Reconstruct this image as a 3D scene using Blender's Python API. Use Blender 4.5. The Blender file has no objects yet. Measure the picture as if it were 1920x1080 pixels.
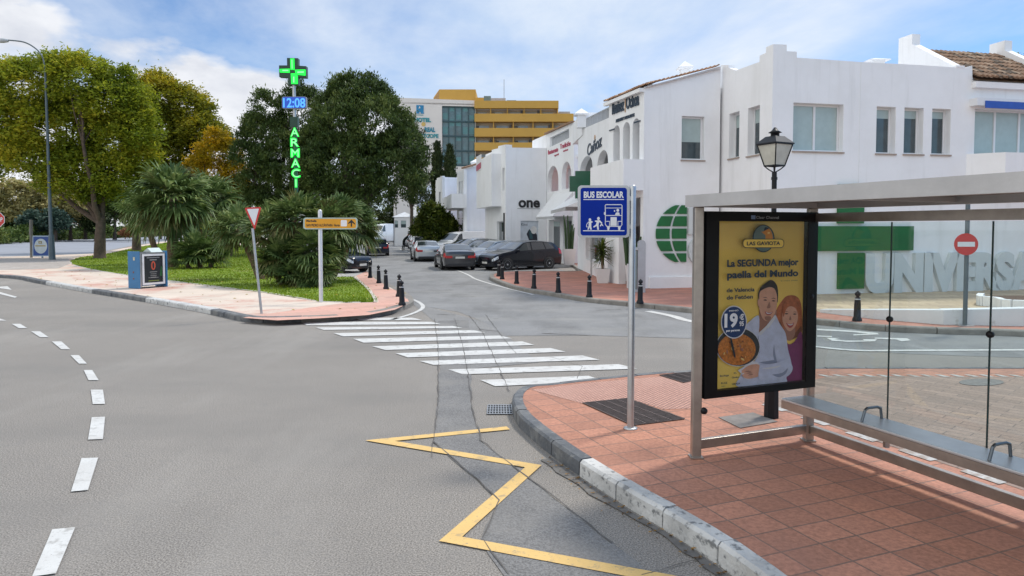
import bpy, bmesh, math, random
import numpy as np
from mathutils import Vector, Matrix
from mathutils.geometry import tessellate_polygon
R = math.radians
rng = random.Random(7)
sc = bpy.context.scene
COL = sc.collection
# ---------------------------------------------------------------- camera
F = 1300.0; HOR = 427.0; PITCH = R(2.5); CH = 2.3
CY = HOR + F*math.tan(PITCH)
cd = bpy.data.cameras.new('camera'); cam = bpy.data.objects.new('camera', cd); COL.objects.link(cam)
cam.location = (0, 0, CH); cam.rotation_euler = (math.pi/2-PITCH, 0, 0)
cd.sensor_width = 36; cd.lens = F/1920*36; cd.shift_y = -(540-CY)/1920; cd.clip_end = 3000; cd.clip_start = 0.05
sc.camera = cam
# ---------------------------------------------------------------- sun and sky
SUN_AZ = math.atan2(0.62, 0.80); SUN_EL = R(56)
SD = Vector((math.cos(SUN_AZ)*math.cos(SUN_EL), math.sin(SUN_AZ)*math.cos(SUN_EL), math.sin(SUN_EL)))
sl = bpy.data.lights.new('sun', 'SUN'); sl.energy = 2.3; sl.angle = R(8); sl.color = (1.0, 0.93, 0.82)
so = bpy.data.objects.new('sun', sl); COL.objects.link(so); so.rotation_euler = (-SD).to_track_quat('-Z', 'Y').to_euler()
sc.view_settings.view_transform = 'Standard'; sc.view_settings.look = 'None'; sc.view_settings.gamma = 1
sc.view_settings.use_curve_mapping = False
sc.view_settings.exposure = 0.36
w = bpy.data.worlds.new('World'); sc.world = w; w.use_nodes = True
nt = w.node_tree; N = nt.nodes; L = nt.links
for n in list(N): N.remove(n)
def wn(t, **k):
    n = N.new(t)
    for a, b in k.items(): setattr(n, a, b)
    return n
out = wn('ShaderNodeOutputWorld'); bg = wn('ShaderNodeBackground'); L.new(bg.outputs[0], out.inputs[0])
bg.inputs[1].default_value = 0.12
sky = wn('ShaderNodeTexSky', sky_type='NISHITA', sun_disc=False, sun_elevation=SUN_EL, sun_rotation=math.pi/2-SUN_AZ)
sky.dust_density = 0.6; sky.ozone_density = 1.6; sky.air_density = 1.0
tc = wn('ShaderNodeTexCoord'); sep = wn('ShaderNodeSeparateXYZ'); L.new(tc.outputs['Generated'], sep.inputs[0])
def wm(op, a, b=None, c=None, clamp=False):
    n = wn('ShaderNodeMath', operation=op, use_clamp=clamp)
    for i, v in enumerate((a, b, c)):
        if v is None: continue
        if isinstance(v, (int, float)): n.inputs[i].default_value = v
        else: L.new(v, n.inputs[i])
    return n.outputs[0]
zc = wm('MAXIMUM', sep.outputs[2], 0.0)
den = wm('ADD', zc, 0.12)
comb = wn('ShaderNodeCombineXYZ'); L.new(wm('DIVIDE', sep.outputs[0], den), comb.inputs[0]); L.new(wm('DIVIDE', sep.outputs[1], den), comb.inputs[1])
def noise(vec, scale, detail=8, rough=.55, dist=0.0, off=(0, 0, 0), sc3=(1, 1, 1)):
    mp = wn('ShaderNodeMapping'); mp.inputs[1].default_value = off; mp.inputs[3].default_value = sc3; L.new(vec, mp.inputs[0])
    n = wn('ShaderNodeTexNoise'); L.new(mp.outputs[0], n.inputs[0]); n.inputs['Scale'].default_value = scale
    n.inputs['Detail'].default_value = detail; n.inputs['Roughness'].default_value = rough; n.inputs['Distortion'].default_value = dist
    return n.outputs[0]
def ramp(v, a, b, c0=(0, 0, 0, 1), c1=(1, 1, 1, 1)):
    r = wn('ShaderNodeValToRGB'); L.new(v, r.inputs[0])
    r.color_ramp.elements[0].position = a; r.color_ramp.elements[0].color = c0
    r.color_ramp.elements[1].position = b; r.color_ramp.elements[1].color = c1
    return r.outputs[0]
n1 = noise(comb.outputs[0], 0.55, 9, .58, .25, (3.1, 1.7, 0), (1, .55, 1))
# more cloud to the left, clearer towards the right
bias = wm('MULTIPLY', sep.outputs[0], -0.17)
d1 = wm('ADD', n1, bias)
thin = ramp(d1, 0.37, 0.58)                       # veil
n2 = noise(tc.outputs['Generated'], 3.4, 10, .52, .15, (2.3, .4, 1.1), (1, 1, 2.1))
low = wm('MULTIPLY_ADD', zc, -0.75, 0.17)         # puffs sit low
puff = ramp(wm('ADD', wm('ADD', n2, low), wm('MULTIPLY', sep.outputs[0], -.14)), 0.57, 0.64)
shade = noise(tc.outputs['Generated'], 4.5, 6, .55, .3, (.7, 2.2, .3), (1, 1, 2.0))
ccol = ramp(shade, 0.38, 0.62, (3.9, 4.1, 4.6, 1), (5.9, 6.0, 6.2, 1))
veil = ramp(noise(comb.outputs[0], 1.3, 7, .6, .2, (5, 2, 0)), 0.3, 0.7, (3.9, 4.65, 5.7, 1), (5.5, 5.75, 6.1, 1))
def wmix(f, a, b):
    m = wn('ShaderNodeMix', data_type='RGBA'); L.new(f, m.inputs[0]); L.new(a, m.inputs[6]); L.new(b, m.inputs[7]); return m.outputs[2]
zen = ramp(sep.outputs[2], 0.34, 0.8, (1.10, 1.10, 1.10, 1), (1.97, 1.82, 1.57, 1))      # extra sky brightness added overhead, above the view, to lift ambient light
beh = ramp(sep.outputs[1], -0.5, 0.15, (1.52, 1.44, 1.31, 1), (1, 1, 1, 1))             # extra brightness added to the unseen sky behind the viewer, to light the walls
tint = wn('ShaderNodeMix', data_type='RGBA', blend_type='MULTIPLY'); tint.inputs[0].default_value = 1; L.new(sky.outputs[0], tint.inputs[6]); tint.inputs[7].default_value = (.50, .66, .84, 1)
def wmul(a, b):
    m = wn('ShaderNodeMix', data_type='RGBA', blend_type='MULTIPLY'); m.inputs[0].default_value = 1; L.new(a, m.inputs[6]); L.new(b, m.inputs[7]); return m.outputs[2]
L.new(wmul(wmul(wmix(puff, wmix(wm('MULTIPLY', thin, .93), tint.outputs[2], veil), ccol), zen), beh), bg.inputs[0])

# ---------------------------------------------------------------- pixel <-> world
fw = Vector((0, math.cos(PITCH), -math.sin(PITCH))); upv = Vector((0, math.sin(PITCH), math.cos(PITCH))); CAM = Vector((0, 0, CH))
def ray(px, py): return Vector((1, 0, 0))*((px-960)/F) + fw + upv*((CY-py)/F)
def G(px, py, z=0.0):
    d = ray(px, py); return CAM + d*((z-CH)/d.z)
def AT(px, py, Y):
    d = ray(px, py); return CAM + d*(Y/d.y)
def PX(x, Y): return (x-960)/F*Y   # approximate

# ---------------------------------------------------------------- materials
MATS = {}
def mat(name, col=(.5, .5, .5), rough=.6, metal=0., var=.12, vs=3., bump=0., bs=60., spec=.5, grime=None, emit=None, coat=0., fine=0., fs=200., layers=()):
    if name in MATS: return MATS[name]
    m = bpy.data.materials.new(name); m.use_nodes = True; MATS[name] = m
    t = m.node_tree; n = t.nodes; l = t.links; b = n['Principled BSDF']
    b.inputs['Roughness'].default_value = rough; b.inputs['Metallic'].default_value = metal
    b.inputs['Specular IOR Level'].default_value = spec; b.inputs['Coat Weight'].default_value = coat
    b.inputs['Coat Roughness'].default_value = .06
    tcn = n.new('ShaderNodeTexCoord')
    no = n.new('ShaderNodeTexNoise'); no.inputs['Scale'].default_value = vs; no.inputs['Detail'].default_value = 6; no.inputs['Roughness'].default_value = .62
    l.new(tcn.outputs['Object'], no.inputs[0])
    rp = n.new('ShaderNodeValToRGB'); l.new(no.outputs[0], rp.inputs[0])
    rp.color_ramp.elements[0].position = .3; rp.color_ramp.elements[1].position = .7
    rp.color_ramp.elements[0].color = [c*(1-var) for c in col]+[1]; rp.color_ramp.elements[1].color = [min(1, c*(1+var)) for c in col]+[1]
    o = rp.outputs[0]
    if fine:
        f = n.new('ShaderNodeTexNoise'); f.inputs['Scale'].default_value = fs; f.inputs['Detail'].default_value = 3; l.new(tcn.outputs['Object'], f.inputs[0])
        fr = n.new('ShaderNodeValToRGB'); l.new(f.outputs[0], fr.inputs[0]); fr.color_ramp.elements[0].position = .35; fr.color_ramp.elements[1].position = .65
        fr.color_ramp.elements[0].color = [1-fine]*3+[1]; fr.color_ramp.elements[1].color = [1+fine]*3+[1]
        mx = n.new('ShaderNodeMix'); mx.data_type = 'RGBA'; mx.blend_type = 'MULTIPLY'; mx.inputs[0].default_value = 1
        l.new(o, mx.inputs[6]); l.new(fr.outputs[0], mx.inputs[7]); o = mx.outputs[2]
    if grime:
        g = n.new('ShaderNodeTexNoise'); g.inputs['Scale'].default_value = grime[1]; g.inputs['Detail'].default_value = 8; g.inputs['Roughness'].default_value = .7
        l.new(tcn.outputs['Object'], g.inputs[0])
        gr = n.new('ShaderNodeValToRGB'); l.new(g.outputs[0], gr.inputs[0]); gr.color_ramp.elements[0].position = grime[2]; gr.color_ramp.elements[1].position = grime[3]
        mx = n.new('ShaderNodeMix'); mx.data_type = 'RGBA'; l.new(gr.outputs[0], mx.inputs[0]); l.new(o, mx.inputs[6]); mx.inputs[7].default_value = list(grime[0])+[1]; o = mx.outputs[2]
    for lc, ls3, lo, hi, amt in layers:
        mpn = n.new('ShaderNodeMapping'); mpn.inputs[3].default_value = ls3; l.new(tcn.outputs['Object'], mpn.inputs[0])
        g = n.new('ShaderNodeTexNoise'); g.inputs['Scale'].default_value = 1; g.inputs['Detail'].default_value = 8; g.inputs['Roughness'].default_value = .62; l.new(mpn.outputs[0], g.inputs[0])
        gr = n.new('ShaderNodeValToRGB'); l.new(g.outputs[0], gr.inputs[0]); gr.color_ramp.elements[0].position = lo; gr.color_ramp.elements[1].position = hi; gr.color_ramp.elements[1].color = (amt, amt, amt, 1)
        mx = n.new('ShaderNodeMix'); mx.data_type = 'RGBA'; l.new(gr.outputs[0], mx.inputs[0]); l.new(o, mx.inputs[6]); mx.inputs[7].default_value = list(lc)+[1]; o = mx.outputs[2]
    l.new(o, b.inputs['Base Color'])
    if bump:
        bn = n.new('ShaderNodeTexNoise'); bn.inputs['Scale'].default_value = bs; bn.inputs['Detail'].default_value = 4; l.new(tcn.outputs['Object'], bn.inputs[0])
        bp = n.new('ShaderNodeBump'); bp.inputs['Strength'].default_value = bump; bp.inputs['Distance'].default_value = .02
        l.new(bn.outputs[0], bp.inputs['Height']); l.new(bp.outputs[0], b.inputs['Normal'])
    if emit:
        b.inputs['Emission Color'].default_value = list(emit[0])+[1]; b.inputs['Emission Strength'].default_value = emit[1]
    return m
def glass(name, col=(.9, .96, .95), rough=.02, tr=.93):
    if name in MATS: return MATS[name]
    m = bpy.data.materials.new(name); m.use_nodes = True; MATS[name] = m; t = m.node_tree; n = t.nodes; l = t.links
    n.remove(n['Principled BSDF']); o = n['Material Output']
    a = n.new('ShaderNodeBsdfTransparent'); a.inputs[0].default_value = list(col)+[1]
    g = n.new('ShaderNodeBsdfGlossy'); g.inputs['Roughness'].default_value = rough
    fr = n.new('ShaderNodeFresnel'); fr.inputs[0].default_value = 1.18 if tr < .9 else 1.30
    ad = n.new('ShaderNodeMath'); ad.operation = 'ADD'; ad.inputs[1].default_value = .004 if tr < .9 else .015; l.new(fr.outputs[0], ad.inputs[0])
    mx = n.new('ShaderNodeMixShader'); l.new(ad.outputs[0], mx.inputs[0]); l.new(a.outputs[0], mx.inputs[1]); l.new(g.outputs[0], mx.inputs[2]); l.new(mx.outputs[0], o.inputs[0])
    return m
def tiles(name, col, mortar, w, h, rot, off=0., ms=.008, var=.14, rough=.75, stain=None, bump=.25, sc=1., fine=.12, squash=None):
    if name in MATS: return MATS[name]
    m = bpy.data.materials.new(name); m.use_nodes = True; MATS[name] = m; t = m.node_tree; n = t.nodes; l = t.links; b = n['Principled BSDF']
    b.inputs['Roughness'].default_value = rough; b.inputs['Specular IOR Level'].default_value = .35
    tcn = n.new('ShaderNodeTexCoord'); mp = n.new('ShaderNodeMapping'); mp.vector_type = 'TEXTURE'; mp.inputs[2].default_value = (0, 0, rot); l.new(tcn.outputs['Object'], mp.inputs[0])
    # slightly crooked joints
    wn_ = n.new('ShaderNodeTexNoise'); wn_.inputs['Scale'].default_value = 1.4; l.new(tcn.outputs['Object'], wn_.inputs[0])
    va = n.new('ShaderNodeVectorMath'); va.operation = 'MULTIPLY_ADD'; va.inputs[1].default_value = (.02, .02, 0); l.new(wn_.outputs[1], va.inputs[0]); l.new(mp.outputs[0], va.inputs[2])
    br = n.new('ShaderNodeTexBrick'); br.offset = off; br.inputs['Scale'].default_value = 1; br.inputs['Brick Width'].default_value = w; br.inputs['Row Height'].default_value = h
    br.inputs['Mortar Size'].default_value = ms; br.inputs['Mortar Smooth'].default_value = .3; br.inputs['Bias'].default_value = 0
    l.new(va.outputs[0], br.inputs[0])
    br.inputs['Color1'].default_value = [c*(1-var) for c in col]+[1]; br.inputs['Color2'].default_value = [c*(1+var) for c in col]+[1]; br.inputs['Mortar'].default_value = list(mortar)+[1]
    o = br.outputs[0]
    f = n.new('ShaderNodeTexNoise'); f.inputs['Scale'].default_value = 28; f.inputs['Detail'].default_value = 8; f.inputs['Roughness'].default_value = .7; l.new(tcn.outputs['Object'], f.inputs[0])
    fr = n.new('ShaderNodeValToRGB'); l.new(f.outputs[0], fr.inputs[0]); fr.color_ramp.elements[0].position = .3; fr.color_ramp.elements[1].position = .62
    fr.color_ramp.elements[0].color = [1-2*fine]*3+[1]; fr.color_ramp.elements[1].color = [1+fine]*3+[1]
    mx = n.new('ShaderNodeMix'); mx.data_type = 'RGBA'; mx.blend_type = 'MULTIPLY'; mx.inputs[0].default_value = 1; l.new(o, mx.inputs[6]); l.new(fr.outputs[0], mx.inputs[7]); o = mx.outputs[2]
    if stain:
        g = n.new('ShaderNodeTexNoise'); g.inputs['Scale'].default_value = .9; g.inputs['Detail'].default_value = 7; g.inputs['Roughness'].default_value = .65; l.new(tcn.outputs['Object'], g.inputs[0])
        gr = n.new('ShaderNodeValToRGB'); l.new(g.outputs[0], gr.inputs[0]); gr.color_ramp.elements[0].position = .42; gr.color_ramp.elements[1].position = .72
        gr.color_ramp.elements[1].color = (.6, .6, .6, 1)
        mx = n.new('ShaderNodeMix'); mx.data_type = 'RGBA'; l.new(gr.outputs[0], mx.inputs[0]); l.new(o, mx.inputs[6]); mx.inputs[7].default_value = list(stain)+[1]; o = mx.outputs[2]
    l.new(o, b.inputs['Base Color'])
    if bump:
        bp = n.new('ShaderNodeBump'); bp.inputs['Strength'].default_value = bump; bp.inputs['Distance'].default_value = .01; bp.invert = True
        l.new(br.outputs[1], bp.inputs['Height']); l.new(bp.outputs[0], b.inputs['Normal'])
    return m
def leafmat(name, c1, c2, c3=None, tr=.35, vs=.5, rough=.55):
    if name in MATS: return MATS[name]
    m = bpy.data.materials.new(name); m.use_nodes = True; MATS[name] = m; t = m.node_tree; n = t.nodes; l = t.links; b = n['Principled BSDF']
    tcn = n.new('ShaderNodeTexCoord'); no = n.new('ShaderNodeTexNoise'); no.inputs['Scale'].default_value = vs; no.inputs['Detail'].default_value = 3; l.new(tcn.outputs['Object'], no.inputs[0])
    ge = n.new('ShaderNodeNewGeometry')
    ad = n.new('ShaderNodeMath'); ad.operation = 'MULTIPLY_ADD'; ad.inputs[1].default_value = .45; l.new(ge.outputs['Random Per Island'], ad.inputs[0])
    sb = n.new('ShaderNodeMath'); sb.operation = 'MULTIPLY_ADD'; sb.inputs[1].default_value = 1.5; sb.inputs[2].default_value = -.48; l.new(no.outputs[0], sb.inputs[0]); l.new(sb.outputs[0], ad.inputs[2])
    rp = n.new('ShaderNodeValToRGB'); l.new(ad.outputs[0], rp.inputs[0]); e = rp.color_ramp.elements
    e[0].position = .1; e[0].color = list(c1)+[1]; e[1].position = .62; e[1].color = list(c2)+[1]
    if c3: q = e.new(.9); q.color = list(c3)+[1]
    l.new(rp.outputs[0], b.inputs['Base Color']); b.inputs['Roughness'].default_value = rough; b.inputs['Specular IOR Level'].default_value = .3
    tl = n.new('ShaderNodeBsdfTranslucent'); l.new(rp.outputs[0], tl.inputs[0])
    mx = n.new('ShaderNodeMixShader'); mx.inputs[0].default_value = tr; l.new(b.outputs[0], mx.inputs[1]); l.new(tl.outputs[0], mx.inputs[2]); l.new(mx.outputs[0], n['Material Output'].inputs[0])
    return m

# ---------------------------------------------------------------- scene graph helpers
WL = {}      # world location of every object made here (roots may be rotated; parts sit at 0)
def tagset(o, label=None, cat=None, group=None, kind=None):
    if label: o['label'] = label
    if cat: o['category'] = cat
    if group: o['group'] = group
    if kind: o['kind'] = kind
    return o
def thing(name, label, cat, loc=(0, 0, 0), rz=0., group=None):
    o = bpy.data.objects.new(name, None); COL.objects.link(o); o.location = loc; o.rotation_euler = (0, 0, rz)
    o.empty_display_size = .3; WL[o.name] = Vector(loc)
    return tagset(o, label, cat, group)
def copy_tree(o, parent=None):
    c = o.copy(); COL.objects.link(c); c.parent = parent
    for ch in list(o.children): copy_tree(ch, c)
    return c
class MB:
    def __init__(s): s.v = []; s.f = []; s.m = []; s.sm = []
    def add(s, vs, fs, mi=0, smooth=False):
        b = len(s.v); s.v += [tuple(p) for p in vs]
        for f in fs: s.f.append(tuple(b+i for i in f)); s.m.append(mi); s.sm.append(smooth)
    def box(s, c, d, rz=0., mi=0, rx=0., M=None):
        hx, hy, hz = d[0]/2, d[1]/2, d[2]/2
        M = M or (Matrix.Translation(c) @ Matrix.Rotation(rz, 4, 'Z') @ Matrix.Rotation(rx, 4, 'X'))
        vs = [M @ Vector((x*hx, y*hy, z*hz)) for x in (-1, 1) for y in (-1, 1) for z in (-1, 1)]
        s.add(vs, [(0, 1, 3, 2), (4, 6, 7, 5), (0, 4, 5, 1), (2, 3, 7, 6), (0, 2, 6, 4), (1, 5, 7, 3)], mi)
    def beam(s, a, b, wd, h, mi=0):          # rectangular bar from a to b, wd across, h high (vertical bars allowed)
        a = Vector(a); b = Vector(b); d = (b-a); ln = d.length; d.normalize()
        u = Vector((0, 0, 1)) if abs(d.z) < .95 else Vector((0, 1, 0))
        x = d.cross(u).normalized(); u = x.cross(d).normalized()
        vs = []
        for p in (a, b):
            for i, j in ((-1, -1), (1, -1), (1, 1), (-1, 1)): vs.append(p+x*(i*wd/2)+u*(j*h/2))
        s.add(vs, [(3, 2, 1, 0), (4, 5, 6, 7), (0, 1, 5, 4), (1, 2, 6, 5), (2, 3, 7, 6), (3, 0, 4, 7)], mi)
    def tube(s, pts, rad, n=10, mi=0, cap=True, smooth=True):
        pts = [Vector(p) for p in pts]
        if not hasattr(rad, '__len__'): rad = [rad]*len(pts)
        rings = []; px = None
        for i, p in enumerate(pts):
            d = (pts[min(i+1, len(pts)-1)]-pts[max(i-1, 0)]).normalized()
            if px is None:
                a = Vector((0, 0, 1)) if abs(d.z) < .9 else Vector((1, 0, 0)); x = d.cross(a).normalized()
            else: x = (px-d*px.dot(d)).normalized()
            px = x; y = d.cross(x)
            rings.append([p+(x*math.cos(2*math.pi*k/n)+y*math.sin(2*math.pi*k/n))*rad[i] for k in range(n)])
        vs = [q for r in rings for q in r]; fs = []
        for i in range(len(pts)-1):
            for k in range(n): fs.append((i*n+k, i*n+(k+1) % n, (i+1)*n+(k+1) % n, (i+1)*n+k))
        s.add(vs, fs, mi, smooth)
        if cap: s.add(rings[0], [tuple(range(n))[::-1]], mi); s.add(rings[-1], [tuple(range(n))], mi)
    def lathe(s, prof, c=(0, 0, 0), n=16, mi=0, smooth=True, axis=None):
        M = Matrix.Translation(c)
        if axis is not None: M = M @ Vector(axis).to_track_quat('Z', 'Y').to_matrix().to_4x4()
        vs = [M @ Vector((r*math.cos(2*math.pi*k/n), r*math.sin(2*math.pi*k/n), z)) for r, z in prof for k in range(n)]; fs = []
        for i in range(len(prof)-1):
            for k in range(n): fs.append((i*n+k, i*n+(k+1) % n, (i+1)*n+(k+1) % n, (i+1)*n+k))
        s.add(vs, fs, mi, smooth)
        if prof[0][0] > 1e-4: s.add(vs[:n], [tuple(range(n))[::-1]], mi)
        if prof[-1][0] > 1e-4: s.add(vs[-n:], [tuple(range(n))], mi)
    def prism(s, poly, M, t, mi=0, holes=(), back=True, mi_side=None):
        """poly: 2D points; local x,y in M's plane, extruded along +z by t (front face at z=t)."""
        loops = [[Vector((p[0], p[1], 0)) for p in poly]]+[[Vector((p[0], p[1], 0)) for p in h] for h in holes]
        tri = tessellate_polygon(loops); flat = [p for l in loops for p in l]
        if mi_side is None: mi_side = mi
        fs = []
        for a, b, c in tri:
            ar = (flat[b]-flat[a]).cross(flat[c]-flat[a]).z
            fs.append((a, b, c) if ar > 0 else (a, c, b))
        s.add([M @ Vector((p.x, p.y, t)) for p in flat], fs, mi)
        if t != 0:
            if back: s.add([M @ p for p in flat], [f[::-1] for f in fs], mi)
            for li, lp in enumerate(loops):
                n = len(lp); ar = sum(lp[i].x*lp[(i+1) % n].y-lp[(i+1) % n].x*lp[i].y for i in range(n))
                ccw = ar > 0
                if li: ccw = not ccw
                vs = [M @ p for p in lp]+[M @ Vector((p.x, p.y, t)) for p in lp]
                s.add(vs, [((i, (i+1) % n, n+(i+1) % n, n+i) if ccw else (i, n+i, n+(i+1) % n, (i+1) % n)) for i in range(n)], mi_side)
    def build(s, name, mats, parent=None, world=True, kind=None, label=None, cat=None, group=None, bevel=0., origin=None, subd=0):
        me = bpy.data.meshes.new(name); off = Vector((0, 0, 0)); o = bpy.data.objects.new(name, me)
        if parent is not None:
            if world: off = WL[parent.name]
            o.parent = parent; WL[o.name] = WL[parent.name]
        else:
            if origin is None and world:
                arr = np.array(s.v); origin = ((arr[:, 0].min()+arr[:, 0].max())/2, (arr[:, 1].min()+arr[:, 1].max())/2, arr[:, 2].min()) if kind is None else (0, 0, 0)
            off = Vector(origin or (0, 0, 0)); o.location = off; WL[o.name] = off
        me.from_pydata([(a-off.x, b-off.y, c-off.z) for a, b, c in s.v], [], s.f)
        for m in (mats if isinstance(mats, (list, tuple)) else [mats]): me.materials.append(m)
        me.polygons.foreach_set('material_index', s.m); me.polygons.foreach_set('use_smooth', s.sm); me.update()
        COL.objects.link(o)
        if bevel:
            bv = o.modifiers.new('bevel', 'BEVEL'); bv.width = bevel; bv.segments = 2; bv.limit_method = 'ANGLE'; bv.angle_limit = R(50)
        if subd:
            sb = o.modifiers.new('sub', 'SUBSURF'); sb.levels = subd; sb.render_levels = subd
        return tagset(o, label, cat, group, kind)
def frame(o, x, y):
    """matrix with origin o, local x and y axes (world vectors), z = x cross y"""
    x = Vector(x).normalized(); z = x.cross(Vector(y)).normalized(); y = z.cross(x)
    return Matrix(((x.x, y.x, z.x, o[0]), (x.y, y.y, z.y, o[1]), (x.z, y.z, z.z, o[2]), (0, 0, 0, 1)))
def text_mb(txt, size, M, t=0.01, mi=0, bold=0., mb=None, align='LEFT', sx=1., shear=0., fit=None, width=None):
    """text into an MB; M local frame; baseline at y=0; width fits the line to that many metres"""
    cu = bpy.data.curves.new('t', 'FONT'); cu.body = txt; cu.size = size; cu.extrude = t/2; cu.offset = bold; cu.align_x = align; cu.resolution_u = 4; cu.shear = shear
    ob = bpy.data.objects.new('t', cu); COL.objects.link(ob); bpy.context.view_layer.update()
    me = bpy.data.meshes.new_from_object(ob.evaluated_get(bpy.context.evaluated_depsgraph_get()))
    mb = mb or MB(); xs = [v.co.x for v in me.vertices]
    x0, x1 = (min(xs), max(xs)) if xs else (0, 1); k = sx
    if width: k = width/(x1-x0)
    ox = {'LEFT': -x0, 'CENTER': -(x0+x1)/2, 'RIGHT': -x1}[align]
    mb.add([M @ Vector(((v.co.x+ox)*k, v.co.y, v.co.z+t/2)) for v in me.vertices], [tuple(p.vertices) for p in me.polygons], mi)
    bpy.data.objects.remove(ob); bpy.data.curves.remove(cu); bpy.data.meshes.remove(me)
    return mb
# ================================================================= GROUND
def crom(pts, n=6, closed=False):
    P = [Vector(p) for p in pts]; o = []
    for i in range(len(P)-1):
        a = P[max(i-1, 0)]; b = P[i]; c = P[i+1]; d = P[min(i+2, len(P)-1)]
        for k in range(n):
            t = k/n; o.append(.5*((2*b)+(-a+c)*t+(2*a-5*b+4*c-d)*t*t+(-a+3*b-3*c+d)*t**3))
    o.append(P[-1]); return o
def resample(pts, step):
    o = [pts[0]]; acc = 0
    for a, b in zip(pts, pts[1:]):
        ln = (b-a).length; t = step-acc
        while t <= ln: o.append(a+(b-a)*(t/ln)); t += step
        acc = (acc+ln) % step if t > ln else 0
        acc = ln-(t-step)
    return o
def offs(path, d):           # offset to the left of travel by d
    o = []
    for i, p in enumerate(path):
        t = (path[min(i+1, len(path)-1)]-path[max(i-1, 0)]); t.z = 0; t.normalize(); o.append(p+Vector((-t.y, t.x, 0))*d)
    return o
def sheet(name, poly, z, m, bottom=None, kind='structure', **k):
    mb = MB(); M = Matrix.Identity(4); P = [(p[0], p[1]) for p in poly]
    if bottom is None:
        M = Matrix.Translation((0, 0, z)); mb.prism(P, M, 0)
    else:
        mb.prism(P, Matrix.Translation((0, 0, bottom)), z-bottom)
    return mb.build(name, m, kind=kind, origin=(0, 0, 0), **k)
def rough(poly, amp=.05, step=.22):
    P = [Vector((p[0], p[1], 0)) for p in poly]; o = []
    for a, b in zip(P, P[1:]+P[:1]):
        k = max(1, int((b-a).length/step))
        for i in range(k): o.append(a.lerp(b, i/k)+Vector((rng.uniform(-amp, amp), rng.uniform(-amp, amp), 0))*(1 if i else .3))
    return o
def gp(pl, z=0.): return [G(x, y, z) for x, y in pl]

ASPH = mat('asphalt', (.254, .235, .214), .9, var=.08, vs=.35, bump=.6, bs=100, fine=.46, fs=78, spec=.3, layers=[((.20, .19, .178), (.16, .5, 1), .45, .72, .75), ((.34, .32, .295), (.5, .12, 1), .52, .75, .6), ((.10, .097, .095), (2.3, 2.3, 1), .70, .76, .6), ((.21, .20, .19), (6, 6, 1), .55, .72, .5)])
ASPH2 = mat('asphalt_street', (.225, .226, .228), .88, var=.12, vs=.6, bump=.5, bs=80, fine=.22, fs=70, spec=.3, layers=[((.15, .15, .15), (.8, .35, 1), .48, .68, .8), ((.29, .285, .27), (.3, .9, 1), .52, .7, .6), ((.10, .10, .10), (1.8, 1.8, 1), .66, .73, .6)])
ASPHD = mat('asphalt_dark', (.185, .182, .18), .85, var=.10, vs=1.5, bump=.5, bs=90, fine=.3, fs=70, spec=.3, layers=[((.25, .24, .225), (1.2, 1.2, 1), .48, .7, .7)])
ASPHB = mat('asphalt_far', (.26, .275, .31), .75, var=.1, vs=.15, spec=.4)  # blue tint puts the sky's reflection into the road colour
PAINT = mat('road_paint', (.57, .57, .555), .7, var=.05, vs=4, bump=.2, layers=[((.27, .26, .245), (7, 7, 1), .52, .66, .75), ((.50, .49, .47), (1.5, 1.5, 1), .45, .65, .8), ((.22, .21, .2), (45, 45, 1), .60, .68, .8)])
YELL = mat('yellow_paint', (.66, .44, .16), .7, var=.06, vs=5, bump=.2, layers=[((.26, .22, .16), (8, 8, 1), .55, .68, .7), ((.25, .22, .17), (38, 38, 1), .60, .67, .85)])
CRACK = mat('crack', (.11, .103, .097), .95, var=.2)
P1 = Vector((349/F*6.41, 6.41, .15)); P2 = Vector((562/F*6.92, 6.92, .15))
U = (P2-P1); U.z = 0; SW = U.length; U.normalize(); RV = Vector((U.y, -U.x, 0))     # U: front to back of the shelter, RV: along it
TROT = math.atan2(RV.y, RV.x)
RED = tiles('red_paving', (.43, .20, .132), (.20, .13, .10), .27, .335, TROT, ms=.009, var=.16, stain=(.30, .155, .115), fine=.17)
RED2 = tiles('red_paving_far', (.46, .20, .145), (.33, .18, .14), .6, .3, R(20), off=.5, ms=.012, var=.16, stain=(.25, .15, .12), fine=.1)
REDP = tiles('red_paving_pale', (.60, .34, .27), (.42, .26, .21), .8, .4, R(35), off=.5, ms=.012, var=.08, stain=(.5, .36, .30), fine=.08)
BROWN = tiles('brown_paving', (.30, .21, .165), (.16, .12, .10), .42, .14, TROT+R(20), off=.5, ms=.007, var=.16, stain=(.25, .19, .16), fine=.14)
CREAM = mat('cream_paving', (.60, .51, .43), .8, var=.10, vs=.8, bump=.15, bs=8, fine=.06, fs=30, grime=((.52, .30, .24), .42, .50, .60))
BEIGE = tiles('beige_flags', (.52, .40, .27), (.33, .25, .18), .75, .42, R(-12), off=.5, ms=.02, var=.18, stain=(.40, .30, .22), fine=.12)
GRAY = tiles('grey_setts', (.46, .42, .39), (.28, .25, .23), .3, .15, R(10), off=.5, ms=.02, var=.18, stain=(.30, .27, .25))
CONC = mat('concrete', (.36, .35, .33), .85, var=.15, vs=2, bump=.3, bs=40, fine=.1, fs=60)
KDARK = mat('kerb_dark', (.10, .108, .12), .75, var=.25, vs=5, bump=.6, bs=25, layers=[((.19, .19, .185), (2.5, 2.5, 2.5), .45, .62, .8), ((.28, .28, .27), (12, 12, 12), .58, .70, .7)])
KWHITE = mat('kerb_white', (.56, .56, .55), .75, var=.12, vs=5, bump=.6, bs=25, layers=[((.36, .36, .355), (2.5, 2.5, 2.5), .45, .62, .8), ((.13, .135, .14), (11, 11, 14), .55, .64, .85)])
KGREY = mat('kerb_grey', (.22, .205, .185), .85, var=.25, vs=4, bump=.4, bs=30)
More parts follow.
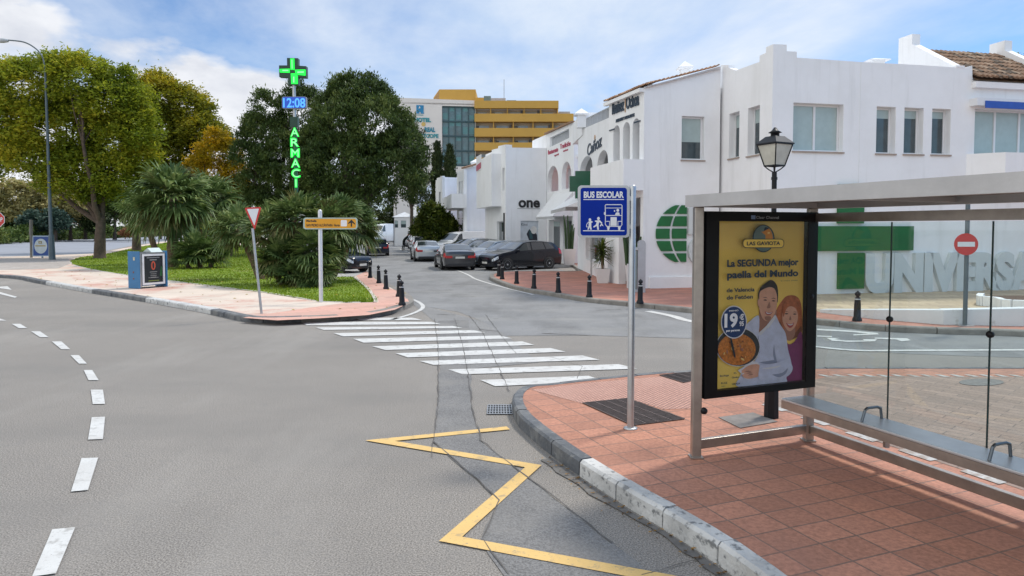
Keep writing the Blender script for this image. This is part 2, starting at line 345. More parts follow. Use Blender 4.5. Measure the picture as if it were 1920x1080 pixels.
GRASSB = mat('grass_base', (.16, .24, .02), .95, var=.25, vs=1.2, bump=.8, bs=60, fine=.35, fs=40, layers=[((.22, .19, .07), (.5, .5, 1), .56, .72, .8)])
SOIL = mat('soil', (.11, .065, .045), .95, var=.3, vs=6, bump=.8)
WHITE = mat('white_render', (.82, .83, .85), .85, var=.02, vs=1.2, bump=.22, bs=7, layers=[((.64, .65, .65), (2.6, 2.6, .22), .54, .76, .6), ((.74, .745, .75), (.7, .7, .7), .45, .7, .6), ((.58, .57, .54), (14, 14, 5), .66, .75, .35)])

sheet('ground', [(-700, -60), (700, -60), (700, 900), (-700, 900)], 0, ASPH)
# side street, a greyer and more cracked asphalt
sheet('side_street', gp([(566, 601), (700, 596), (776, 572), (860, 585), (905, 603), (950, 630), (1100, 629), (1302, 635), (1500, 648), (1700, 664), (1920, 671), (2500, 690), (2600, 570), (1500, 560), (1100, 520), (830, 440), (700, 437), (600, 446), (640, 500)]), .004, ASPH2)
sheet('far_road', gp([(-900, 520), (0, 484), (160, 478), (260, 458), (420, 446), (420, 440), (250, 441), (100, 446), (0, 450), (-900, 475)]), .004, ASPHB)
sheet('asphalt_patch', rough(gp([(822, 602), (880, 600), (878, 640), (883, 700), (884, 760), (901, 827), (1000, 903), (1151, 1022), (1225, 1085), (960, 1100), (903, 1012), (937, 940), (860, 872), (813, 830), (820, 760), (824, 690)]), .018), .006, ASPHD)
sheet('asphalt_repair', gp([(776, 572), (800, 575), (905, 603), (950, 630), (1010, 680), (884, 692), (826, 612)]), .0055, mat('asphalt_mid', (.215, .212, .208), .88, var=.12, vs=1, bump=.5, bs=90, fine=.25, fs=70))
# cracks
def crack(name, pl, wd=.02, z=.0095):
    pts = gp(pl); o = []
    for a, b in zip(pts, pts[1:]):
        k = max(2, int((b-a).length/.16))
        for i in range(k): o.append(a+(b-a)*(i/k)+Vector((rng.uniform(-.012, .012), rng.uniform(-.012, .012), 0)))
    o.append(pts[-1]); mb = MB(); vs = []
    for i, p in enumerate(o):
        t = (o[min(i+1, len(o)-1)]-o[max(i-1, 0)]).normalized(); n = Vector((-t.y, t.x, 0))*wd*rng.uniform(.08, .30); vs += [(p.x+n.x, p.y+n.y, z), (p.x-n.x, p.y-n.y, z)]
    mb.add(vs, [(2*i+1, 2*i+3, 2*i+2, 2*i) for i in range(len(o)-1)]); return mb
for pl in ([(815, 598), (822, 660), (822, 760), (813, 832), (810, 860)], [(852, 598), (868, 650), (880, 720), (885, 760), (901, 827), (1000, 905), (1148, 1020)],
           [(880, 592), (905, 625), (935, 690), (955, 735)], [(910, 590), (940, 630), (968, 664)], [(1030, 670), (1092, 688), (1082, 712)],
           [(813, 830), (870, 878), (938, 940), (903, 1012), (955, 1080)], [(1200, 1080), (1310, 1052)], [(950, 631), (1100, 629), (1302, 635)]):
    crack('crack', pl, .022 if pl[0][1] > 600 else .03, .0135).build('road_crack', CRACK, kind='structure', origin=(0, 0, 0))
rng2 = random.Random(3)
for k in range(9):
    x = rng2.uniform(700, 1200); y = rng2.uniform(530, 640)
    crack('c', [(x, y), (x+rng2.uniform(20, 60), y+rng2.uniform(-3, 4))], .09, .0105).build('road_crack', CRACK, kind='structure', origin=(0, 0, 0))
# markings
def quads(name, lst, z, m):
    mb = MB()
    for q in lst:
        mb.prism([(p.x, p.y) for p in gp(q)], Matrix.Translation((0, 0, z)), 0)
    return mb.build(name, m, kind='structure', origin=(0, 0, 0))
cw = [((350, 103), (660, 103), (710, 115), (380, 116)), ((65, 125), (760, 125), (810, 137), (100, 143)), ((145, 155), (870, 147), (925, 157), (190, 168)),
      ((240, 185), (980, 169), (1045, 182), (290, 202)), ((345, 215), (1120, 198), (1185, 213), (400, 236)), ((445, 255), (1240, 229), (1305, 248), (515, 275)),
      ((568, 292), (1390, 264), (1470, 284), (635, 314)), ((695, 333), (1560, 304), (1650, 327), (770, 354)), ((848, 378), (1750, 350), (1850, 374), (925, 404)),
      ((1018, 434), (1590, 412), (1680, 440), (1095, 467))]
quads('crosswalk', [[(540+x/2.8235, 560+y/2.8235) for x, y in q] for q in cw], .0115, PAINT)
quads('centre_line', [[(-14, 597), (0, 598), (12, 602), (-4, 602)], [(22, 608), (38, 608), (51, 616), (35, 616)], [(58, 622), (75, 622), (91, 633), (75, 633)], [(97, 641), (115, 641), (132, 656), (115, 656)],
      [(132, 667), (148, 667), (163, 683), (148, 683)], [(157, 695), (173, 695), (185, 714), (166, 714)], [(170, 732), (193, 732), (197, 759), (174, 759)], [(172, 784), (197, 783), (193, 825), (165, 826)],
      [(153, 861), (184, 860), (165, 921), (133, 924)], [(98, 995), (141, 991), (105, 1078), (60, 1084)]], .0115, PAINT)
quads('lane_arrow', [[(-60, 548), (-60, 545), (0, 548), (32, 557), (28, 559), (0, 552)], [(-40, 536), (0, 538), (14, 537), (22, 544), (0, 541), (-40, 540)]], .0115, PAINT)
def strip(name, pts, wd, z, m, miter=True):
    P = [Vector((p[0], p[1], 0)) for p in pts]; vs = []
    for i, p in enumerate(P):
        a = (p-P[i-1]).normalized() if i else (P[1]-p).normalized(); b = (P[i+1]-p).normalized() if i < len(P)-1 else a
        na = Vector((-a.y, a.x, 0)); nb = Vector((-b.y, b.x, 0)); n = (na+nb)
        if n.length < .05: n = na
        n = n.normalized(); k = min(4, 1/max(.2, n.dot(na)))*wd/2; vs += [(p.x+n.x*k, p.y+n.y*k, z), (p.x-n.x*k, p.y-n.y*k, z)]
    mb = MB(); mb.add(vs, [(2*i+1, 2*i+3, 2*i+2, 2*i) for i in range(len(P)-1)]); return mb.build(name, m, kind='structure', origin=(0, 0, 0))
strip('bus_stop_zigzag', gp([(953, 804), (712, 828), (1000, 876), (845, 1013), (1260, 1090), (1520, 1152)]), .125, .0115, YELL)
strip('edge_line', crom(gp([(1000, 551+2), (940, 538), (893, 524), (867, 511), (800, 487), (750, 467)])), .11, .0115, PAINT)
strip('edge_line', crom(gp([(1215, 584), (1260, 593), (1302, 604), (1450, 622)])), .25, .0115, PAINT)
strip('edge_line', crom(gp([(735, 600), (775, 588), (793, 577), (785, 567), (765, 559)])), .12, .0115, PAINT)
strip('edge_line', crom(gp([(1450, 640), (1530, 651), (1610, 658), (1700, 658), (1920, 657), (2200, 657)])), .15, .0115, PAINT)
lines = [(1530, 620), (1580, 621), (1640, 625), (1650, 627), (1600, 629), (1540, 627)]
quads('road_lettering', [[(1532, 617), (1600, 621), (1645, 625), (1648, 628), (1600, 630), (1600, 628), (1628, 626.5), (1590, 623), (1532, 620)], [(1548, 634), (1575, 635), (1565, 637), (1585, 639.5), (1620, 639.5), (1618, 637), (1645, 637), (1640, 641), (1590, 642), (1560, 640)],
      [(1532, 630), (1560, 631), (1560, 633), (1532, 632)], [(1640, 634), (1700, 635), (1708, 639), (1690, 641), (1680, 637.5), (1640, 636)]], .0115, PAINT)

# ---- kerbs made of stones
def kerb(path, wd, h, chooser, mats, step=.75, name='kerb', side=1, z0=-.05):
    """path: outer bottom edge; the stone body lies to its left (side=1) or right (-1)"""
    P = resample(path, step/3); mb = MB(); i = 0; k = 0
    Q = offs(P, wd*side)
    while i < len(P)-1:
        j = min(i+3, len(P)-1); mi = chooser(P[i], k); g = .008; hh = h+rng.uniform(-.002, .003)
        a = []; b = []
        for q in range(i, j+1):
            a.append(P[q].copy()); b.append(Q[q].copy())
        d = (a[-1]-a[0]).normalized()*g; a[0] += d; b[0] += d; a[-1] -= d; b[-1] -= d
        jit = Vector((rng.uniform(-.006, .006), rng.uniform(-.006, .006), 0))
        n = len(a); vs = []
        for p, q in zip(a, b):
            p = p+jit; q = q+jit; e = (q-p).normalized()
            c = .025
            vs += [(p.x, p.y, z0), (p.x+e.x*.006, p.y+e.y*.006, hh-c), (p.x+e.x*(c+.006), p.y+e.y*(c+.006), hh), (q.x, q.y, hh), (q.x, q.y, z0)]
        fs = []
        for q in range(n-1):
            for r in range(4):
                f = (q*5+r, q*5+r+1, q*5+5+r+1, q*5+5+r); fs.append(f if side > 0 else f[::-1])
        e0 = (0, 1, 2, 3, 4); e1 = tuple((n-1)*5+r for r in range(5)); fs += [e0[::-1] if side > 0 else e0, e1 if side > 0 else e1[::-1]]
        mb.add(vs, fs, mi); i = j; k += 1
    return mb.build(name, mats, kind='structure', origin=(0, 0, 0))

# near pavement (bus stop)
kp = crom(gp([(1302, 708), (1201, 715), (1082, 726), (1010, 737), (975, 750), (960, 763), (962, 783), (983, 812), (1027, 849), (1075, 885), (1182, 956), (1250, 996), (1329, 1047), (1372, 1080), (1470, 1160), (1600, 1290)]), 7)
H0 = .15
def front_far():
    return gp([(2600, 680), (1920, 688), (1530, 688), (1400, 690)], H0)
far_edge = front_far()
kp = resample(crom([far_edge[1], far_edge[2], far_edge[3]]+gp([(1302, 693), (1201, 700), (1082, 712), (1030, 718)], H0)+gp([(985, 742), (963, 757), (960, 775), (970, 798), (983, 812), (1027, 849), (1075, 885), (1182, 956), (1250, 996), (1329, 1047), (1372, 1080), (1470, 1160), (1600, 1300)]), 6), .12)
kp = [Vector((p.x, p.y, 0)) for p in kp]
inner = offs(kp, .13)
sheet('pavement', [(p.x, p.y) for p in inner]+[(2.0, 1.2), (14, 1.2), (14, kp[0].y)], .15, RED, bottom=-.05)
dark_until = G(1075, 885)
kerb(kp, .14, .154, lambda p, k: 1 if (p.y < dark_until.y+.02) else 0, [KDARK, KWHITE], .62, 'kerb')
mb = MB()      # dirt and leaves gathered along the kerb
gut = offs(kp, -.03); gut2 = offs(kp, -.16)
st = [i for i, p in enumerate(kp) if p.y < 6.9 and p.x > 0][0]
GUT = mat('gutter_dirt', (.13, .125, .12), .95, var=.3, vs=9)
i = st
vs = []; wob = 0
for i in range(st, len(kp)):
    wob = max(-.6, min(.6, wob+rng.uniform(-.2, .2))); a = gut[i]; b = gut2[i]+(gut2[i]-gut[i])*wob; vs += [(a.x, a.y, .0105), (b.x, b.y, .0105)]
mb.add(vs, [(2*i, 2*i+2, 2*i+3, 2*i+1) for i in range(len(vs)//2-1)]); mb.build('gutter_stain', GUT, kind='structure', origin=(0, 0, 0))
mb = MB()
for k in range(240):
    i = rng.randrange(st, len(kp)); p = offs(kp, -.02-abs(rng.gauss(0, .09)))[i]; a = rng.uniform(0, 6.3); s = rng.uniform(.008, .02)
    q = Vector((math.cos(a), math.sin(a), 0))*s; r = Vector((-q.y, q.x, 0))*.5; z = .016+rng.random()*.01
    mb.add([(p.x+q.x, p.y+q.y, z), (p.x+r.x, p.y+r.y, z+.006), (p.x-q.x, p.y-q.y, z), (p.x-r.x, p.y-r.y, z+.004)], [(0, 1, 2, 3)], rng.randrange(2))
mb.build('fallen_leaves', [mat('dry_leaf', (.30, .17, .05), .9), mat('dry_leaf_dark', (.10, .06, .03), .9)], kind='stuff', origin=(0, 0, 0), label='small dry leaves scattered in the gutter beside the bus stop kerb', cat='leaves')
p = G(187, 549, 0); ki_ = MB(); ki_.box((p.x, p.y+.0, .062), (.62, .07, .085), rz=math.atan2(-(G(161, 548).y-G(270, 565.6).y), G(270, 565.6).x-G(161, 548).x)); ki_.build('kerb_inlet', mat('black_hole', (.006, .006, .006), .9), label='black drain opening in the dark kerb stones at left', cat='drain')
# tactile strip, lane, covers on the near pavement
TACT = mat('tactile_paving', (.60, .33, .25), .8, var=.10, vs=3, bump=.1)
sheet('tactile_paving', gp([(996, 731), (1100, 718), (1290, 702), (1308, 702), (1308, 766), (1245, 768), (1180, 748), (1092, 757)], H0), .153, tiles('tactile', (.62, .34, .26), (.28, .16, .13), .05, .05, TROT+R(30), ms=.012, var=.05, bump=.6, stain=(.5, .3, .24)))
LP = P2+U*.62
def lp(t, o=0., z=.15): q = LP+RV*t+U*o; return (q.x, q.y)
a = LP-RV*1.35; pa = (a.x, a.y)
fe = gp([(1560, 705), (1920, 707), (2600, 704)], H0)
sheet('brown_lane', [pa]+[(LP.x, LP.y), lp(7.5), (13.5, LP.y-6.5), (13.5, fe[-1].y)]+[(p.x, p.y) for p in fe[::-1]]+[(G(1480, 722, H0).x, G(1480, 722, H0).y)], .153, BROWN)
mb = MB()
for k in range(14):
    t = -1.3+k*.62
    mb.prism([lp(t, -.06), lp(t+.34, -.06), lp(t+.34, .06), lp(t, .06)], Matrix.Translation((0, 0, .1565)), 0)
for k in range(22):
    x = 1532+k*27.5
    mb.prism([(p.x, p.y) for p in gp([(x, 703), (x+10, 703), (x+30, 707), (x+18, 707)], H0)], Matrix.Translation((0, 0, .1565)), 0)
mb.build('lane_dashes', mat('worn_paint', (.48, .47, .45), .8, var=.15, layers=[((.30, .25, .21), (8, 8, 1), .45, .6, .9)]), kind='structure', origin=(0, 0, 0))
# far pavement on the right
kr = crom(gp([(2600, 668), (1920, 632), (1794, 628), (1640, 621), (1530, 609), (1302, 588), (1180, 575), (1100, 567), (1030, 555), (970, 545), (930, 531), (918, 525)]), 6)+crom(gp([(918, 519), (945, 514), (1010, 513), (1075, 513), (1084, 510), (1070, 499), (1052, 490), (1000, 480), (920, 472), (880, 462), (830, 455), (790, 447)]), 4)
kr = [Vector((p.x, p.y, 0)) for p in kr]
kerb(kr, .2, .137, lambda p, k: 0, [KGREY], 1.0, 'far_kerb', side=-1)
inn = offs(kr, -.12)
sheet('far_pavement', [(p.x, p.y) for p in inn]+[(-8, 90), (12, 60), (30, 33), (30, inn[0].y)], .132, RED2, bottom=-.05)
# ---- island on the left
e1 = gp([(-1500, 680), (-500, 545), (-200, 520), (0, 521), (74, 532), (161, 548), (270, 566), (379, 586), (449, 602), (490, 606), (530, 605.5), (575, 604)])
e1[0] = Vector((-70, 30, 0)); 
e2 = gp([(620, 602.5), (695, 596), (740, 587), (768, 577), (776, 568), (765, 556), (735, 540), (705, 521), (687, 505), (652, 477), (628, 462), (600, 449)])
KI = resample(crom(e1+e2, 6), .2); KI = [Vector((p.x, p.y, 0)) for p in KI]
def chi(p, k):
    x = 960+F*p.x/max(p.y, 1)
    if 74 < x < 161 or 268 < x < 381: return 1
    return 0 if x < 550 else 2
kerb(KI, .25, .135, chi, [KDARK, KWHITE, KGREY], .9, 'island_kerb', side=1)
inn = offs(KI, .14)
ISL = [(p.x, p.y) for p in inn]
back = gp([(420, 447), (300, 455), (250, 464), (180, 478), (60, 483), (-100, 487), (-500, 500)])
sheet('island_pavement', ISL+[(p.x, p.y) for p in back]+[(-75, 34)], .13, CREAM, bottom=-.05)
sheet('island_corner_paving', gp([(455, 596), (560, 580), (640, 569), (710, 567), (708, 559), (694, 541), (672, 522), (660, 507), (685, 507), (704, 524), (732, 541), (762, 557), (768, 568), (740, 581), (690, 591), (600, 597), (520, 601)], .13), .134, REDP)
sheet('street_corner_paving', gp([(-300, 520), (-40, 507), (60, 505), (110, 503), (135, 493), (128, 486), (160, 479), (60, 484), (-300, 492)], .13), .134, GRAY)
lawn_px = [(707, 566), (706, 560), (692, 541), (670, 523), (664, 519), (600, 519), (560, 496), (520, 470), (440, 459), (330, 452), (260, 463), (200, 476), (150, 482), (131, 489), (136, 496), (170, 505), (250, 518), (330, 528), (395, 536), (495, 548.5), (560, 559), (597, 565), (650, 567)]
lawn = gp(lawn_px, .14); LAWN = [(p.x, p.y) for p in lawn]
sheet('lawn_ground', LAWN, .14, GRASSB)
kerb([Vector((p.x, p.y, 0)) for p in resample(crom(gp([(131, 489), (136, 496), (170, 505), (250, 518), (330, 528), (395, 536), (495, 548.5), (560, 559), (597, 565), (650, 567), (700, 567)], .14)), .2)], .07, .152, lambda p, k: 0, [mat('lawn_edging', (.52, .48, .43), .85)], 1.2, 'lawn_edging', side=1)
kerb([Vector((p.x, p.y, 0)) for p in resample(crom(gp([(707, 567), (706, 560), (692, 541), (670, 523), (664, 519)], .14)), .2)], .1, .17, lambda p, k: 0, [mat('lawn_edging', (.52, .48, .43), .85)], 1.2, 'lawn_edging', side=1)
sheet('parking_bay', gp([(600, 519), (664, 519), (688, 508), (650, 478), (628, 464), (560, 462)], .13), .137, CONC)
# grass blades
def in_poly(x, y, P):
    c = False; j = len(P)-1
    for i in range(len(P)):
        if (P[i][1] > y) != (P[j][1] > y) and x < (P[j][0]-P[i][0])*(y-P[i][1])/(P[j][1]-P[i][1])+P[i][0]: c = not c
        j = i
    return c
GRASS = leafmat('grass_blades', (.12, .19, .010), (.27, .36, .02), (.36, .42, .04), tr=.3, vs=.35)
mb = MB(); xs = [p[0] for p in LAWN]; ys = [p[1] for p in LAWN]; cnt = 0
while cnt < 42000:
    y = min(ys)+(rng.random()**2.0)*(max(ys)-min(ys)); x = rng.uniform(min(xs), max(xs))
    if not in_poly(x, y, LAWN): continue
    if x < y*(-960/F)*1.05: continue
    cnt += 1; a = rng.uniform(0, 6.283); s = .018*(1+(y-18)*.03); h = rng.uniform(.035, .075); dx = rng.uniform(-.03, .03); dy = rng.uniform(-.03, .03); z = .138
    c, q = math.cos(a)*s, math.sin(a)*s
    b = len(mb.v); mb.v += [(x-c, y-q, z), (x+c, y+q, z), (x+dx, y+dy, z+h)]; mb.f.append((b, b+1, b+2)); mb.m.append(0); mb.sm.append(False)
mb.build('lawn_grass', GRASS, kind='stuff', origin=(0, 0, 0), label='short bright green grass of the traffic island lawn', cat='grass')
mb = MB()
for k in range(420):
    y = rng.uniform(18, 40); x = rng.uniform(-22, -3)
    if not in_poly(x, y, LAWN) and not in_poly(x, y, ISL): continue
    a = rng.uniform(0, 6.3); s = rng.uniform(.03, .06); q = Vector((math.cos(a), math.sin(a), 0))*s; r = Vector((-q.y, q.x, 0))*.6; z = .205 if in_poly(x, y, LAWN) else .14
    mb.add([(x+q.x, y+q.y, z), (x+r.x, y+r.y, z+.02), (x-q.x, y-q.y, z), (x-r.x, y-r.y, z+.01)], [(0, 1, 2, 3)])
mb.build('fallen_leaves', mat('yellow_leaf', (.42, .30, .05), .9), kind='stuff', origin=(0, 0, 0), label='few yellow fallen leaves scattered over the lawn and its pavement', cat='leaves')
# ---- beyond the left road
FARW = gp([(-260, 470), (-100, 460), (0, 454), (100, 450), (200, 446), (300, 443), (430, 440)])
strip('far_footpath', [(p.x, p.y-1) for p in FARW], 5, .02, mat('far_path', (.55, .48, .40), .9))
sheet('park_ground', [(p.x, p.y+.8) for p in FARW]+[(-40, 500), (-500, 500), (-500, 60)], .25, mat('park_grass', (.09, .12, .03), .95, var=.3, vs=.05), bottom=-.1)
STW = tiles('stone_wall', (.36, .26, .20), (.24, .19, .15), 1.1, .4, 0, off=.5, ms=.05, var=.25)
STW2 = mat('stone_wall_face', (.34, .26, .20), .9, var=.3, vs=1.2, bump=.5, bs=3)
mb = MB()
for a, b in zip(FARW, FARW[1:]):
    mb.beam((a.x, a.y, .65), (b.x, b.y, .65), .5, 1.3, 0); 
mb.build('stone_wall', STW2, label='low brown stone wall running along the far side of the left road', cat='wall')
# ================================================================= BUILDINGS
PANE = mat('window_glass', (.05, .07, .08), .06, var=.3, vs=2, spec=.8)
BLIND = mat('window_blind', (.36, .45, .45), .25, var=.08, vs=3, spec=.7)
FRM = mat('window_frame', (.72, .73, .75), .4, var=.03)
SILL = mat('sill_stone', (.34, .28, .24), .8, var=.15)
GREY = mat('grey_metal', (.42, .43, .44), .4, metal=.5)
JOINTW = mat('joint_white', (.74, .75, .76), .85, var=.03)  # slightly greyer white, used for the wall joint strip
class Wall:
    """a vertical plane; a, b ground points (x, y); outward normal to the right of a->b seen from above... faces the camera side"""
    def __init__(s, a, b):
        s.a = Vector((a[0], a[1], 0)); d = Vector((b[0]-a[0], b[1]-a[1], 0)); s.len = d.length; s.u = d.normalized(); s.n = Vector((s.u.y, -s.u.x, 0))
        s.M = frame(s.a, s.u, (0, 0, 1))
    def uz(s, px, py):
        d = ray(px, py); t = (s.a-CAM).dot(s.n)/d.dot(s.n); p = CAM+d*t; return ((p-s.a).dot(s.u), p.z)
    def rect(s, x0, y0, x1, y1):
        xm = (x0+x1)/2; ym = (y0+y1)/2
        u0 = s.uz(x0, ym)[0]; u1 = s.uz(x1, ym)[0]; z1 = s.uz(xm, y0)[1]; z0 = s.uz(xm, y1)[1]
        return [(u0, z0), (u1, z0), (u1, z1), (u0, z1)]
    def arch(s, x0, y0, x1, y1, n=10):
        (u0, z0), (u1, _), (_, z1), _ = s.rect(x0, y0, x1, y1); r = (u1-u0)/2; rz = min(r, (z1-z0)*.6); c = (u0+u1)/2
        return [(u0, z0), (u1, z0)]+[(c+r*math.cos(math.pi*k/n), z1-rz+rz*math.sin(math.pi*k/n)) for k in range(n+1)]
    def p(s, u, z, d=0.): q = s.a+s.u*u+s.n*d; return Vector((q.x, q.y, z))
def wall_piece(mb, W, outline, holes=(), t=.25, mi=0):
    M = W.M @ Matrix.Translation((0, 0, -t)); mb.prism(outline, M, t, mi, holes)
def window(W, r, parent, depth=.18, panes=1, blind=0., sill=True, mode='blind', fw_=.06, label=None):
    """frame (part) with panes and a sill as sub-parts, set back by depth in the opening r"""
    (u0, z0), (u1, _), (_, z1), _ = r; mb = MB(); w = u1-u0; h = z1-z0; z0 += .005; z1 -= .005; u0 += .005; u1 -= .005
    def bx(mbx, a0, a1, b0, b1, d0, d1, mi=0):
        c = W.p((a0+a1)/2, (b0+b1)/2, (d0+d1)/2); mbx.box(c, (a1-a0, d1-d0, b1-b0), rz=math.atan2(W.u.y, W.u.x), mi=mi)
    D = -depth
    bx(mb, u0, u0+fw_, z0, z1, D-.06, D); bx(mb, u1-fw_, u1, z0, z1, D-.06, D)
    bx(mb, u0+fw_, u1-fw_, z0, z0+fw_, D-.06, D-.001); bx(mb, u0+fw_, u1-fw_, z1-fw_, z1, D-.06, D-.001)
    for k in range(1, panes):
        c = u0+(u1-u0)*k/panes; bx(mb, c-fw_*.6, c+fw_*.6, z0+fw_, z1-fw_, D-.058, D+.01)
    f = mb.build('window', FRM, parent, label=label)
    g = MB(); bx(g, u0+fw_, u1-fw_, z0+fw_, z1-fw_, D-.05, D-.03, 0)
    if blind > 0: bx(g, u0+fw_+.002, u1-fw_-.002, z1-fw_-(h-2*fw_)*blind, z1-fw_-.002, D-.029, D-.026, 1)
    g.build('pane', [PANE, BLIND], f)
    if sill:
        q = MB(); bx(q, u0-.04, u1+.04, z0-.055, z0-.007, -.03, .05); q.build('sill', SILL, f)
    return f
def ledge(W, r, name, parent, m, d0, d1):
    (u0, z0), (u1, _), (_, z1), _ = r; mb = MB(); c = W.p((u0+u1)/2, (z0+z1)/2, (d0+d1)/2); mb.box(c, (u1-u0, d1-d0, z1-z0), rz=math.atan2(W.u.y, W.u.x)); return mb.build(name, m, parent)
def outline(W, pts, z0):
    """pts: pixels of the roofline, left to right; closed down to z0"""
    q = [W.uz(*p) for p in pts]; return [(q[0][0], z0)]+[(q[-1][0], z0)]+q[::-1]
def plain(mb, W, z0, z1, u0=0, u1=None, t=.25): wall_piece(mb, W, [(u0, z0), (u1 or W.len, z0), (u1 or W.len, z1), (u0, z1)], t=t)
def tile_roof(name, a, b, up, ln, parent, m, step=.2, r=.075, label=None):
    """barrel tiles from eave line a-b running up the vector up (length ln)"""
    mb = MB(); a = Vector(a); b = Vector(b); up = Vector(up).normalized(); d = (b-a); n = max(2, int(d.length/step)); nrm = d.normalized().cross(up).normalized()
    if nrm.z < 0: nrm = -nrm
    mb.add([a, b, b+up*ln, a+up*ln], [(0, 1, 2, 3)], 0); mb.add([p-nrm*.1 for p in (a, b, b+up*ln, a+up*ln)], [(0, 3, 2, 1)], 0)
    dn = d.normalized(); rows = max(2, int(ln/.38))
    for i in range(n):
        c0 = a+d*((i+.5)/n)
        for j in range(rows):
            s0 = ln*j/rows-.02; s1 = ln*(j+1)/rows+.03; rr = r*rng.uniform(.9, 1.1); sh = dn*rng.uniform(-.012, .012); l1 = rr*.9; vs = []
            for s_, rad, lift in ((s0, rr, .03), (s1, l1, .0)):
                for k in range(6):
                    t = math.pi*k/5; vs.append(c0+sh+up*s_+dn*(math.cos(t)*rad)+nrm*(math.sin(t)*rad*1.05+lift))
            mb.add(vs, [(k, k+6, k+7, k+1) for k in range(5)]+[(0, 1, 2, 3, 4, 5)], 0 if rng.random() < .6 else rng.choice((1, 2)))
    return mb.build(name, m, parent, label=label)
TL = [mat('roof_tile', (.22, .135, .085), .9, var=.35, vs=3), mat('roof_tile_dark', (.10, .075, .055), .9, var=.3, vs=3), mat('roof_tile_pale', (.33, .24, .17), .9, var=.3, vs=3)]
TL2 = [mat('roof_tile_clay', (.45, .27, .17), .9, var=.2, vs=3), mat('roof_tile_clay_dark', (.30, .18, .11), .9), mat('roof_tile_clay_pale', (.55, .38, .26), .9)]
INK = mat('dark_blue_lettering', (.03, .05, .08), .5); BLACK = mat('black_plastic', (.015, .015, .017), .45)
GREEN = mat('green_panel', (.003, .125, .028), .45, var=.15, vs=2); WLET = mat('white_letters', (.58, .62, .63), .6, var=.05)
PAVZ = .13
# --- the big corner building
C0 = (8.356, 22.17); WC = Wall(C0, (C0[0]+.977*22, C0[1]+.213*22)); B0 = (7.655, 25.39); WB = Wall(B0, C0); A0 = (4.665, 24.74); WA = Wall(A0, B0)
D0 = (3.85, 27.5); WD = Wall(D0, A0)
cb = thing('corner_building', 'large white corner building with stepped parapet, green cross and white raised letters', 'building', (8.0, 24, 0))
mb = MB()
holes = {'big': WC.rect(1487, 194, 1581, 284), 's1': WC.rect(1643, 200, 1679, 288), 's2': WC.rect(1695, 202, 1731, 289), 's3': WC.rect(1747, 204, 1782, 290), 'door': WC.rect(1827, 207, 2010, 294)}
topC = [(1450, 82.8), (1475, 83.7), (1475.2, 96), (1494, 96.8), (1494.2, 108), (1610, 116), (1719, 121.6), (1808, 127.6), (1823, 123), (1823.5, 150), (2300, 172)]
wall_piece(mb, WC, outline(WC, topC, -.1), holes.values())
HB = [WB.rect(1367, 211, 1386, 296), WB.rect(1402, 200, 1424, 291)]
wall_piece(mb, WB, outline(WB, [(1352, 122), (1366, 122), (1366.3, 127), (1380, 132), (1424, 116), (1424.3, 104.5), (1436, 99), (1436.3, 88.7), (1449.5, 82.8)], -.1), HB)
HA = [WA.rect(1278, 218, 1320.5, 300)]
wall_piece(mb, WA, outline(WA, [(1208, 163), (1280, 144), (1351.6, 124)], -.1), HA)
arD = [WD.arch(1150, 235, 1162, 311), WD.arch(1168, 229, 1181, 306), WD.arch(1186, 222, 1199, 300)]
wall_piece(mb, WD, outline(WD, [(1142, 191), (1208, 164)], 3.4), arD, t=.3)
wall_piece(mb, WD, [(0, -.1), (.9, -.1), (.9, 3.39), (0, 3.39)], (), t=.3)
# recess behind the arches, flat roof, hidden sides
zt = WD.uz(1150, 200)[1]
mb.box(WD.p(1.1, 4.6, -1.3), (2.5, .1, 4.5), rz=math.atan2(WD.u.y, WD.u.x))
mb.box(WD.p(1.5, 1.6, -1.1), (1.8, .12, 3.4), rz=math.atan2(WD.u.y, WD.u.x))
zr = 7.4
ins = [(WD.p(.05, 0, -.15)), (WD.p(WD.len-.1, 0, -.2)), (WA.p(WA.len, 0, -.15)), WC.p(.15, 0, -.15), WC.p(21.9, 0, -.15), Vector((25.2, 41.8, 0)), Vector((10.6, 37.8, 0))]
mb.prism([(q.x, q.y) for q in ins], Matrix.Translation((0, 0, zr-.2)), .2)
for a, b in (((C0[0]+.977*22, C0[1]+.213*22), (25.5, 42)), ((25.5, 42), (10.5, 38)), ((10.5, 38), D0)):
    plain(mb, Wall(a, b), 0, zr)
mb.build('wall', WHITE, cb)
window(WC, holes['big'], cb, .22, 2, 1., label='wide window with two pale blinds')
for k, h in (('s1', .2), ('s2', .18), ('s3', .16)): window(WC, holes[k], cb, .24, 1, h)
window(WC, holes['door'], cb, .2, 4, 1., sill=False, label='glazed balcony doors under the blue awning')
for r in HB: window(WB, r, cb, .22, 1, .3)
window(WA, HA[0], cb, .16, 1, .58)
# balcony by the arches (projects over the entrance)
ba = WA.uz(1168, 300); z1 = 4.72; z0 = WA.uz(1200, 357)[1]
pA = WA.p(WA.uz(1168, 330)[0], 0, .02); pB = WA.p(WA.uz(1208, 330)[0], 0, .02); pC = Vector((3.17, 28.2, 0))
mb = MB(); mb.prism([(pA.x, pA.y), (pB.x, pB.y), (4.62, 25.2), (4.0, 28.6), (pC.x, pC.y)], Matrix.Translation((0, 0, z0)), z1-z0)
mb.build('balcony', WHITE, cb, bevel=.015)
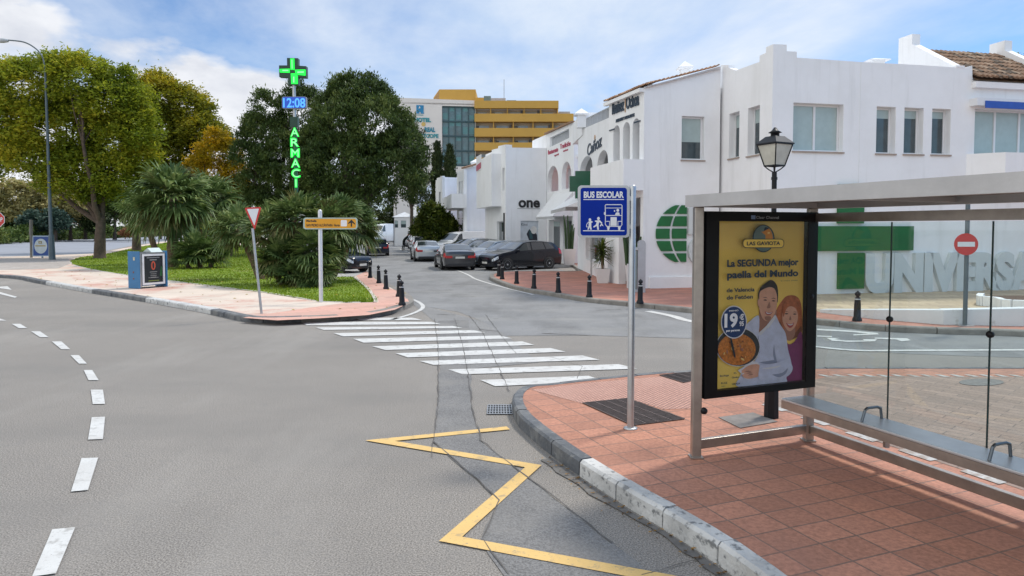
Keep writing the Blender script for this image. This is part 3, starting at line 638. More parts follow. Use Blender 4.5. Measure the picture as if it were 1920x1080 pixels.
# awning and balcony box on the right
r = WC.rect(1818, 190, 2010, 204); ledge(WC, r, 'awning_box', cb, FRM, .003, .30)
r = WC.rect(1832, 196, 2010, 209); ledge(WC, r, 'awning_valance', cb, mat('blue_fabric', (.03, .10, .42), .8), .31, .34)
(u0, z_0), (u1, _), (_, z_1), _ = WC.rect(1845, 296, 2300, 342)
ua = WC.uz(1812, 300)[0]; mb = MB(); mb.prism([(WC.p(ua, 0).x, WC.p(ua, 0).y), (WC.p(u0, 0, .8).x, WC.p(u0, 0, .8).y), (WC.p(u1, 0, .8).x, WC.p(u1, 0, .8).y), (WC.p(u1, 0).x, WC.p(u1, 0).y)], Matrix.Translation((0, 0, z_0)), z_1-z_0)
mb.build('balcony', WHITE, cb)
# cornice line and wall joint
ledge(WC, WC.rect(1609, 117, 1610.2, 553), 'wall_joint', cb, JOINTW, -.01, .006)
# plinth
mb = MB(); mb.box(WA.p(1.7, .28, .04), (2.9, .08, .5), rz=math.atan2(WA.u.y, WA.u.x)); mb.build('plinth', WHITE, cb)
# firewall, tiled roof, chimneys
for sh_ in (0, 4.07, 8.14):
    uF = WC.uz(1823, 140)[0]+sh_; zt_ = WC.uz(1823, 123)[1]; zl = WC.uz(1815, 128)[1]
    M = frame(WC.p(uF-.32, 0, 0), -WC.n, (0, 0, 1)); mbf = MB()
    mbf.prism([(-.012, zl), (2.6, zl), (2.6, zt_+1.55), (1.95, zt_+1.55), (1.95, zt_+1.18), (.12, zt_), (-.012, zt_-.02)], M, -.34)
    mbf.build('fire_wall', WHITE, cb, label='white sloped fire wall ending in a raised block')
ea = WC.p(WC.uz(1823, 140)[0]+.02, WC.uz(1825, 150)[1]+.05, .22); eb = ea+WC.u*11; eb.z = ea.z
tile_roof('tiled_roof', ea, eb, (-WC.n*.84+Vector((0, 0, .5))), 2.95, cb, TL, label='weathered brown barrel tile roof')
ledge(WC, [(WC.uz(1823, 140)[0], ea.z-.32), (20, ea.z-.32), (20, ea.z-.12), (WC.uz(1823, 140)[0], ea.z-.12)], 'cornice', cb, WHITE, .002, .16)
# clay coping tiles on the street front
za = WD.uz(1142, 191)[1]; a_ = WD.p(-.25, za, .14); b_ = Vector((A0[0], A0[1], 0))+WD.n*.14; b_.z = WD.uz(1207, 164)[1]
tile_roof('roof_coping', a_, b_, (-WD.n+Vector((0, 0, .35))), .8, cb, TL2, step=.16, r=.06, label='clay tile coping above the street front')
mb = MB(); mb.beam(a_-Vector((0, 0, .09))-WD.n*.05, b_-Vector((0, 0, .09))-WD.n*.05, .16, .13); mb.build('cornice', WHITE, cb)
a2 = WA.p(-.02, WA.uz(1209, 161.5)[1]+.02, .1); b2 = WA.p(WA.uz(1349, 124)[0], WA.uz(1349, 124)[1]+.0, .1)
tile_roof('roof_coping', a2, b2, (-WA.n+Vector((0, 0, .08))), .6, cb, TL2, step=.16, r=.04)
# little pyramid chimney caps
def pyr_chimney(name, px, py0, py1, Y, wpx, parent, label=None):
    c = AT(px, py1, Y); w_ = wpx/F*Y; zt = AT(px, py0, Y).z; h = zt-c.z; mb = MB()
    mb.box((c.x, c.y, c.z+h*.2-h*.3), (w_*.62, w_*.62, h*1.0)); mb.box((c.x, c.y, c.z+h*.45), (w_, w_, h*.1))
    b = c.z+h*.5; q = w_*.52
    mb.add([(c.x-q, c.y-q, b), (c.x+q, c.y-q, b), (c.x+q, c.y+q, b), (c.x-q, c.y+q, b), (c.x, c.y, zt)], [(0, 1, 4), (1, 2, 4), (2, 3, 4), (3, 0, 4), (3, 2, 1, 0)])
    return mb.build(name, WHITE, parent, label=label)
pyr_chimney('chimney', 1284, 114, 141, 29, 26, cb)
pyr_chimney('chimney', 1641, 109, 121, 27, 38, cb)
# plant on the tiled roof and loose tiles
# lettering
M = frame(WD.p(WD.uz(1149, 215)[0], WD.uz(1149, 214.5)[1], .012), WD.u, (0, 0, 1))
wD = WD.uz(1199, 200)[0]-WD.uz(1149, 200)[0]
m_ = text_mb('Ibañez', .68, M, .03, bold=.012, width=wD*.46); m_ = text_mb('Ochoa', .68, M @ Matrix.Translation((wD*.54, 0, 0)), .03, bold=.012, width=wD*.46, mb=m_)
m_ = text_mb('ASESORES Y ABOGADOS', .16, M @ Matrix.Translation((wD*.14, -.36, 0)), .02, bold=.006, width=wD*.7, mb=m_)
M2 = M @ Matrix.Translation((0, -.62, 0))
for a, b in ((-.12, .1), (.82, 1.05)): m_.prism([(wD*a, 0), (wD*b, 0), (wD*b, .05), (wD*a, .05)], M2, .02)
m_.prism([(wD*.49, -.1), (wD*.51, -.1), (wD*.515, .62), (wD*.495, .62)], M, .02, 1)
m_.build('lettering', [INK, mat('tan_paint', (.5, .33, .2), .6)], cb)
# green globe, cross and raised letters
def arcp(cx, cy, rx, ry, a0, a1, n=12): return [(cx+rx*math.cos(R(a0+(a1-a0)*k/n)), cy+ry*math.sin(R(a0+(a1-a0)*k/n))) for k in range(n+1)]
gc = WA.uz(1286, 438); gs = (WA.uz(1286, 438)[0]-WA.uz(1229, 438)[0]); gh = (WA.uz(1286, 381)[1]-WA.uz(1286, 495)[1])/2
M = frame(WA.p(gc[0], gc[1], .005), WA.u, (0, 0, 1)); mb = MB(); g_ = .03
bands = [(-.93, -.645), (-.57, -.24), (-.165, .165), (.24, .57), (.645, .93)]
for v0, v1 in bands:
    def ex(v): return gs*math.sqrt(max(0, 1-v*v))
    def mid(v): return .56*gs*math.sqrt(max(0, 1-v*v*.98))-.0 if False else -gs*.62*math.sqrt(max(0, 1-v*v))
    n = 6; vv = [v0+(v1-v0)*k/n for k in range(n+1)]
    def off(v): return v*.25*gs
    L1 = [(-ex(v), v*gh) for v in vv]; L2 = [(-(.56-.36*v*v)*gs, v*gh) for v in vv]; gg = .085*gs
    L1 = [(min(p[0], q[0]-.004), p[1]) for p, q in zip(L1, L2)]
    mb.prism([p for p in L1]+[p for p in L2[::-1]], M, .06)
    mb.prism([(x+gg, y) for x, y in L2]+[(0, v1*gh), (0, v0*gh)], M, .06)
mb.build('green_globe_emblem', GREEN, cb)
mb = MB()
for rr in ((1532, 424, 1708, 470), (1569, 346, 1616, 419), (1569, 474, 1616, 541)):
    (u0, z_0), (u1, _), (_, z_1), _ = WC.rect(*rr)
    M = frame(WC.p(0, 0, .004), WC.u, (0, 0, 1)); mb.prism([(u0, z_0), (u1, z_0), (u1, z_1), (u0, z_1)], M, .12)
mb.build('green_cross_panel', GREEN, cb, label='large dark green cross of flat boxes on the white wall')
def big_text(txt, W, x0, x1, ytop, ybot, m, parent, t=.14, sz=None, name='raised_lettering', bold=.03):
    a = W.uz(x0, ybot); b = W.uz(x1, ybot); h = W.uz((x0+x1)/2, ytop)[1]-W.uz((x0+x1)/2, ybot)[1]
    M = frame(W.p(a[0], W.uz((x0+x1)/2, ybot)[1], .003), W.u, (0, 0, 1)); return text_mb(txt, h/.70, M, t, bold=bold, width=b[0]-a[0]).build(name, m, parent)
big_text('UNIVERSAL', WC, 1617, 1972, 477, 541, WLET, cb, bold=.10)
big_text('F', WA, 1288, 1312, 392, 436, WLET, cb, bold=.06); big_text('G', WA, 1288, 1330, 446, 494, WLET, cb, bold=.06)
text_mb('e', .16, frame(WC.p(WC.uz(1785, 500)[0], WC.uz(1785, 520)[1], .0), WC.u, (0, 0, 1)), .01)

# --- middle shop building (balustrade, Cañoz sign)
E0 = (PX(1084, 37), 37.); WE = Wall(E0, D0)
mid = thing('shop_building', 'white terraced building with dark blue round-lettered sign and grey roof balustrade', 'building', ((E0[0]+D0[0])/2, 31, 0))
mb = MB(); arE = [WE.arch(1087, 293, 1111, 335), WE.arch(1120, 282, 1140, 322)]; doorE = WE.rect(1098, 440, 1133, 492)
wall_piece(mb, WE, outline(WE, [(1084, 254), (1142, 228)], -.1), arE+[doorE], t=.3)
mb.box(WE.p(3.3, 4.5, -1.7), (6.5, .1, 3.6), rz=math.atan2(WE.u.y, WE.u.x)); mb.box(WE.p(3.3, 3.05, -.95), (6.5, 1.4, .1), rz=math.atan2(WE.u.y, WE.u.x))
Q1 = (E0[0]+7, E0[1]+2.0); mb.prism([(E0[0]+.15, E0[1]), (D0[0]+.2, D0[1]+.1), (D0[0]+3, D0[1]+6), Q1], Matrix.Translation((0, 0, 6.2)), .2); plain(mb, Wall(Q1, E0), 0, 6.3)
mb.build('wall', WHITE, mid)
window(WE, doorE, mid, .2, 2, 0, sill=False, label='glazed shop door')
def balustrade(W, x0, yt0, yb0, x1, yt1, yb1, parent, back=.12, n=26, m=None):
    a0 = W.uz(x0, yt0); a1 = W.uz(x1, yt1); b0 = W.uz(x0, yb0); b1 = W.uz(x1, yb1); mb = MB()
    def pt(q): return W.p(q[0], q[1], -back)
    mb.beam(pt(a0), pt(a1), .06, .06); mb.beam(pt(b0), pt(b1), .06, .05)
    for k in range(n+1):
        t = k/n; a = pt(a0).lerp(pt(a1), t); b = pt(b0).lerp(pt(b1), t); mb.beam(b, a, .07 if k % 5 else .12, .03)
    return mb.build('balustrade', m or GREY, parent)
balustrade(WE, 1093.5, 224, 241, 1141, 200, 220, mid, n=34)
mb = MB(); q0 = WE.uz(1093, 241.5); q1 = WE.uz(1142, 220.5); w0 = WE.uz(1093, 250); w1 = WE.uz(1142, 229)
mb.prism([w0, w1, q1, q0], frame(WE.p(0, 0, -.25), WE.u, (0, 0, 1)), .25-.003); mb.build('parapet', WHITE, mid)
r = WE.rect(1075, 222, 1093, 262); mb = MB(); (u0, z_0), (u1, _), (_, z_1), _ = r; mb.box(WE.p((u0+u1)/2, (z_0+z_1)/2, -.35), (u1-u0, .8, z_1-z_0), rz=math.atan2(WE.u.y, WE.u.x)); mb.build('pier', WHITE, mid)
pyr_chimney('chimney', 1090, 203, 226, 35, 26, mid)
big_text('Cañoz', WE, 1102, 1129, 261, 283, INK, mid, t=.03, name='lettering', bold=.01)
mb = MB(); c = WE.uz(1116, 258); mb.prism(arcp(c[0], c[1], .13, .12, 0, 360, 10)[:-1], frame(WE.p(0, 0, .003), WE.u, (0, 0, 1)), .03); mb.build('sign_emblem', mat('tan_paint', (.5, .33, .2), .6), mid)
# --- building with the red sign
G0 = (PX(1025, 48), 48.); G1 = (PX(1076, 42.5), 42.5); WG = Wall(G0, G1)
red = thing('shop_building', 'white terraced building with a small red sign, roof railing and pale awnings over its entrance', 'building', ((G0[0]+G1[0])/2, 42, 0))
mb = MB(); arG = [WG.arch(1026.5, 311, 1047, 359), WG.arch(1053, 303, 1071, 354)]; rl = WG.rect(1031, 247, 1067, 268)
q = [WG.uz(1031, 258), WG.uz(1067, 240.5), WG.uz(1067, 258.5), WG.uz(1031, 276)]
dG = WG.rect(1029, 412, 1050, 477); dG2 = WG.rect(1056, 412, 1072, 474)
wall_piece(mb, WG, outline(WG, [(1025, 252), (1076, 229)], 0), arG+[[q[3], q[2], q[1], q[0]]]+[dG, dG2], t=.3)
for z_, hh in ((4.5, 3.8),): mb.box(WG.p(WG.len/2, z_, -1.6), (WG.len*1.0, .1, hh), rz=math.atan2(WG.u.y, WG.u.x))
mb.prism([(G0[0]+.2, G0[1]), (G1[0]+.2, G1[1]), (G1[0]+7, G1[1]+2), (G0[0]+8, G0[1]+3)], Matrix.Translation((0, 0, 6.6)), .2)
G2 = (PX(996, 49.5), 49.5); Wg2 = Wall(G2, G0); wall_piece(mb, Wg2, outline(Wg2, [(998, 264), (1025, 252)], 3), (), t=.25)
mb.build('wall', WHITE, red)
window(WG, dG, red, .3, 1, .16, sill=False, fw_=.1); window(WG, dG2, red, .3, 1, 0, sill=False)
balustrade(WG, 1031.5, 259, 275, 1066.5, 241.5, 257.5, red, back=.2, n=30)
mb = MB(); mb.beam(WG.p(WG.uz(1024, 252)[0], WG.uz(1024, 252)[1]+.04, -.1), WG.p(WG.uz(1076, 229)[0], WG.uz(1076, 229)[1]+.04, -.1), .5, .09); mb.build('roof_edge', TL2[1], red)
REDL = mat('red_lettering', (.42, .05, .10), .5)
a = WG.uz(1028, 290); b = WG.uz(1070, 276); M = frame(WG.p(a[0], a[1]-.0, .004), WG.u, (0, 0, 1))
wl = b[0]-a[0]; m_ = text_mb('Restaurante', .42, M, .02, bold=.008, width=wl*.47); m_ = text_mb('Tradición', .42, M @ Matrix.Translation((wl*.56, .10, 0)), .02, bold=.008, width=wl*.44, mb=m_)
m_ = text_mb('especial', .2, M @ Matrix.Translation((wl*.3, -.26, 0)), .02, width=wl*.2, mb=m_); m_ = text_mb('mariscos', .2, M @ Matrix.Translation((wl*.7, -.16, 0)), .02, width=wl*.2, mb=m_); m_.build('lettering', REDL, red)
AWN = mat('awning_fabric', (.70, .71, .72), .85, var=.04)
def awning(W, tl, tr, out, drop_y, parent, x0, x1):
    a = W.uz(*tl); b = W.uz(*tr); c = W.uz(x0, drop_y); d = W.uz(x1, drop_y); mb = MB()
    A, B = W.p(a[0], a[1], .01), W.p(b[0], b[1], .01); Cc = W.p(a[0], c[1], out); Dd = W.p(b[0], c[1], out); k = Vector((0, 0, .16))
    mb.add([A, B, Dd, Cc], [(0, 3, 2, 1)]); mb.add([A-k*.1, B-k*.1, Dd-k*.1, Cc-k*.1], [(0, 1, 2, 3)]); mb.add([Cc, Dd, Dd-k, Cc-k], [(0, 3, 2, 1), (0, 1, 2, 3)])
    mb.add([A, Cc, W.p(a[0], c[1], .01)], [(0, 1, 2)]); mb.add([B, Dd, W.p(b[0], c[1], .01)], [(0, 2, 1)])
    return mb.build('awning', AWN, parent)
awning(WG, (1040, 362), (1074, 360), 1.3, 408, red, 1024, 1051); awning(WE, (1086, 361), (1126, 361), 1.5, 400, mid, 1060, 1100)
# --- building 'one'
H1 = G0; H0_ = (PX(948, 47.2), 47.2); WH = Wall(H0_, H1); H2 = (PX(910, 54.4), 54.4); WI = Wall(H2, H0_)
one = thing('shop_building', 'white block with bold black lower case lettering and a poster window facing the parked cars', 'building', (0, 47, 0))
mb = MB(); pw = WH.rect(976, 414, 1010, 452)
wall_piece(mb, WH, outline(WH, [(948, 271), (960, 271.6), (960.2, 276.7), (1024.5, 277.7)], -.1), [pw])
hi = [WI.rect(942, 315, 946, 358), WI.rect(931.5, 415, 944, 456)]
wall_piece(mb, WI, outline(WI, [(910, 290), (922, 285), (922.2, 281), (934, 278), (934.2, 274), (947.8, 271)], -.1), hi)
mb.prism([(H2[0]+.2, H2[1]), (H0_[0]+.1, H0_[1]+.2), (H1[0], H1[1]+.15), (H1[0]+8, H1[1]+4), (H2[0]+8, H2[1]+4)], Matrix.Translation((0, 0, 6.9)), .2); plain(mb, Wall((H2[0]+8, H2[1]+4), H2), 0, 7.0)
mb.build('wall', WHITE, one)
mb = MB(); u = WI.uz(910, 330)[0]; u2 = WI.uz(940, 330)[0]; z_0 = WI.uz(925, 389)[1]; z_1 = WI.uz(925, 296)[1]
mb.box(WI.p((u+u2)/2, (z_0+z_1)/2, .35), (u2-u, .7, z_1-z_0), rz=math.atan2(WI.u.y, WI.u.x)); mb.build('bay', WHITE, one)
for r in hi: window(WI, r, one, .15, 1, 0, sill=False)
big_text('one', WH, 972, 1012, 369.5, 388.5, BLACK, one, t=.05, name='lettering', bold=.03)
ledge(WH, WH.rect(970, 390.6, 1012, 391.8), 'sign_underline', one, GREY, .003, .02)
(u0, z_0), (u1, _), (_, z_1), _ = pw; mb = MB(); M = frame(WH.p(0, 0, -.1), WH.u, (0, 0, 1)); w_ = u1-u0; h_ = z_1-z_0
mb.prism([(u0, z_0), (u1, z_0), (u1, z_1), (u0, z_1)], M, .02, 0)
mb.prism([(u0+w_*.5, z_0), (u0+w_*.95, z_0), (u0+w_*.93, z_0+h_*.3), (u0+w_*.8, z_0+h_*.5), (u0+w_*.62, z_0+h_*.45), (u0+w_*.5, z_0+h_*.6), (u0+w_*.35, z_0+h_*.35)], M, .024, 1)
mb.prism(arcp(u0+w_*.75, z_0+h_*.55, w_*.17, h_*.2, 0, 360)[:-1], M, .027, 2)
mb.prism([(u0+w_*.5, z_0+h_*.55), (u0+w_*.62, z_0+h_*.5), (u0+w_*.7, z_0+h), (u0+w_*.52, z_0+h)], M, .026, 3)
mb = text_mb('Kirei', .3, M @ Matrix.Translation((u0+w_*.06, z_0+h_*.75, .02)), .004, mi=1, mb=mb, width=w_*.34)
mb.build('poster_window', [mat('poster_pale', (.55, .60, .66), .3), mat('poster_dark', (.03, .035, .05), .3), mat('poster_white', (.7, .7, .7), .3), mat('poster_teal', (.04, .10, .12), .3)], one)
mb = MB(); r = WI.rect(910.5, 292, 920, 320); (u0, z_0), (u1, _), (_, z_1), _ = r
mb.prism(r, frame(WI.p(0, 0, .705), WI.u, (0, 0, 1)), .03, 0); mb.prism([(u0, z_0), (u1, z_0+.1), (u1, z_0+.55), (u0, z_0+.45)], frame(WI.p(0, 0, .736), WI.u, (0, 0, 1)), .01, 1)
mb.build('wall_sign', [mat('sign_white', (.75, .75, .76), .5), REDL], one)
mb = MB(); p = WH.p(.02, 0, .05); q0 = WI.p(WI.len-.25, 0, .06); mb.tube([(q0.x, q0.y, 0), (q0.x, q0.y, WI.uz(938, 400)[1])], .05, 8); mb.build('drain_pipe', BLACK, one)
# --- white buildings further up the street
def block(label, W_list, z0=-.1, roof=None, t=.25, back=8):
    b = thing('white_building', label, 'building', (W_list[0][0].a.x, W_list[0][0].a.y, 0)); mb = MB(); zmax = 0
    for W, top, hs in W_list:
        o = outline(W, top, z0); zmax = min([p[1] for p in o[2:]]+([zmax] if zmax else [])); wall_piece(mb, W, o, hs, t=t)
    a = W_list[0][0].a; e = W_list[-1][0].p(W_list[-1][0].len, 0); bk = Vector((back*.9, back*.6, 0))
    pts = [(W[0].a.x, W[0].a.y) for W in W_list]+[(e.x, e.y), (e.x+bk.x, e.y+bk.y), (a.x+bk.x, a.y+bk.y)]
    mb.prism([(x+.15, y+.15) for x, y in pts], Matrix.Translation((0, 0, zmax-.35)), .2); plain(mb, Wall(pts[-1], pts[0]), z0, zmax-.2); plain(mb, Wall(pts[-2], pts[-1]), z0, zmax-.2); plain(mb, Wall(pts[-3], pts[-2]), z0, zmax-.2)
    mb.build('wall', WHITE, b); return b
J0 = (PX(870, 57), 57.); J1 = (PX(911, 58), 58.); J2 = (PX(857, 63), 63.)
WJ = Wall(J0, J1); WK = Wall(J2, J0); hj = [WJ.rect(898, 338, 910, 368)]; hk = [WK.rect(860, 340, 863, 368), WK.rect(865, 339, 868.5, 368)]
b2 = block('white building with clay tiled roof edge, red shutter and projecting balcony', [(WK, [(857, 322), (870, 319)], hk), (WJ, [(870, 318), (911, 306)], hj)])
window(WJ, hj[0], b2, .2, 1, .4)
for r in hk: window(WK, r, b2, .2, 1, 0, sill=False)
mb = MB(); mb.beam(WJ.p(0, WJ.uz(870, 317)[1]+.1, -.1), WJ.p(WJ.len, WJ.uz(911, 305)[1]+.1, -.1), .7, .14); mb.build('roof_edge', TL2[1], b2)
(u0, z_0), (u1, _), (_, z_1), _ = WK.rect(850, 369, 870, 393); mb = MB(); mb.box(WK.p((u0+u1)/2+1, (z_0+z_1)/2, .5), (u1-u0, 1.2, z_1-z_0), rz=math.atan2(WK.u.y, WK.u.x)); mb.build('balcony', WHITE, b2)
pyr_chimney('chimney', 896, 296, 314, 62, 26, b2)
mb = MB(); r = WK.rect(849, 419, 859, 436); mb.prism(r, frame(WK.p(0, 0, .003), WK.u, (0, 0, 1)), .05); mb.build('shop_shutter', mat('red_shutter', (.45, .03, .04), .5), b2)
mb = MB(); r = WK.rect(861, 395, 869, 436); mb.prism(r, frame(WK.p(0, 0, .003), WK.u, (0, 0, 1)), .04); mb.build('shop_window', PANE, b2)
K0 = (PX(829, 66), 66.); K1 = (PX(860, 67.5), 67.5); K2 = (PX(812, 74), 74.); WL1 = Wall(K0, K1); WL2 = Wall(K2, K0)
hl = [WL2.rect(814, 370, 816.5, 398), WL2.rect(823, 360, 826, 385)]
b3 = block('plain white stepped building, third of the row past the lettered block', [(WL2, [(812, 341), (819, 337), (819.2, 334), (829, 331)], hl), (WL1, [(829, 330), (834, 330), (834.2, 332), (860, 333)], [])])
for r in hl: window(WL2, r, b3, .2, 1, 0, sill=False)
S0 = (PX(783, 86), 86.); S1 = (PX(813, 88), 88.); S2 = (PX(770, 98), 98.); WS1 = Wall(S0, S1); WS2 = Wall(S2, S0); hs = [WS1.rect(797, 365, 806, 383)]
b4 = block('farthest low white building of the row, behind the round bush', [(WS2, [(770, 395), (783, 380)], []), (WS1, [(783, 360), (795, 350), (813, 345)], hs)])
window(WS1, hs[0], b4, .2, 1, 0)
balustrade(WS1, 778, 384, 393, 800, 384, 393, b4, back=-.4, n=12)
# kiosk with pyramid roof
ky = 88; c = AT(756, 440, ky); kx0 = PX(738, ky); kx1 = PX(774, ky); ki = thing('kiosk', 'small white kiosk with a pointed grey roof at the far end of the street', 'kiosk', (c.x, ky, 0)); zt = AT(756, 397, ky).z; ze = AT(756, 407, ky).z; kw = kx1-kx0
WKi = Wall((kx0, ky), (kx1, ky)); hk = [WKi.rect(739.5, 413, 747, 427.5), WKi.rect(751, 413, 762, 427.5)]; mb = MB(); wall_piece(mb, WKi, [(0, 0), (kw, 0), (kw, ze-.01), (0, ze-.01)], hk, t=.1)
for a, b in (((kx1, ky), (kx1, ky+kw)), ((kx0, ky+kw), (kx0, ky))): plain(mb, Wall(a, b), 0, ze-.01, t=.1)
mb.build('wall', WHITE, ki)
for r in hk: window(WKi, r, ki, .03, 1, .5, sill=False, fw_=.05)
mb = MB(); q = kw*.56; cx = (kx0+kx1)/2; cy = ky+kw/2
mb.add([(cx-q, cy-q, ze), (cx+q, cy-q, ze), (cx+q, cy+q, ze), (cx-q, cy+q, ze), (cx, cy, zt)], [(0, 1, 4), (1, 2, 4), (2, 3, 4), (3, 0, 4), (3, 2, 1, 0)]); mb.build('roof', mat('kiosk_roof', (.55, .57, .6), .5), ki)
# --- hotel
HY = 140.; OCH = mat('ochre_render', (.54, .315, .065), .8, var=.06, vs=.3); OCHD = mat('tan_render', (.40, .24, .10), .8); CRM = mat('cream_render', (.74, .68, .62), .85, var=.03, vs=.3)
hot = thing('hotel', 'tall hotel with cream wall, teal glass strip and long ochre balconies', 'building', (PX(850, HY), HY, 0))
def hx(p): return PX(p, HY)
def hz(py, px=850): return AT(px, py, HY).z
WHo = Wall((hx(742), HY-2.2), (hx(892), HY)); mb = MB(); gl = WHo.rect(829, 199, 891, 312)
wall_piece(mb, WHo, outline(WHo, [(742, 183), (891.5, 188.5)], 0), [gl], t=.5)
bx0, bx1 = hx(740), hx(892); plain(mb, Wall((bx0, HY+14), (WHo.a.x, WHo.a.y)), 0, WHo.uz(744, 184)[1]-.2, t=.5)
mb.prism([(WHo.a.x, WHo.a.y), (hx(892), HY), (hx(892), HY+14), (bx0, HY+14)], Matrix.Translation((0, 0, hz(190)-.8)), .3); mb.build('wall', CRM, hot)
(u0, z_0), (u1, _), (_, z_1), _ = gl; mb = MB(); mb.prism(gl, frame(WHo.p(0, 0, -.6), WHo.u, (0, 0, 1)), .1, 0); g = mb.build('glass_facade', [mat('teal_glass', (.05, .13, .15), .12, var=.5, vs=.35, spec=.8)], hot)
mb = MB()
for k in range(6):
    u = u0+(u1-u0)*k/5; mb.box(WHo.p(u, (z_0+z_1)/2, -.4), (.18, .2, z_1-z_0), rz=math.atan2(WHo.u.y, WHo.u.x))
for k in range(5):
    z = z_1-(z_1-z_0)*k/4.1
    mb.box(WHo.p((u0+u1)/2, z-.1, -.35), (u1-u0, .2, .3), rz=math.atan2(WHo.u.y, WHo.u.x), mi=0)
mb.build('mullions', mat('teal_metal', (.025, .07, .08), .4), g)
mb = MB()
for k in range(5):
    for j in range(4):
        if rng.random() < .7:
            ua = u0+(u1-u0)*(k+.12)/5; ub = u0+(u1-u0)*(k+.88)/5; zb = z_1-(z_1-z_0)*(j+1-.12)/4.1; h = rng.uniform(.5, 1.6)
            zz = zb if rng.random() < .5 else zb+(z_1-z_0)/4.1*.55
            mb = MB(); mb.prism([(ua, zz), (ub, zz), (ub, zz+h), (ua, zz+h)], frame(WHo.p(0, 0, -.499), WHo.u, (0, 0, 1)), .01); mb.build('blind', mat('teal_blind', (.10, .24, .24), .4), g)
# ochre wing with balconies
floors = [(190, 204), (214, 229), (241, 257), (268, 283), (296, 312)]
ox0, ox1, ox2 = hx(890.5), hx(1046), hx(1074); fy = HY+.2
mb = MB(); mb.box(((ox0+ox1)/2, fy+7, hz(204)/2), (ox1-ox0, 12, hz(204))); mb.box(((ox1+ox2)/2, fy+7.5, hz(216)/2), (ox2-ox1-.1, 11, hz(216))); mb.build('wing_wall', mat('balcony_wall', (.50, .42, .31), .85), hot)
for i, (ya, yb) in enumerate(floors):
    x1 = ox1 if i == 0 else ox2; za, zb = hz(ya), hz(yb); mb = MB(); mb.box(((ox0+x1)/2, fy-.8, (za+zb)/2), (x1-ox0, .3, za-zb)); mb.box(((ox0+x1)/2, fy+.15, zb+.15), (x1-ox0-.02, 1.6, .28)); mb.box((x1-.12, fy+.15, (za+zb)/2), (.3, 1.62, za-zb))
    bal = mb.build('balcony', OCH, hot)
    if i < 4:
        zt_, zb_ = hz(yb+1), hz(floors[i+1][0]-1); mb = MB(); n = 5 if i else 5
        for k in range(n):
            x = ox0+(x1-ox0)*(k)/n; wd = (x1-ox0)/n
            f = MB(); f.box((x+wd*.40, fy+.95, (zt_+zb_)/2-.2), (wd*.62, .12, (zt_-zb_)-.5), mi=0)
            if rng.random() < .5: f.box((x+wd*.14, fy+.87, (zt_+zb_)/2-.2), (wd*.14, .1, (zt_-zb_)-.6), mi=1)
            if rng.random() < .6: f.box((x+wd*.80, fy+.6, zb_+.3), (wd*.08, .3, .9), mi=1)
            f.build('window', [mat('hotel_glass', (.30, .38, .44), .2, var=.2, vs=.8), mat('dark_glass', (.03, .03, .04), .2)], hot)
            mp_ = MB(); mp_.box((x+wd*.96, fy+.2, (zt_+zb_)/2), (.22, 1.4, zt_-zb_+.3)); mp_.build('partition', OCH, hot)
mb = MB(); a0, a1 = hx(822), hx(891); mb.prism([(a0, HY+3), (a1, HY+3), (a1, HY+12), (a0-2.2, HY+12)], Matrix.Translation((0, 0, hz(192))), hz(162)-hz(192)); mb.prism([(hx(809), HY+2.5), (a0-.02, HY+3), (a0-.02, HY+12), (hx(809), HY+12)], Matrix.Translation((0, 0, hz(192))), .3)
mb.build('roof_block', OCH, hot)
mb = MB(); M = frame((0, HY+3.4, 0), (1, 0, 0), (0, 0, 1)); mb.prism([(hx(808), hz(186)), (a0, hz(186)), (a0, hz(162.5))], M, .4); mb.build('roof_ramp', OCHD, hot)
mb = MB()
for x0_, x1_, y0_, y1_, mi in ((891, 907, 181, 191, 0), (907, 920, 178, 188, 1), (920, 948, 182, 190, 2), (950, 968, 186, 192, 1), (968, 1000, 187, 192, 2), (1040, 1047, 191, 214, 0)):
    mb = MB(); mb.box((hx((x0_+x1_)/2), HY+2+x0_*.001, hz((y0_+y1_)/2)), (hx(x1_)-hx(x0_), 2, hz(y0_)-hz(y1_)+.3)); mb.build('roof_equipment', (OCH, mat('tank_green', (.16, .22, .21), .6), mat('roof_grey', (.45, .43, .42), .8))[mi], hot)
mb = MB(); mb.tube([(hx(945), HY+2, hz(190)), (hx(945), HY+2, hz(145))], .07, 6); mb.build('antenna', GREY, hot)
mb = MB(); mb.box((hx(1060), HY+5, hz(214)), (2.3, 3, 2.2)); mb.build('roof_equipment', mat('roof_grey'), hot)

TEAL = mat('teal_lettering', (.03, .27, .30), .5); BLUEL = mat('blue_logo', (.02, .22, .42), .5)
def ht(txt, x0, x1, yb, h, m, bold=.02):
    a = WHo.uz(x0, yb); b = WHo.uz(x1, yb); hh = (WHo.uz(x0, yb-h)[1]-a[1]); text_mb(txt, hh/.7, frame(WHo.p(a[0], a[1], .01), WHo.u, (0, 0, 1)), .1, bold=bold*3, width=b[0]-a[0]).build('lettering', m, hot)
ht('HOTEL', 777, 808, 228, 7, TEAL); ht('REAL', 796, 816, 247, 8, mat('teal_blue_lettering', (.02, .22, .30), .5)); ht('ESTCOPE', 785, 822, 258, 7, TEAL, .015)
a = WHo.uz(780.5, 213); b = WHo.uz(795, 197.5); w_ = b[0]-a[0]; h_ = b[1]-a[1]; M = frame(WHo.p(a[0], a[1], .01), WHo.u, (0, 0, 1)); mb = MB()
mb.prism([(0, 0), (w_*.38, 0), (w_*.42, h_*.22), (w_*.52, h_*.22), (w_*.58, 0), (w_, 0), (w_*.94, h_*.2), (w_*.94, h_), (0.02, h_)], M, .1); mb.prism([(w_*.3, h_*.6), (w_*.55, h_*.66), (w_*.42, h_*.9)], M @ Matrix.Translation((0, 0, .1)), .02, 1)
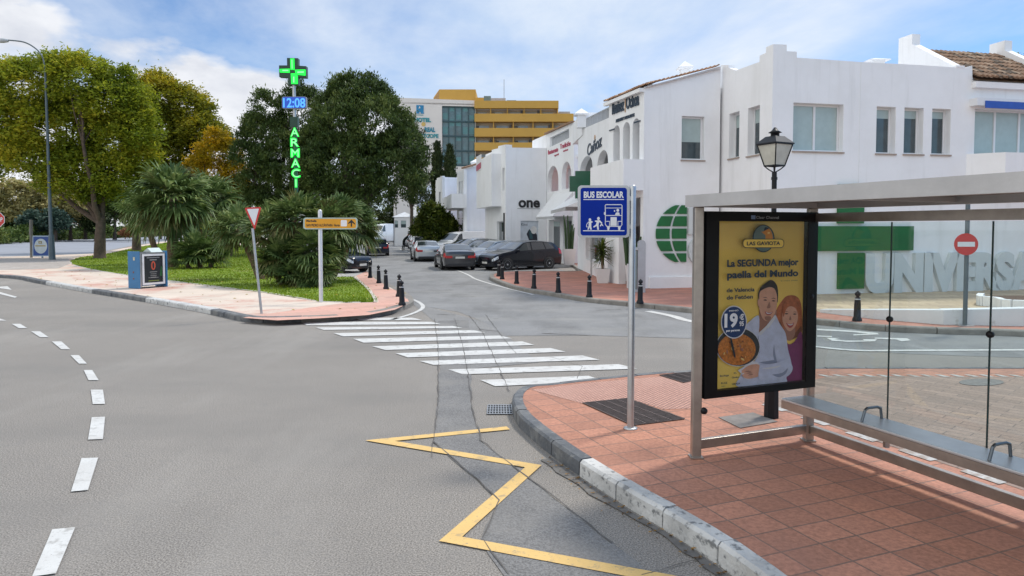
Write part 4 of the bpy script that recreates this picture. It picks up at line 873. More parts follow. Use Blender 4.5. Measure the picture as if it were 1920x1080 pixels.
mb.prism([(w_*.05, -h_*.2), (w_*.9, -h_*.2), (w_*.9, -h_*.13), (w_*.05, -h_*.13)], M, .05, 2); mb.build('logo', [BLUEL, CRM, TEAL], hot)
mb = MB(); q = WHo.uz(794, 233); mb.prism(arcp(q[0], q[1], .42, .42, 0, 360)[:-1], frame(WHo.p(0, 0, .01), WHo.u, (0, 0, 1)), .08); mb.build('sun_logo', mat('gold_paint', (.62, .42, .12), .5), hot)
# low white wall and planter wall in front of the corner building
Wl = Wall(tuple(G(1536, 587, .13))[:2], tuple(G(1640, 599, .13))[:2]); 
pts = [(1537, 586), (1640, 598.5), (1769, 609), (1920, 612), (2300, 612)]; tops = [580, 580.5, 581, 578, 570]
mb = MB(); gpt = [G(x, y, .13) for x, y in pts]
for i in range(len(pts)-1):
    a, b = gpt[i], gpt[i+1]; za = AT(pts[i][0], tops[i], a.y).z; zb = AT(pts[i+1][0], tops[i+1], b.y).z
    n = Vector((-(b-a).y, (b-a).x, 0)).normalized()*.28
    vs = [(p.x, p.y, z) for p, z in ((a, .05), (b, .05), (b, zb), (a, za))]+[(p.x+n.x, p.y+n.y, z) for p, z in ((a, .05), (b, .05), (b, zb), (a, za))]
    mb.add(vs, [(0, 1, 2, 3), (5, 4, 7, 6), (3, 2, 6, 7), (4, 0, 3, 7), (1, 5, 6, 2)])
mb.build('low_wall', mat('white_wall_stained', (.70, .71, .72), .85, var=.03, bump=.2, bs=8, grime=((.35, .33, .29), 2.2, .58, .75)), label='long low white wall rising from the red pavement below the raised letters', cat='wall', bevel=.012)
tp = [AT(x, t+3, p.y+.1) for (x, _), t, p in zip(pts, tops, gpt)]
cw0 = WC.p(WC.uz(1500, 553)[0], 0, -.02); cw1 = WC.p(17, 0, -.02)
sheet('terrace', [(p.x, p.y+.1) for p in gpt]+[(cw1.x, cw1.y), (cw0.x, cw0.y)], .138, BEIGE)
pl = [G(1861, 576, .138), G(1930, 583, .138), G(2300, 585, .138)]; mb = MB()
pp = crom([pl[0]+Vector((.5, 1.2, 0)), pl[0]+Vector((0, .5, 0)), pl[0]+Vector((.12, .05, 0)), pl[1], pl[2]], 5)
for a, b in zip(pp, pp[1:]): mb.beam((a.x, a.y, .27), (b.x, b.y, .27), .16, .28)
mb.build('planter_wall', WHITE, label='short curved white planter wall holding brown soil at the right edge', cat='planter')
sheet('planter_soil', [(p.x, p.y) for p in pp]+[(pp[-1].x, pp[0].y)], .34, SOIL)
# ================================================================= VEGETATION
nr = np.random.RandomState(5)
def fast_mesh(name, V, mats, parent, nv=4, mi=None):
    """V: (n, nv, 3) faces with their own vertices"""
    n = V.shape[0]; me = bpy.data.meshes.new(name); me.vertices.add(n*nv); me.loops.add(n*nv); me.polygons.add(n)
    off = np.array(WL[parent.name]) if parent is not None else np.zeros(3)
    me.vertices.foreach_set('co', (V.reshape(-1, 3)-off).astype(np.float32).ravel()); me.loops.foreach_set('vertex_index', np.arange(n*nv, dtype=np.int32))
    me.polygons.foreach_set('loop_start', np.arange(0, n*nv, nv, dtype=np.int32)); me.polygons.foreach_set('loop_total', np.full(n, nv, dtype=np.int32))
    for m in mats: me.materials.append(m)
    if mi is not None: me.polygons.foreach_set('material_index', mi.astype(np.int32))
    me.update(calc_edges=True); o = bpy.data.objects.new(name, me); COL.objects.link(o); o.parent = parent
    if parent is not None: WL[o.name] = WL[parent.name]
    return o
def unit(a): return a/np.maximum(1e-6, np.linalg.norm(a, axis=-1, keepdims=True))
def leaves(lobes, nclump, per, cr, ls, aspect=.45, up=.25, flat=.6, shell=(.62, 1.03), low=-.75):
    """lobes (n,6) centre+radii; returns quads"""
    lobes = np.array(lobes, float); wgt = lobes[:, 3]*lobes[:, 5]; wgt /= wgt.sum()
    li = nr.choice(len(lobes), nclump, p=wgt); L_ = lobes[li]; d = unit(nr.normal(size=(nclump, 3))); d[:, 2] = np.where(d[:, 2] < low, -d[:, 2], d[:, 2])
    rr = nr.uniform(shell[0], shell[1], (nclump, 1)); c = L_[:, :3]+d*L_[:, 3:]*rr
    # drop clumps buried deep inside another lobe
    keep = np.ones(nclump, bool)
    for q in lobes:
        e = np.linalg.norm((c-q[:3])/q[3:], axis=1); keep &= e > .52
    c = c[keep]; d = d[keep]; n = len(c)
    sz = cr*nr.uniform(.6, 1.35, (n, 1))
    P = np.repeat(c, per, 0)+nr.normal(size=(n*per, 3))*np.repeat(sz, per, 0)*np.array([.55, .55, .42]); D = np.repeat(d, per, 0)
    ax = unit(nr.normal(size=(n*per, 3))*np.array([1, 1, flat])+D*.7+np.array([0, 0, up])); sd = unit(np.cross(ax, nr.normal(size=ax.shape)+np.array([0, 0, 1.2])))
    s = ls*nr.uniform(.6, 1.3, (n*per, 1)); w_ = s*aspect*.5
    return np.stack([P-ax*s*.5, P+sd*w_, P+ax*s*.5, P-sd*w_], 1)
def limb(mb, a, b, r0, r1, bend=.12, n=7):
    a = Vector(a); b = Vector(b); ln = (b-a).length; o = Vector((rng.uniform(-1, 1), rng.uniform(-1, 1), rng.uniform(-.2, .6)))*ln*bend
    pts = [a.lerp(b, k/n)+o*math.sin(math.pi*k/n)+Vector((rng.uniform(-1, 1), rng.uniform(-1, 1), 0))*ln*.012*(0 < k < n) for k in range(n+1)]
    mb.tube(pts, [r0+(r1-r0)*k/n for k in range(n+1)], 9); return pts
BARK = mat('bark', (.105, .075, .055), .95, var=.35, vs=5, bump=.9, bs=18); BARKD = mat('bark_dark', (.085, .065, .05), .95, var=.35, vs=5, bump=.9, bs=18)
def tree(kind, label, base, Y, lobes_px, lm, clumps, per=14, cr=.35, ls=.2, aspect=.45, trunk_px=None, tr=.3, group=None, bark=None, zb=.13, up=.25, flat=.6, shell=(.62, 1.03), dscale=.9, limbs=7, cat='tree', trunk=True, low=-.75):
    b = AT(base[0], base[1], Y); b.z = zb; root = thing(kind, label, cat, b, group=group)
    lobes = []
    for q in lobes_px:
        x, y, r = q[:3]; dz = q[3] if len(q) > 3 else rng.uniform(-.35, .35)*r/F*Y; p = AT(x, y, Y+dz); rw = r/F*Y; vr = q[4] if len(q) > 4 else .85; lobes.append([p.x, p.y, p.z, rw*1.02, rw*dscale, rw*vr])
    if trunk:
        mb = MB(); pts = [AT(x, y, Y) for x, y in (trunk_px or [(base[0]+2, (base[1]+lobes_px[0][1])/2)])]; path = [b-Vector((0, 0, .1))]+pts
        path = [p for p in crom(path, 5)]; n = len(path)
        mb.tube(path, [tr*(1.25 if i == 0 else 1.0)*(1-.35*i/n) for i in range(n)], 12)
        top = path[-1]
        for q in sorted(lobes, key=lambda q: -q[3])[:limbs]:
            pp = limb(mb, top-Vector((0, 0, rng.uniform(0, tr*1.5))), (q[0], q[1], q[2]), tr*.5, tr*.1)
            for k in range(3):
                dd = Vector(unit(nr.normal(size=3)+np.array([0, 0, .5]))); limb(mb, pp[4], Vector(q[:3])+Vector((dd.x*q[3], dd.y*q[4], dd.z*q[5]))*.85, tr*.18, .02, n=4)
        mb.build('trunk', bark or BARK, root)
    fast_mesh('crown', leaves(lobes, clumps, per, cr, ls, aspect, up, flat, shell, low=low), [lm], root)
    return root
LG = leafmat('leaf_yellow_green', (.10, .16, .014), (.31, .35, .025), (.58, .50, .04), tr=.48, vs=.35)
LG2 = leafmat('leaf_olive_yellow', (.095, .125, .012), (.30, .29, .02), (.55, .41, .03), tr=.48, vs=.35)
LO = leafmat('leaf_orange', (.18, .17, .01), (.50, .34, .012), (.75, .40, .015), tr=.42, vs=.5)
LD = leafmat('leaf_dark', (.034, .062, .016), (.088, .132, .030), (.19, .225, .06), tr=.28, vs=.55)
LD2 = leafmat('leaf_dark_olive', (.014, .024, .007), (.038, .058, .014), (.08, .09, .025), tr=.15, vs=.6)
LBEI = leafmat('leaf_straw', (.22, .20, .07), (.50, .43, .18), (.75, .64, .34), tr=.3, vs=.2)
LMID = leafmat('leaf_mid', (.035, .07, .015), (.10, .15, .03), (.22, .25, .06), tr=.3, vs=.3)
LBLU = leafmat('leaf_blue_green', (.03, .06, .045), (.07, .12, .09), (.12, .18, .12), tr=.2, vs=.4)
LBUSH = leafmat('leaf_bush', (.03, .05, .008), (.10, .14, .015), (.26, .27, .05), tr=.3, vs=1.2)
tree('broadleaf_tree', 'broad yellow-green tree with a thick forked trunk at the left end of the lawn', (187, 488), 49, [(60, 172, 72), (148, 152, 62), (205, 190, 52), (10, 235, 72), (105, 255, 92), (215, 270, 66), (-50, 215, 88), (150, 320, 60), (62, 300, 55), (215, 330, 50), (-40, 300, 50), (255, 215, 30), (30, 140, 32), (100, 125, 28), (185, 148, 26), (248, 190, 42), (258, 250, 44), (262, 300, 34), (235, 145, 20), (118, 340, 46), (175, 358, 34), (228, 352, 34)],
     LG, 2600, 52, .50, .27, .42, trunk_px=[(188, 440), (190, 408)], tr=.40, up=.05, flat=.35)
tree('broadleaf_tree', 'olive-yellow tree with a ragged top directly behind the tall fan palm', (256, 466), 66, [(292, 185, 48), (345, 205, 52), (300, 245, 62), (368, 250, 46), (255, 225, 46), (330, 300, 60), (290, 150, 20), (310, 165, 22), (385, 215, 24), (270, 300, 50), (262, 175, 34), (345, 345, 50), (400, 260, 34), (290, 360, 44), (262, 215, 40), (275, 265, 44)],
     LG2, 1750, 46, .58, .33, .42, trunk_px=[(256, 440), (258, 400)], tr=.42, up=.05, flat=.35)
tree('broadleaf_tree', 'small golden orange autumn tree beside the dark evergreens', (405, 470), 60, [(412, 290, 42), (438, 328, 30), (388, 330, 50), (420, 370, 42), (395, 400, 40), (408, 255, 20), (448, 370, 22), (370, 380, 34), (455, 345, 14), (425, 275, 18)],
     LO, 620, 46, .46, .26, .42, trunk_px=[(405, 440), (406, 415)], tr=.22, up=.05, flat=.35)
def spikes(lobes, n=3, sd=4):
    q_ = random.Random(sd); o = list(lobes)
    for l_ in lobes:
        x, y, r = l_[:3]
        if r < 35: continue
        for k in range(n):
            a = q_.uniform(-1.15, 1.15); rr = r*q_.uniform(.13, .24); o.append((x+math.sin(a)*r*.95, y-math.cos(a)*r*.82, rr, q_.uniform(-.6, .6)*r/F*56, q_.uniform(1.8, 2.6)))
    return o
tree('evergreen_tree', 'dark dense evergreen with pointed tops left of the green pharmacy sign', (520, 470), 58, spikes([(500, 262, 48), (497, 205, 25, 0, 1.5), (478, 240, 24, 0, 1.3), (548, 300, 62), (466, 292, 30), (560, 215, 38, 0, 1.3), (520, 345, 62), (470, 345, 30), (556, 170, 14, 0, 1.8), (540, 190, 16, 0, 1.6), (580, 195, 18, 0, 1.6), (455, 262, 14, 0, 1.3), (490, 400, 50), (550, 400, 60)], 5),
     LD, 1500, 46, .40, .28, .34, trunk_px=[(520, 440), (520, 400)], tr=.45, up=1.1, flat=1.0, bark=BARKD, shell=(.72, 1.05))
tree('evergreen_tree', 'huge dark evergreen overhanging the street right of the green pharmacy sign', (655, 474), 56, spikes([(640, 235, 52, -1), (698, 235, 62), (752, 275, 42), (650, 315, 80, -1), (722, 330, 72), (600, 320, 58), (690, 362, 50, -1), (768, 335, 32), (640, 180, 24, 0, 1.6), (662, 168, 20, 0, 1.6), (692, 178, 22, 0, 1.7), (655, 155, 9, 0, 2.0), (612, 205, 22, 0, 1.5), (720, 195, 20, 0, 1.5), (760, 232, 18, 0, 1.4), (590, 265, 34), (785, 300, 16), (640, 375, 40)], 5, 9),
     LD, 2700, 46, .40, .28, .34, trunk_px=[(655, 440), (652, 410)], tr=.55, up=1.1, flat=1.0, bark=BARKD, shell=(.72, 1.05))
tree('evergreen_tree', 'thin brownish-tipped evergreen poking up in front of the hotel wall', (772, 455), 78, [(762, 235, 13, 0, 1.6), (770, 262, 22, 0, 1.2), (785, 290, 22), (775, 330, 30), (785, 370, 22)],
     LD2, 420, 20, .5, .34, .34, trunk_px=[(772, 430), (772, 390)], tr=.25, up=1.1, flat=1.0, bark=BARKD)
for nm, x0, x1, yt in (('slim dark cypress, left one of the pair before the hotel glass', 808, 832, 266), ('stout dark cypress, right one of the pair before the hotel glass', 829, 857, 273)):
    xc = (x0+x1)/2; w_ = (x1-x0)/2; lob = [(xc, yt+12, w_*.3, 0, 3.2), (xc, yt+36, w_*.62, 0, 2.4), (xc, yt+70, w_*.9, 0, 2.2), (xc, yt+112, w_*.95, 0, 2.2)]
    tree('cypress_tree', nm, (xc, 450), 72, lob, LD2, 900, 24, .24, .26, .34, trunk_px=[(xc, 420), (xc, 400)], tr=.16, group='cypress pair', limbs=2, up=3, flat=1.5, bark=BARKD)
tree('round_bush', 'round leafy bush with yellow-green leaves beside the parked white van', (812, 458), 60, [(812, 412, 30), (793, 430, 22), (836, 425, 22), (820, 440, 26), (845, 440, 12), (808, 392, 14)], LBUSH, 900, 16, .30, .30, .5, trunk_px=[(812, 440)], tr=.12, cat='bush', up=.4)
# far trees beyond the left road
far = [((-60, 378, 60), LBEI, 'pale straw-coloured tree, leftmost beyond the stone wall', 135), ((30, 378, 52), LBEI, 'pale straw-coloured tree beyond the wall behind the stop sign', 119), ((90, 368, 50), LBEI, 'pale straw-coloured tree behind the tall street lamp', 121),
       ((132, 388, 42), LBEI, 'pale straw-coloured tree seen between street lamp and forked trunk', 117), ((20, 412, 30), LMID, 'dark green bushy tree low behind the stop sign', 122), ((62, 416, 20), LBLU, 'bluish green round tree behind the blue advert board', 114),
       ((104, 412, 20), LBLU, 'bluish green tree right of the street lamp pole', 113), ((160, 390, 34), LMID, 'mid green tree left of the forked trunk', 126), ((215, 380, 36), LMID, 'mid green tree right of the forked trunk', 124),
       ((255, 395, 36), LMID, 'mid green tree behind the fan palm trunks, left side', 128), ((300, 390, 45), LD2, 'dark green tree behind the fan palm trunks', 132), ((350, 385, 50), LD2, 'dark green tree behind the fan palm, right side', 134), ((395, 400, 42), LD2, 'dark green tree under the golden tree', 136),
       ((450, 410, 40), LD2, 'dark green tree low behind the leaning left palm', 138), ((-30, 415, 30), LMID, 'dark green bushy tree at the far left edge', 118), ((180, 415, 22), LD2, 'small dark bush tree just left of the forked trunk', 116)]
for (x, y, r), m_, lb, Y in far:
    tree('park_tree', lb, (x, 441), Y, [(x, y, r*.8), (x-r*.5, y+r*.25, r*.55), (x+r*.55, y+r*.2, r*.55), (x+r*.1, y+r*.45, r*.6), (x-r*.1, y-r*.4, r*.5)], m_, 420, 16, .75, .62, .5, trunk_px=[(x, min(436, y+r*.7))], tr=.3, group='trees beyond the left road', zb=.25, limbs=3)
for x, y, r, m_, lb in ((48, 430, 9, LMID, 'low green shrub on the far wall behind the blue advert board'), (195, 432, 8, LMID, 'low green shrub on the far wall by the forked trunk'), (240, 436, 9, leafmat('leaf_rust', (.12, .05, .02), (.3, .12, .05), None, .2), 'rust-red low shrub beyond the far wall right of the trunk')):
    tree('shrub', lb, (x, 442), 112, [(x, y, r*1.4, 0, .7), (x+r, y+2, r, 0, .7)], m_, 90, 14, .5, .4, .5, trunk=False, cat='shrub')

for x, y, r, Y, lb in ((700, 412, 26, 150, 'distant dark tree closing the street, left of the camper van'), (742, 405, 22, 158, 'distant dark tree closing the street behind the kiosk'), (782, 400, 24, 165, 'distant dark tree right of the kiosk behind the low white building'), (655, 415, 28, 160, 'distant dark tree at the street end behind the palm fronds')):
    tree('park_tree', lb, (x, 447), Y, [(x, y, r), (x-r*.6, y+r*.4, r*.7), (x+r*.6, y+r*.4, r*.7), (x, y+r*.8, r*.7)], LD2, 300, 16, .8, .6, .5, trunk_px=[(x, 435)], tr=.3, group='distant trees at the street end', zb=.0, limbs=2)
hp = [(p.x, p.y+7) for p in FARW]
HED = thing('hedge', 'long dark green hedge and undergrowth behind the far stone wall', 'hedge', (hp[2][0], hp[2][1], .2)); hl_ = []
for (x0_, y0_), (x1_, y1_) in zip(hp, hp[1:]):
    k_ = max(2, int(math.hypot(x1_-x0_, y1_-y0_)/3))
    for i_ in range(k_): hl_.append([x0_+(x1_-x0_)*i_/k_, y0_+(y1_-y0_)*i_/k_+rng.uniform(0, 3), .9, 2.4, 1.5, rng.uniform(.9, 2.0)])
fast_mesh('foliage', leaves(hl_, 2600, 14, .5, .5, .5), [LMID], HED)
# ---- fan palms
PALM = leafmat('palm_frond', (.06, .11, .032), (.18, .26, .085), (.40, .45, .18), tr=.35, vs=1.1, rough=.42)
PALMY = leafmat('palm_frond_old', (.07, .075, .02), (.15, .15, .045), (.28, .24, .10), tr=.25, vs=1.1)
PTR = mat('palm_trunk', (.15, .10, .065), .95, var=.4, vs=9, bump=1, bs=14)
def fan(c, d, lp_, r, spread=1.75, nseg=20, droop=.25):
    """one fan leaf as quads; c crown centre, d direction"""
    d = unit(np.array(d, float)); sd = np.cross(d, np.array([0, 0, 1.])); sd = unit(sd) if np.linalg.norm(sd) > .1 else np.array([1., 0, 0]); nrm = np.cross(sd, d)
    a = nr.uniform(-.5, .5); sd, nrm = sd*math.cos(a)+nrm*math.sin(a), nrm*math.cos(a)-sd*math.sin(a)
    c = np.array(c, float); hub = c+d*lp_+np.array([0, 0, -.10*lp_*lp_]); q = []
    w0 = .018
    q.append([c-sd*w0, c+sd*w0, hub+sd*w0*.6, hub-sd*w0*.6])
    for k in range(nseg):
        t = -spread+2*spread*k/(nseg-1)+nr.uniform(-.05, .05); v = d*math.cos(t)+sd*math.sin(t)+nrm*nr.uniform(-.03, .16); v = unit(v); ln = r*(1-.25*abs(t)/spread)*nr.uniform(.85, 1.08)
        pw = unit(np.cross(v, nrm))*(r*.055); m1 = hub+v*ln*.5+nrm*.02; tip = hub+v*ln+np.array([0, 0, -droop*ln*nr.uniform(.5, 1.4)])
        m2 = hub+v*ln*.8+np.array([0, 0, -droop*ln*.32])
        q.append([hub, m1+pw, m2, m1-pw]); q.append([m1+pw, m2+pw*.55, tip, m2-pw*.55] if True else None); q.append([m1+pw, m2+pw*.55, m2-pw*.55, m1-pw])
    return q
def palm_crown(name, c, r, n, parent, lo=-.9, hi=1.0, old=.25, droop=.28, nseg=18, sq=1.0):
    q = []; mi = []
    for k in range(n):
        z = lo+(hi-lo)*(k+.5)/n; th = k*2.39996+nr.uniform(-.3, .3); h = math.sqrt(max(0.02, 1-min(1, z*z)))
        d = (math.cos(th)*h, math.sin(th)*h, z*sq); f = fan(c, d, r*.46*nr.uniform(.7, 1.15), r*.60*nr.uniform(.85, 1.12), nseg=nseg, droop=droop+(.18 if z < -.2 else 0)); q += f
        mi += [1 if nr.rand() < (old if z < -.1 else old*.15) else 0]*len(f)
    return fast_mesh(name, np.array(q), [PALM, PALMY], parent, mi=np.array(mi))
def palm(label, base, crown, Y, r_px, n, tr=.16, kind='fan_palm', lo=-.9, stems=None, group=None, zb=.14, cat='palm tree'):
    b = AT(base[0], base[1], Y); b.z = zb; root = thing(kind, label, cat, b, group=group)
    for i, (cx, cy, rp, dy, bx) in enumerate(stems or [(crown[0], crown[1], r_px, 0, base[0])]):
        c = AT(cx, cy, Y+dy); s = AT(bx, base[1], Y+dy*.4); s.z = zb-.05; mb = MB(); mid = s.lerp(c, .5)+Vector((rng.uniform(-.08, .08), 0, 0)); path = crom([s, mid, c], 8)
        mb.tube(path, [tr*(1.2-.35*k/len(path))*(1+.10*(k % 2)) for k in range(len(path))], 10)
        for k in range(int(14*(c-s).length)):       # old leaf bases
            t = rng.random(); p = path[int(t*(len(path)-1))]; a = rng.uniform(0, 6.28); o = Vector((math.cos(a), math.sin(a), 0))*tr*1.0; u_ = Vector((math.cos(a), math.sin(a), 1.6)).normalized()*.13
            w_ = Vector((-math.sin(a), math.cos(a), 0))*.035; mb.add([p+o-w_, p+o+w_, p+o+u_], [(0, 1, 2)])
        mb.build('stem' if stems else 'trunk', PTR, root)
        palm_crown('fronds', c, rp/F*(Y+dy), n, root, lo=lo, droop=.14 if stems else .26)
    return root
palm('tall fan palm with a stout rough trunk behind the blue recycling cabinet', (322, 506), (322, 368), 38, 86, 62, .24, lo=-.98)
palm('fan palm with thinner trunk standing right behind the tall one', (376, 496), (392, 372), 43, 66, 52, .17, lo=-.95)
palm('small fan palm with a slim trunk left behind the tall one', (300, 498), (268, 395), 41, 50, 40, .15, lo=-.98)
palm('low dense bush of fan palm leaves at the foot of the tall palm', (380, 505), None, 37, 0, 26, .10, kind='palm_bush', stems=[(372, 470, 52, 0, 376), (400, 478, 40, .5, 392), (350, 485, 36, -.3, 356)], lo=-.5)
palm('dark low palm bush in the middle of the lawn', (425, 474), None, 52, 0, 24, .10, kind='palm_bush', stems=[(410, 445, 34, 0, 420), (440, 440, 34, 1, 432), (425, 430, 34, 0, 425)], lo=-.6)
palm('fan palm leaning left on a dark slanting trunk behind the yield sign', (490, 530), (446, 428), 29.2, 60, 46, .15, lo=-.85)
palm('big clump of fan palms with many stems behind the orange direction sign', (570, 543), None, 26.3, 0, 34, .10, kind='palm_clump', cat='palm clump',
     stems=[(555, 408, 66, 0, 560), (510, 432, 62, .3, 545), (612, 420, 66, .2, 590), (590, 470, 62, -.6, 580), (530, 482, 60, -.4, 550), (638, 402, 50, .8, 600), (600, 505, 46, -.9, 598), (550, 515, 44, -1.0, 556), (515, 500, 44, -.5, 530), (620, 480, 40, 0, 610), (575, 520, 40, -1.1, 575)], lo=-.55)
palm('fan palm leaning right over the parked black car on a dark trunk', (618, 530), (668, 426), 28.4, 60, 46, .15, lo=-.85)
# tuft of green on the tiled roof
rp = AT(1893, 118, 30.5); rt = thing('roof_plant', 'green leafy plant growing on the tiled roof by the chimney', 'plant', rp)
fast_mesh('foliage', leaves([[rp.x, rp.y, rp.z, .75, .5, .38], [rp.x+.5, rp.y, rp.z-.1, .6, .4, .3]], 90, 14, .16, .13), [LMID], rt)
# ================================================================= VEHICLES
TYRE = mat('tyre', (.022, .022, .024), .85, var=.2); RIM = mat('alloy_rim', (.62, .63, .65), .35, metal=.25, var=.05); CARG = mat('car_glass', (.018, .024, .028), .04, var=.2, spec=.9, coat=.6)
TRIM = mat('black_trim', (.02, .02, .022), .55); HL = mat('headlight_glass', (.62, .66, .70), .12, var=.25, vs=20, spec=.9); RL = mat('tail_light', (.42, .012, .014), .2, var=.3, vs=15, spec=.8); PLATE = mat('number_plate', (.62, .62, .58), .4, var=.1, vs=30)
def paint(name, col, metal=.3): return mat(name, col, .28, metal=metal, var=.05, coat=1., spec=.5) if max(col) > .03 else mat(name, col, .16, metal=0, var=.05, coat=.35, spec=.35)
PROF = {  # stations: x (fraction of length, front +), bottom, belt, top, half width factor, half width of the top (fraction)
 'sedan': [(.5, .30, .52, .60, .74, .9), (.488, .20, .60, .68, .86, .9), (.44, .17, .68, .755, .94, .9), (.34, .17, .77, .85, .98, .9), (.20, .17, .88, .97, 1, .88), (.03, .17, .92, 1.37, 1, .74), (-.06, .17, .93, 1.43, 1, .73), (-.18, .17, .95, 1.40, 1, .73), (-.24, .17, .96, 1.34, 1, .74), (-.385, .17, .98, 1.09, .98, .84), (-.46, .20, .97, 1.06, .95, .88), (-.492, .25, .92, 1.02, .90, .9), (-.5, .34, .80, .88, .86, .9)],
 'estate': [(.5, .32, .56, .66, .74, .9), (.488, .21, .64, .75, .86, .9), (.44, .18, .74, .84, .94, .9), (.34, .18, .84, .94, .98, .9), (.21, .18, .94, 1.05, 1, .88), (.06, .18, .97, 1.44, 1, .76), (-.04, .18, .98, 1.52, 1, .75), (-.20, .18, 1.01, 1.52, 1, .75), (-.36, .18, 1.05, 1.45, .99, .75), (-.40, .19, 1.06, 1.40, .98, .76), (-.475, .22, 1.04, 1.12, .94, .84), (-.492, .27, .96, 1.02, .91, .9), (-.5, .36, .78, .86, .88, .9)],
 'hatch': [(.5, .30, .54, .62, .74, .9), (.486, .20, .62, .72, .86, .9), (.43, .17, .72, .81, .94, .9), (.33, .17, .82, .91, .98, .9), (.23, .17, .90, 1.0, 1, .88), (.07, .17, .94, 1.42, 1, .76), (-.03, .17, .95, 1.49, 1, .75), (-.20, .17, .97, 1.47, 1, .75), (-.37, .17, 1.0, 1.40, .98, .76), (-.41, .18, 1.0, 1.34, .97, .77), (-.47, .22, .98, 1.06, .94, .86), (-.49, .27, .90, .97, .91, .9), (-.5, .36, .74, .82, .88, .9)],
 'van': [(.5, .32, .70, .80, .78, .9), (.488, .22, .80, .92, .88, .9), (.45, .2, .92, 1.05, .95, .9), (.37, .2, 1.02, 1.18, .98, .88), (.33, .2, 1.06, 1.24, 1, .88), (.20, .2, 1.10, 1.78, 1, .84), (.13, .2, 1.12, 1.90, 1, .84), (-.05, .2, 1.15, 1.95, 1, .85), (-.30, .2, 1.15, 1.95, 1, .85), (-.46, .2, 1.15, 1.93, 1, .85), (-.485, .22, 1.14, 1.88, .99, .86), (-.497, .26, 1.12, 1.80, .97, .87), (-.5, .34, 1.1, 1.7, .96, .88)]}
def make_car(kind, label, loc, heading, pm, L=4.5, W=1.8, H=None, group=None, rim=RIM, name='parked_car', rear_door_glass=True, zf=1., light=None, cat='car'):
    pr = PROF[kind]; h0 = max(s[3] for s in pr); k = (H or h0)/h0; root = thing(name, label, cat, (loc[0], loc[1], loc[2] if len(loc) > 2 else 0.006), heading, group)
    hw = W/2; st = []
    def cr(a, b, c, d, t): return .5*((2*b)+(-a+c)*t+(2*a-5*b+4*c-d)*t*t+(-a+3*b-3*c+d)*t**3)
    for i in range(len(pr)-1):       # refine, keeping the screens straight
        n = 3 if i in (1, 2, 3, 6, 7) else 2
        for j in range(n):
            t = j/n; a, b, c, d = pr[max(i-1, 0)], pr[i], pr[i+1], pr[min(i+2, len(pr)-1)]
            st.append(tuple((b[q]+(c[q]-b[q])*t) if i in (0, 4, 9) else (b[q]+(c[q]-b[q])*t)*.4+cr(a[q], b[q], c[q], d[q], t)*.6 for q in range(6)))
    st.append(pr[-1]); st = [(x*L, zb*k, be*k, to*k, w*hw, tw) for x, zb, be, to, w, tw in st]
    def sec(s):
        x, zb, be, to, w, tw = s; m = zb+(be-zb)*.45
        return [(x, 0, zb), (x, w*.75, zb), (x, w*.965, zb+.05), (x, w, m), (x, w*.995, be-(be-zb)*.16), (x, w*.955, be), (x, w*tw, to-(.045 if to-be > .2 else .02)), (x, w*tw*.72, to-.008), (x, 0, to+.006)]
    rings = []
    for s in st:
        h = sec(s); rings.append(h+[(x, -y, z) for x, y, z in h[-2:0:-1]])
    n = len(rings[0]); mb = MB(); vs = [p for r in rings for p in r]; fs = []
    for i in range(len(rings)-1):
        for q in range(n): fs.append((i*n+q, (i+1)*n+q, (i+1)*n+(q+1) % n, i*n+(q+1) % n))
    mb.add(vs, fs, 0, True); mb.add(rings[0], [tuple(range(n))], 0, True); mb.add(rings[-1], [tuple(range(n))[::-1]], 0, True)
    body = mb.build('body', pm, root, world=False)
    bm = bmesh.new(); bm.from_mesh(body.data); bmesh.ops.remove_doubles(bm, verts=bm.verts, dist=.0005); bmesh.ops.recalc_face_normals(bm, faces=bm.faces); bm.to_mesh(body.data); bm.free(); body.data.set_sharp_from_angle(angle=R(38))
    xs = [s[0] for s in st]
    def S(x, q, side=1):
        x = max(min(x, xs[0]), xs[-1]); i = 0
        while i < len(xs)-2 and xs[i+1] > x: i += 1
        t = (xs[i]-x)/max(1e-6, xs[i]-xs[i+1]); a, b = sec(st[i]), sec(st[i+1]); q0 = min(int(q), 7); f = q-q0
        p = [a[q0][c]*(1-t)*(1-f)+a[q0+1][c]*(1-t)*f+b[q0][c]*t*(1-f)+b[q0+1][c]*t*f for c in range(3)]; return Vector((p[0], p[1]*side, p[2]))
    def patch(nm, grid, m, parent, off=.008, lb=None, smooth=True):   # grid rows of points; pushed outwards
        mbp = MB(); nu = len(grid); nv = len(grid[0]); P = []
        for i in range(nu):
            for j in range(nv):
                du = grid[min(i+1, nu-1)][j]-grid[max(i-1, 0)][j]; dv = grid[i][min(j+1, nv-1)]-grid[i][max(j-1, 0)]; nn = du.cross(dv).normalized(); c = grid[i][j]
                if nn.dot(Vector((c.x*.15, c.y, c.z-.6))) < 0: nn = -nn
                P.append(c+nn*off)
        f = [(i*nv+j, (i+1)*nv+j, (i+1)*nv+j+1, i*nv+j+1) for i in range(nu-1) for j in range(nv-1)]; mbp.add(P, f, 0, smooth); return mbp.build(nm, m, parent, world=False, label=lb)
    X = lambda f: f*L
    cowl, wst = pr[4][0], pr[5][0]; rr, rb = (pr[8][0], pr[9][0]) if kind == 'sedan' else (pr[9][0], pr[10][0])
    def side_win(nm, xb0, xb1, xt0, xt1, sd):
        g = []
        for i in range(5):
            t = i/4; b = S(X(xb0+(xb1-xb0)*t), 5.10, sd); tp = S(X(xt0+(xt1-xt0)*t), 5.90, sd); g.append([b, b.lerp(tp, .5), tp])
        patch(nm, g, CARG, root, .009)
    bp = (wst-.10) if kind != 'van' else wst-.07
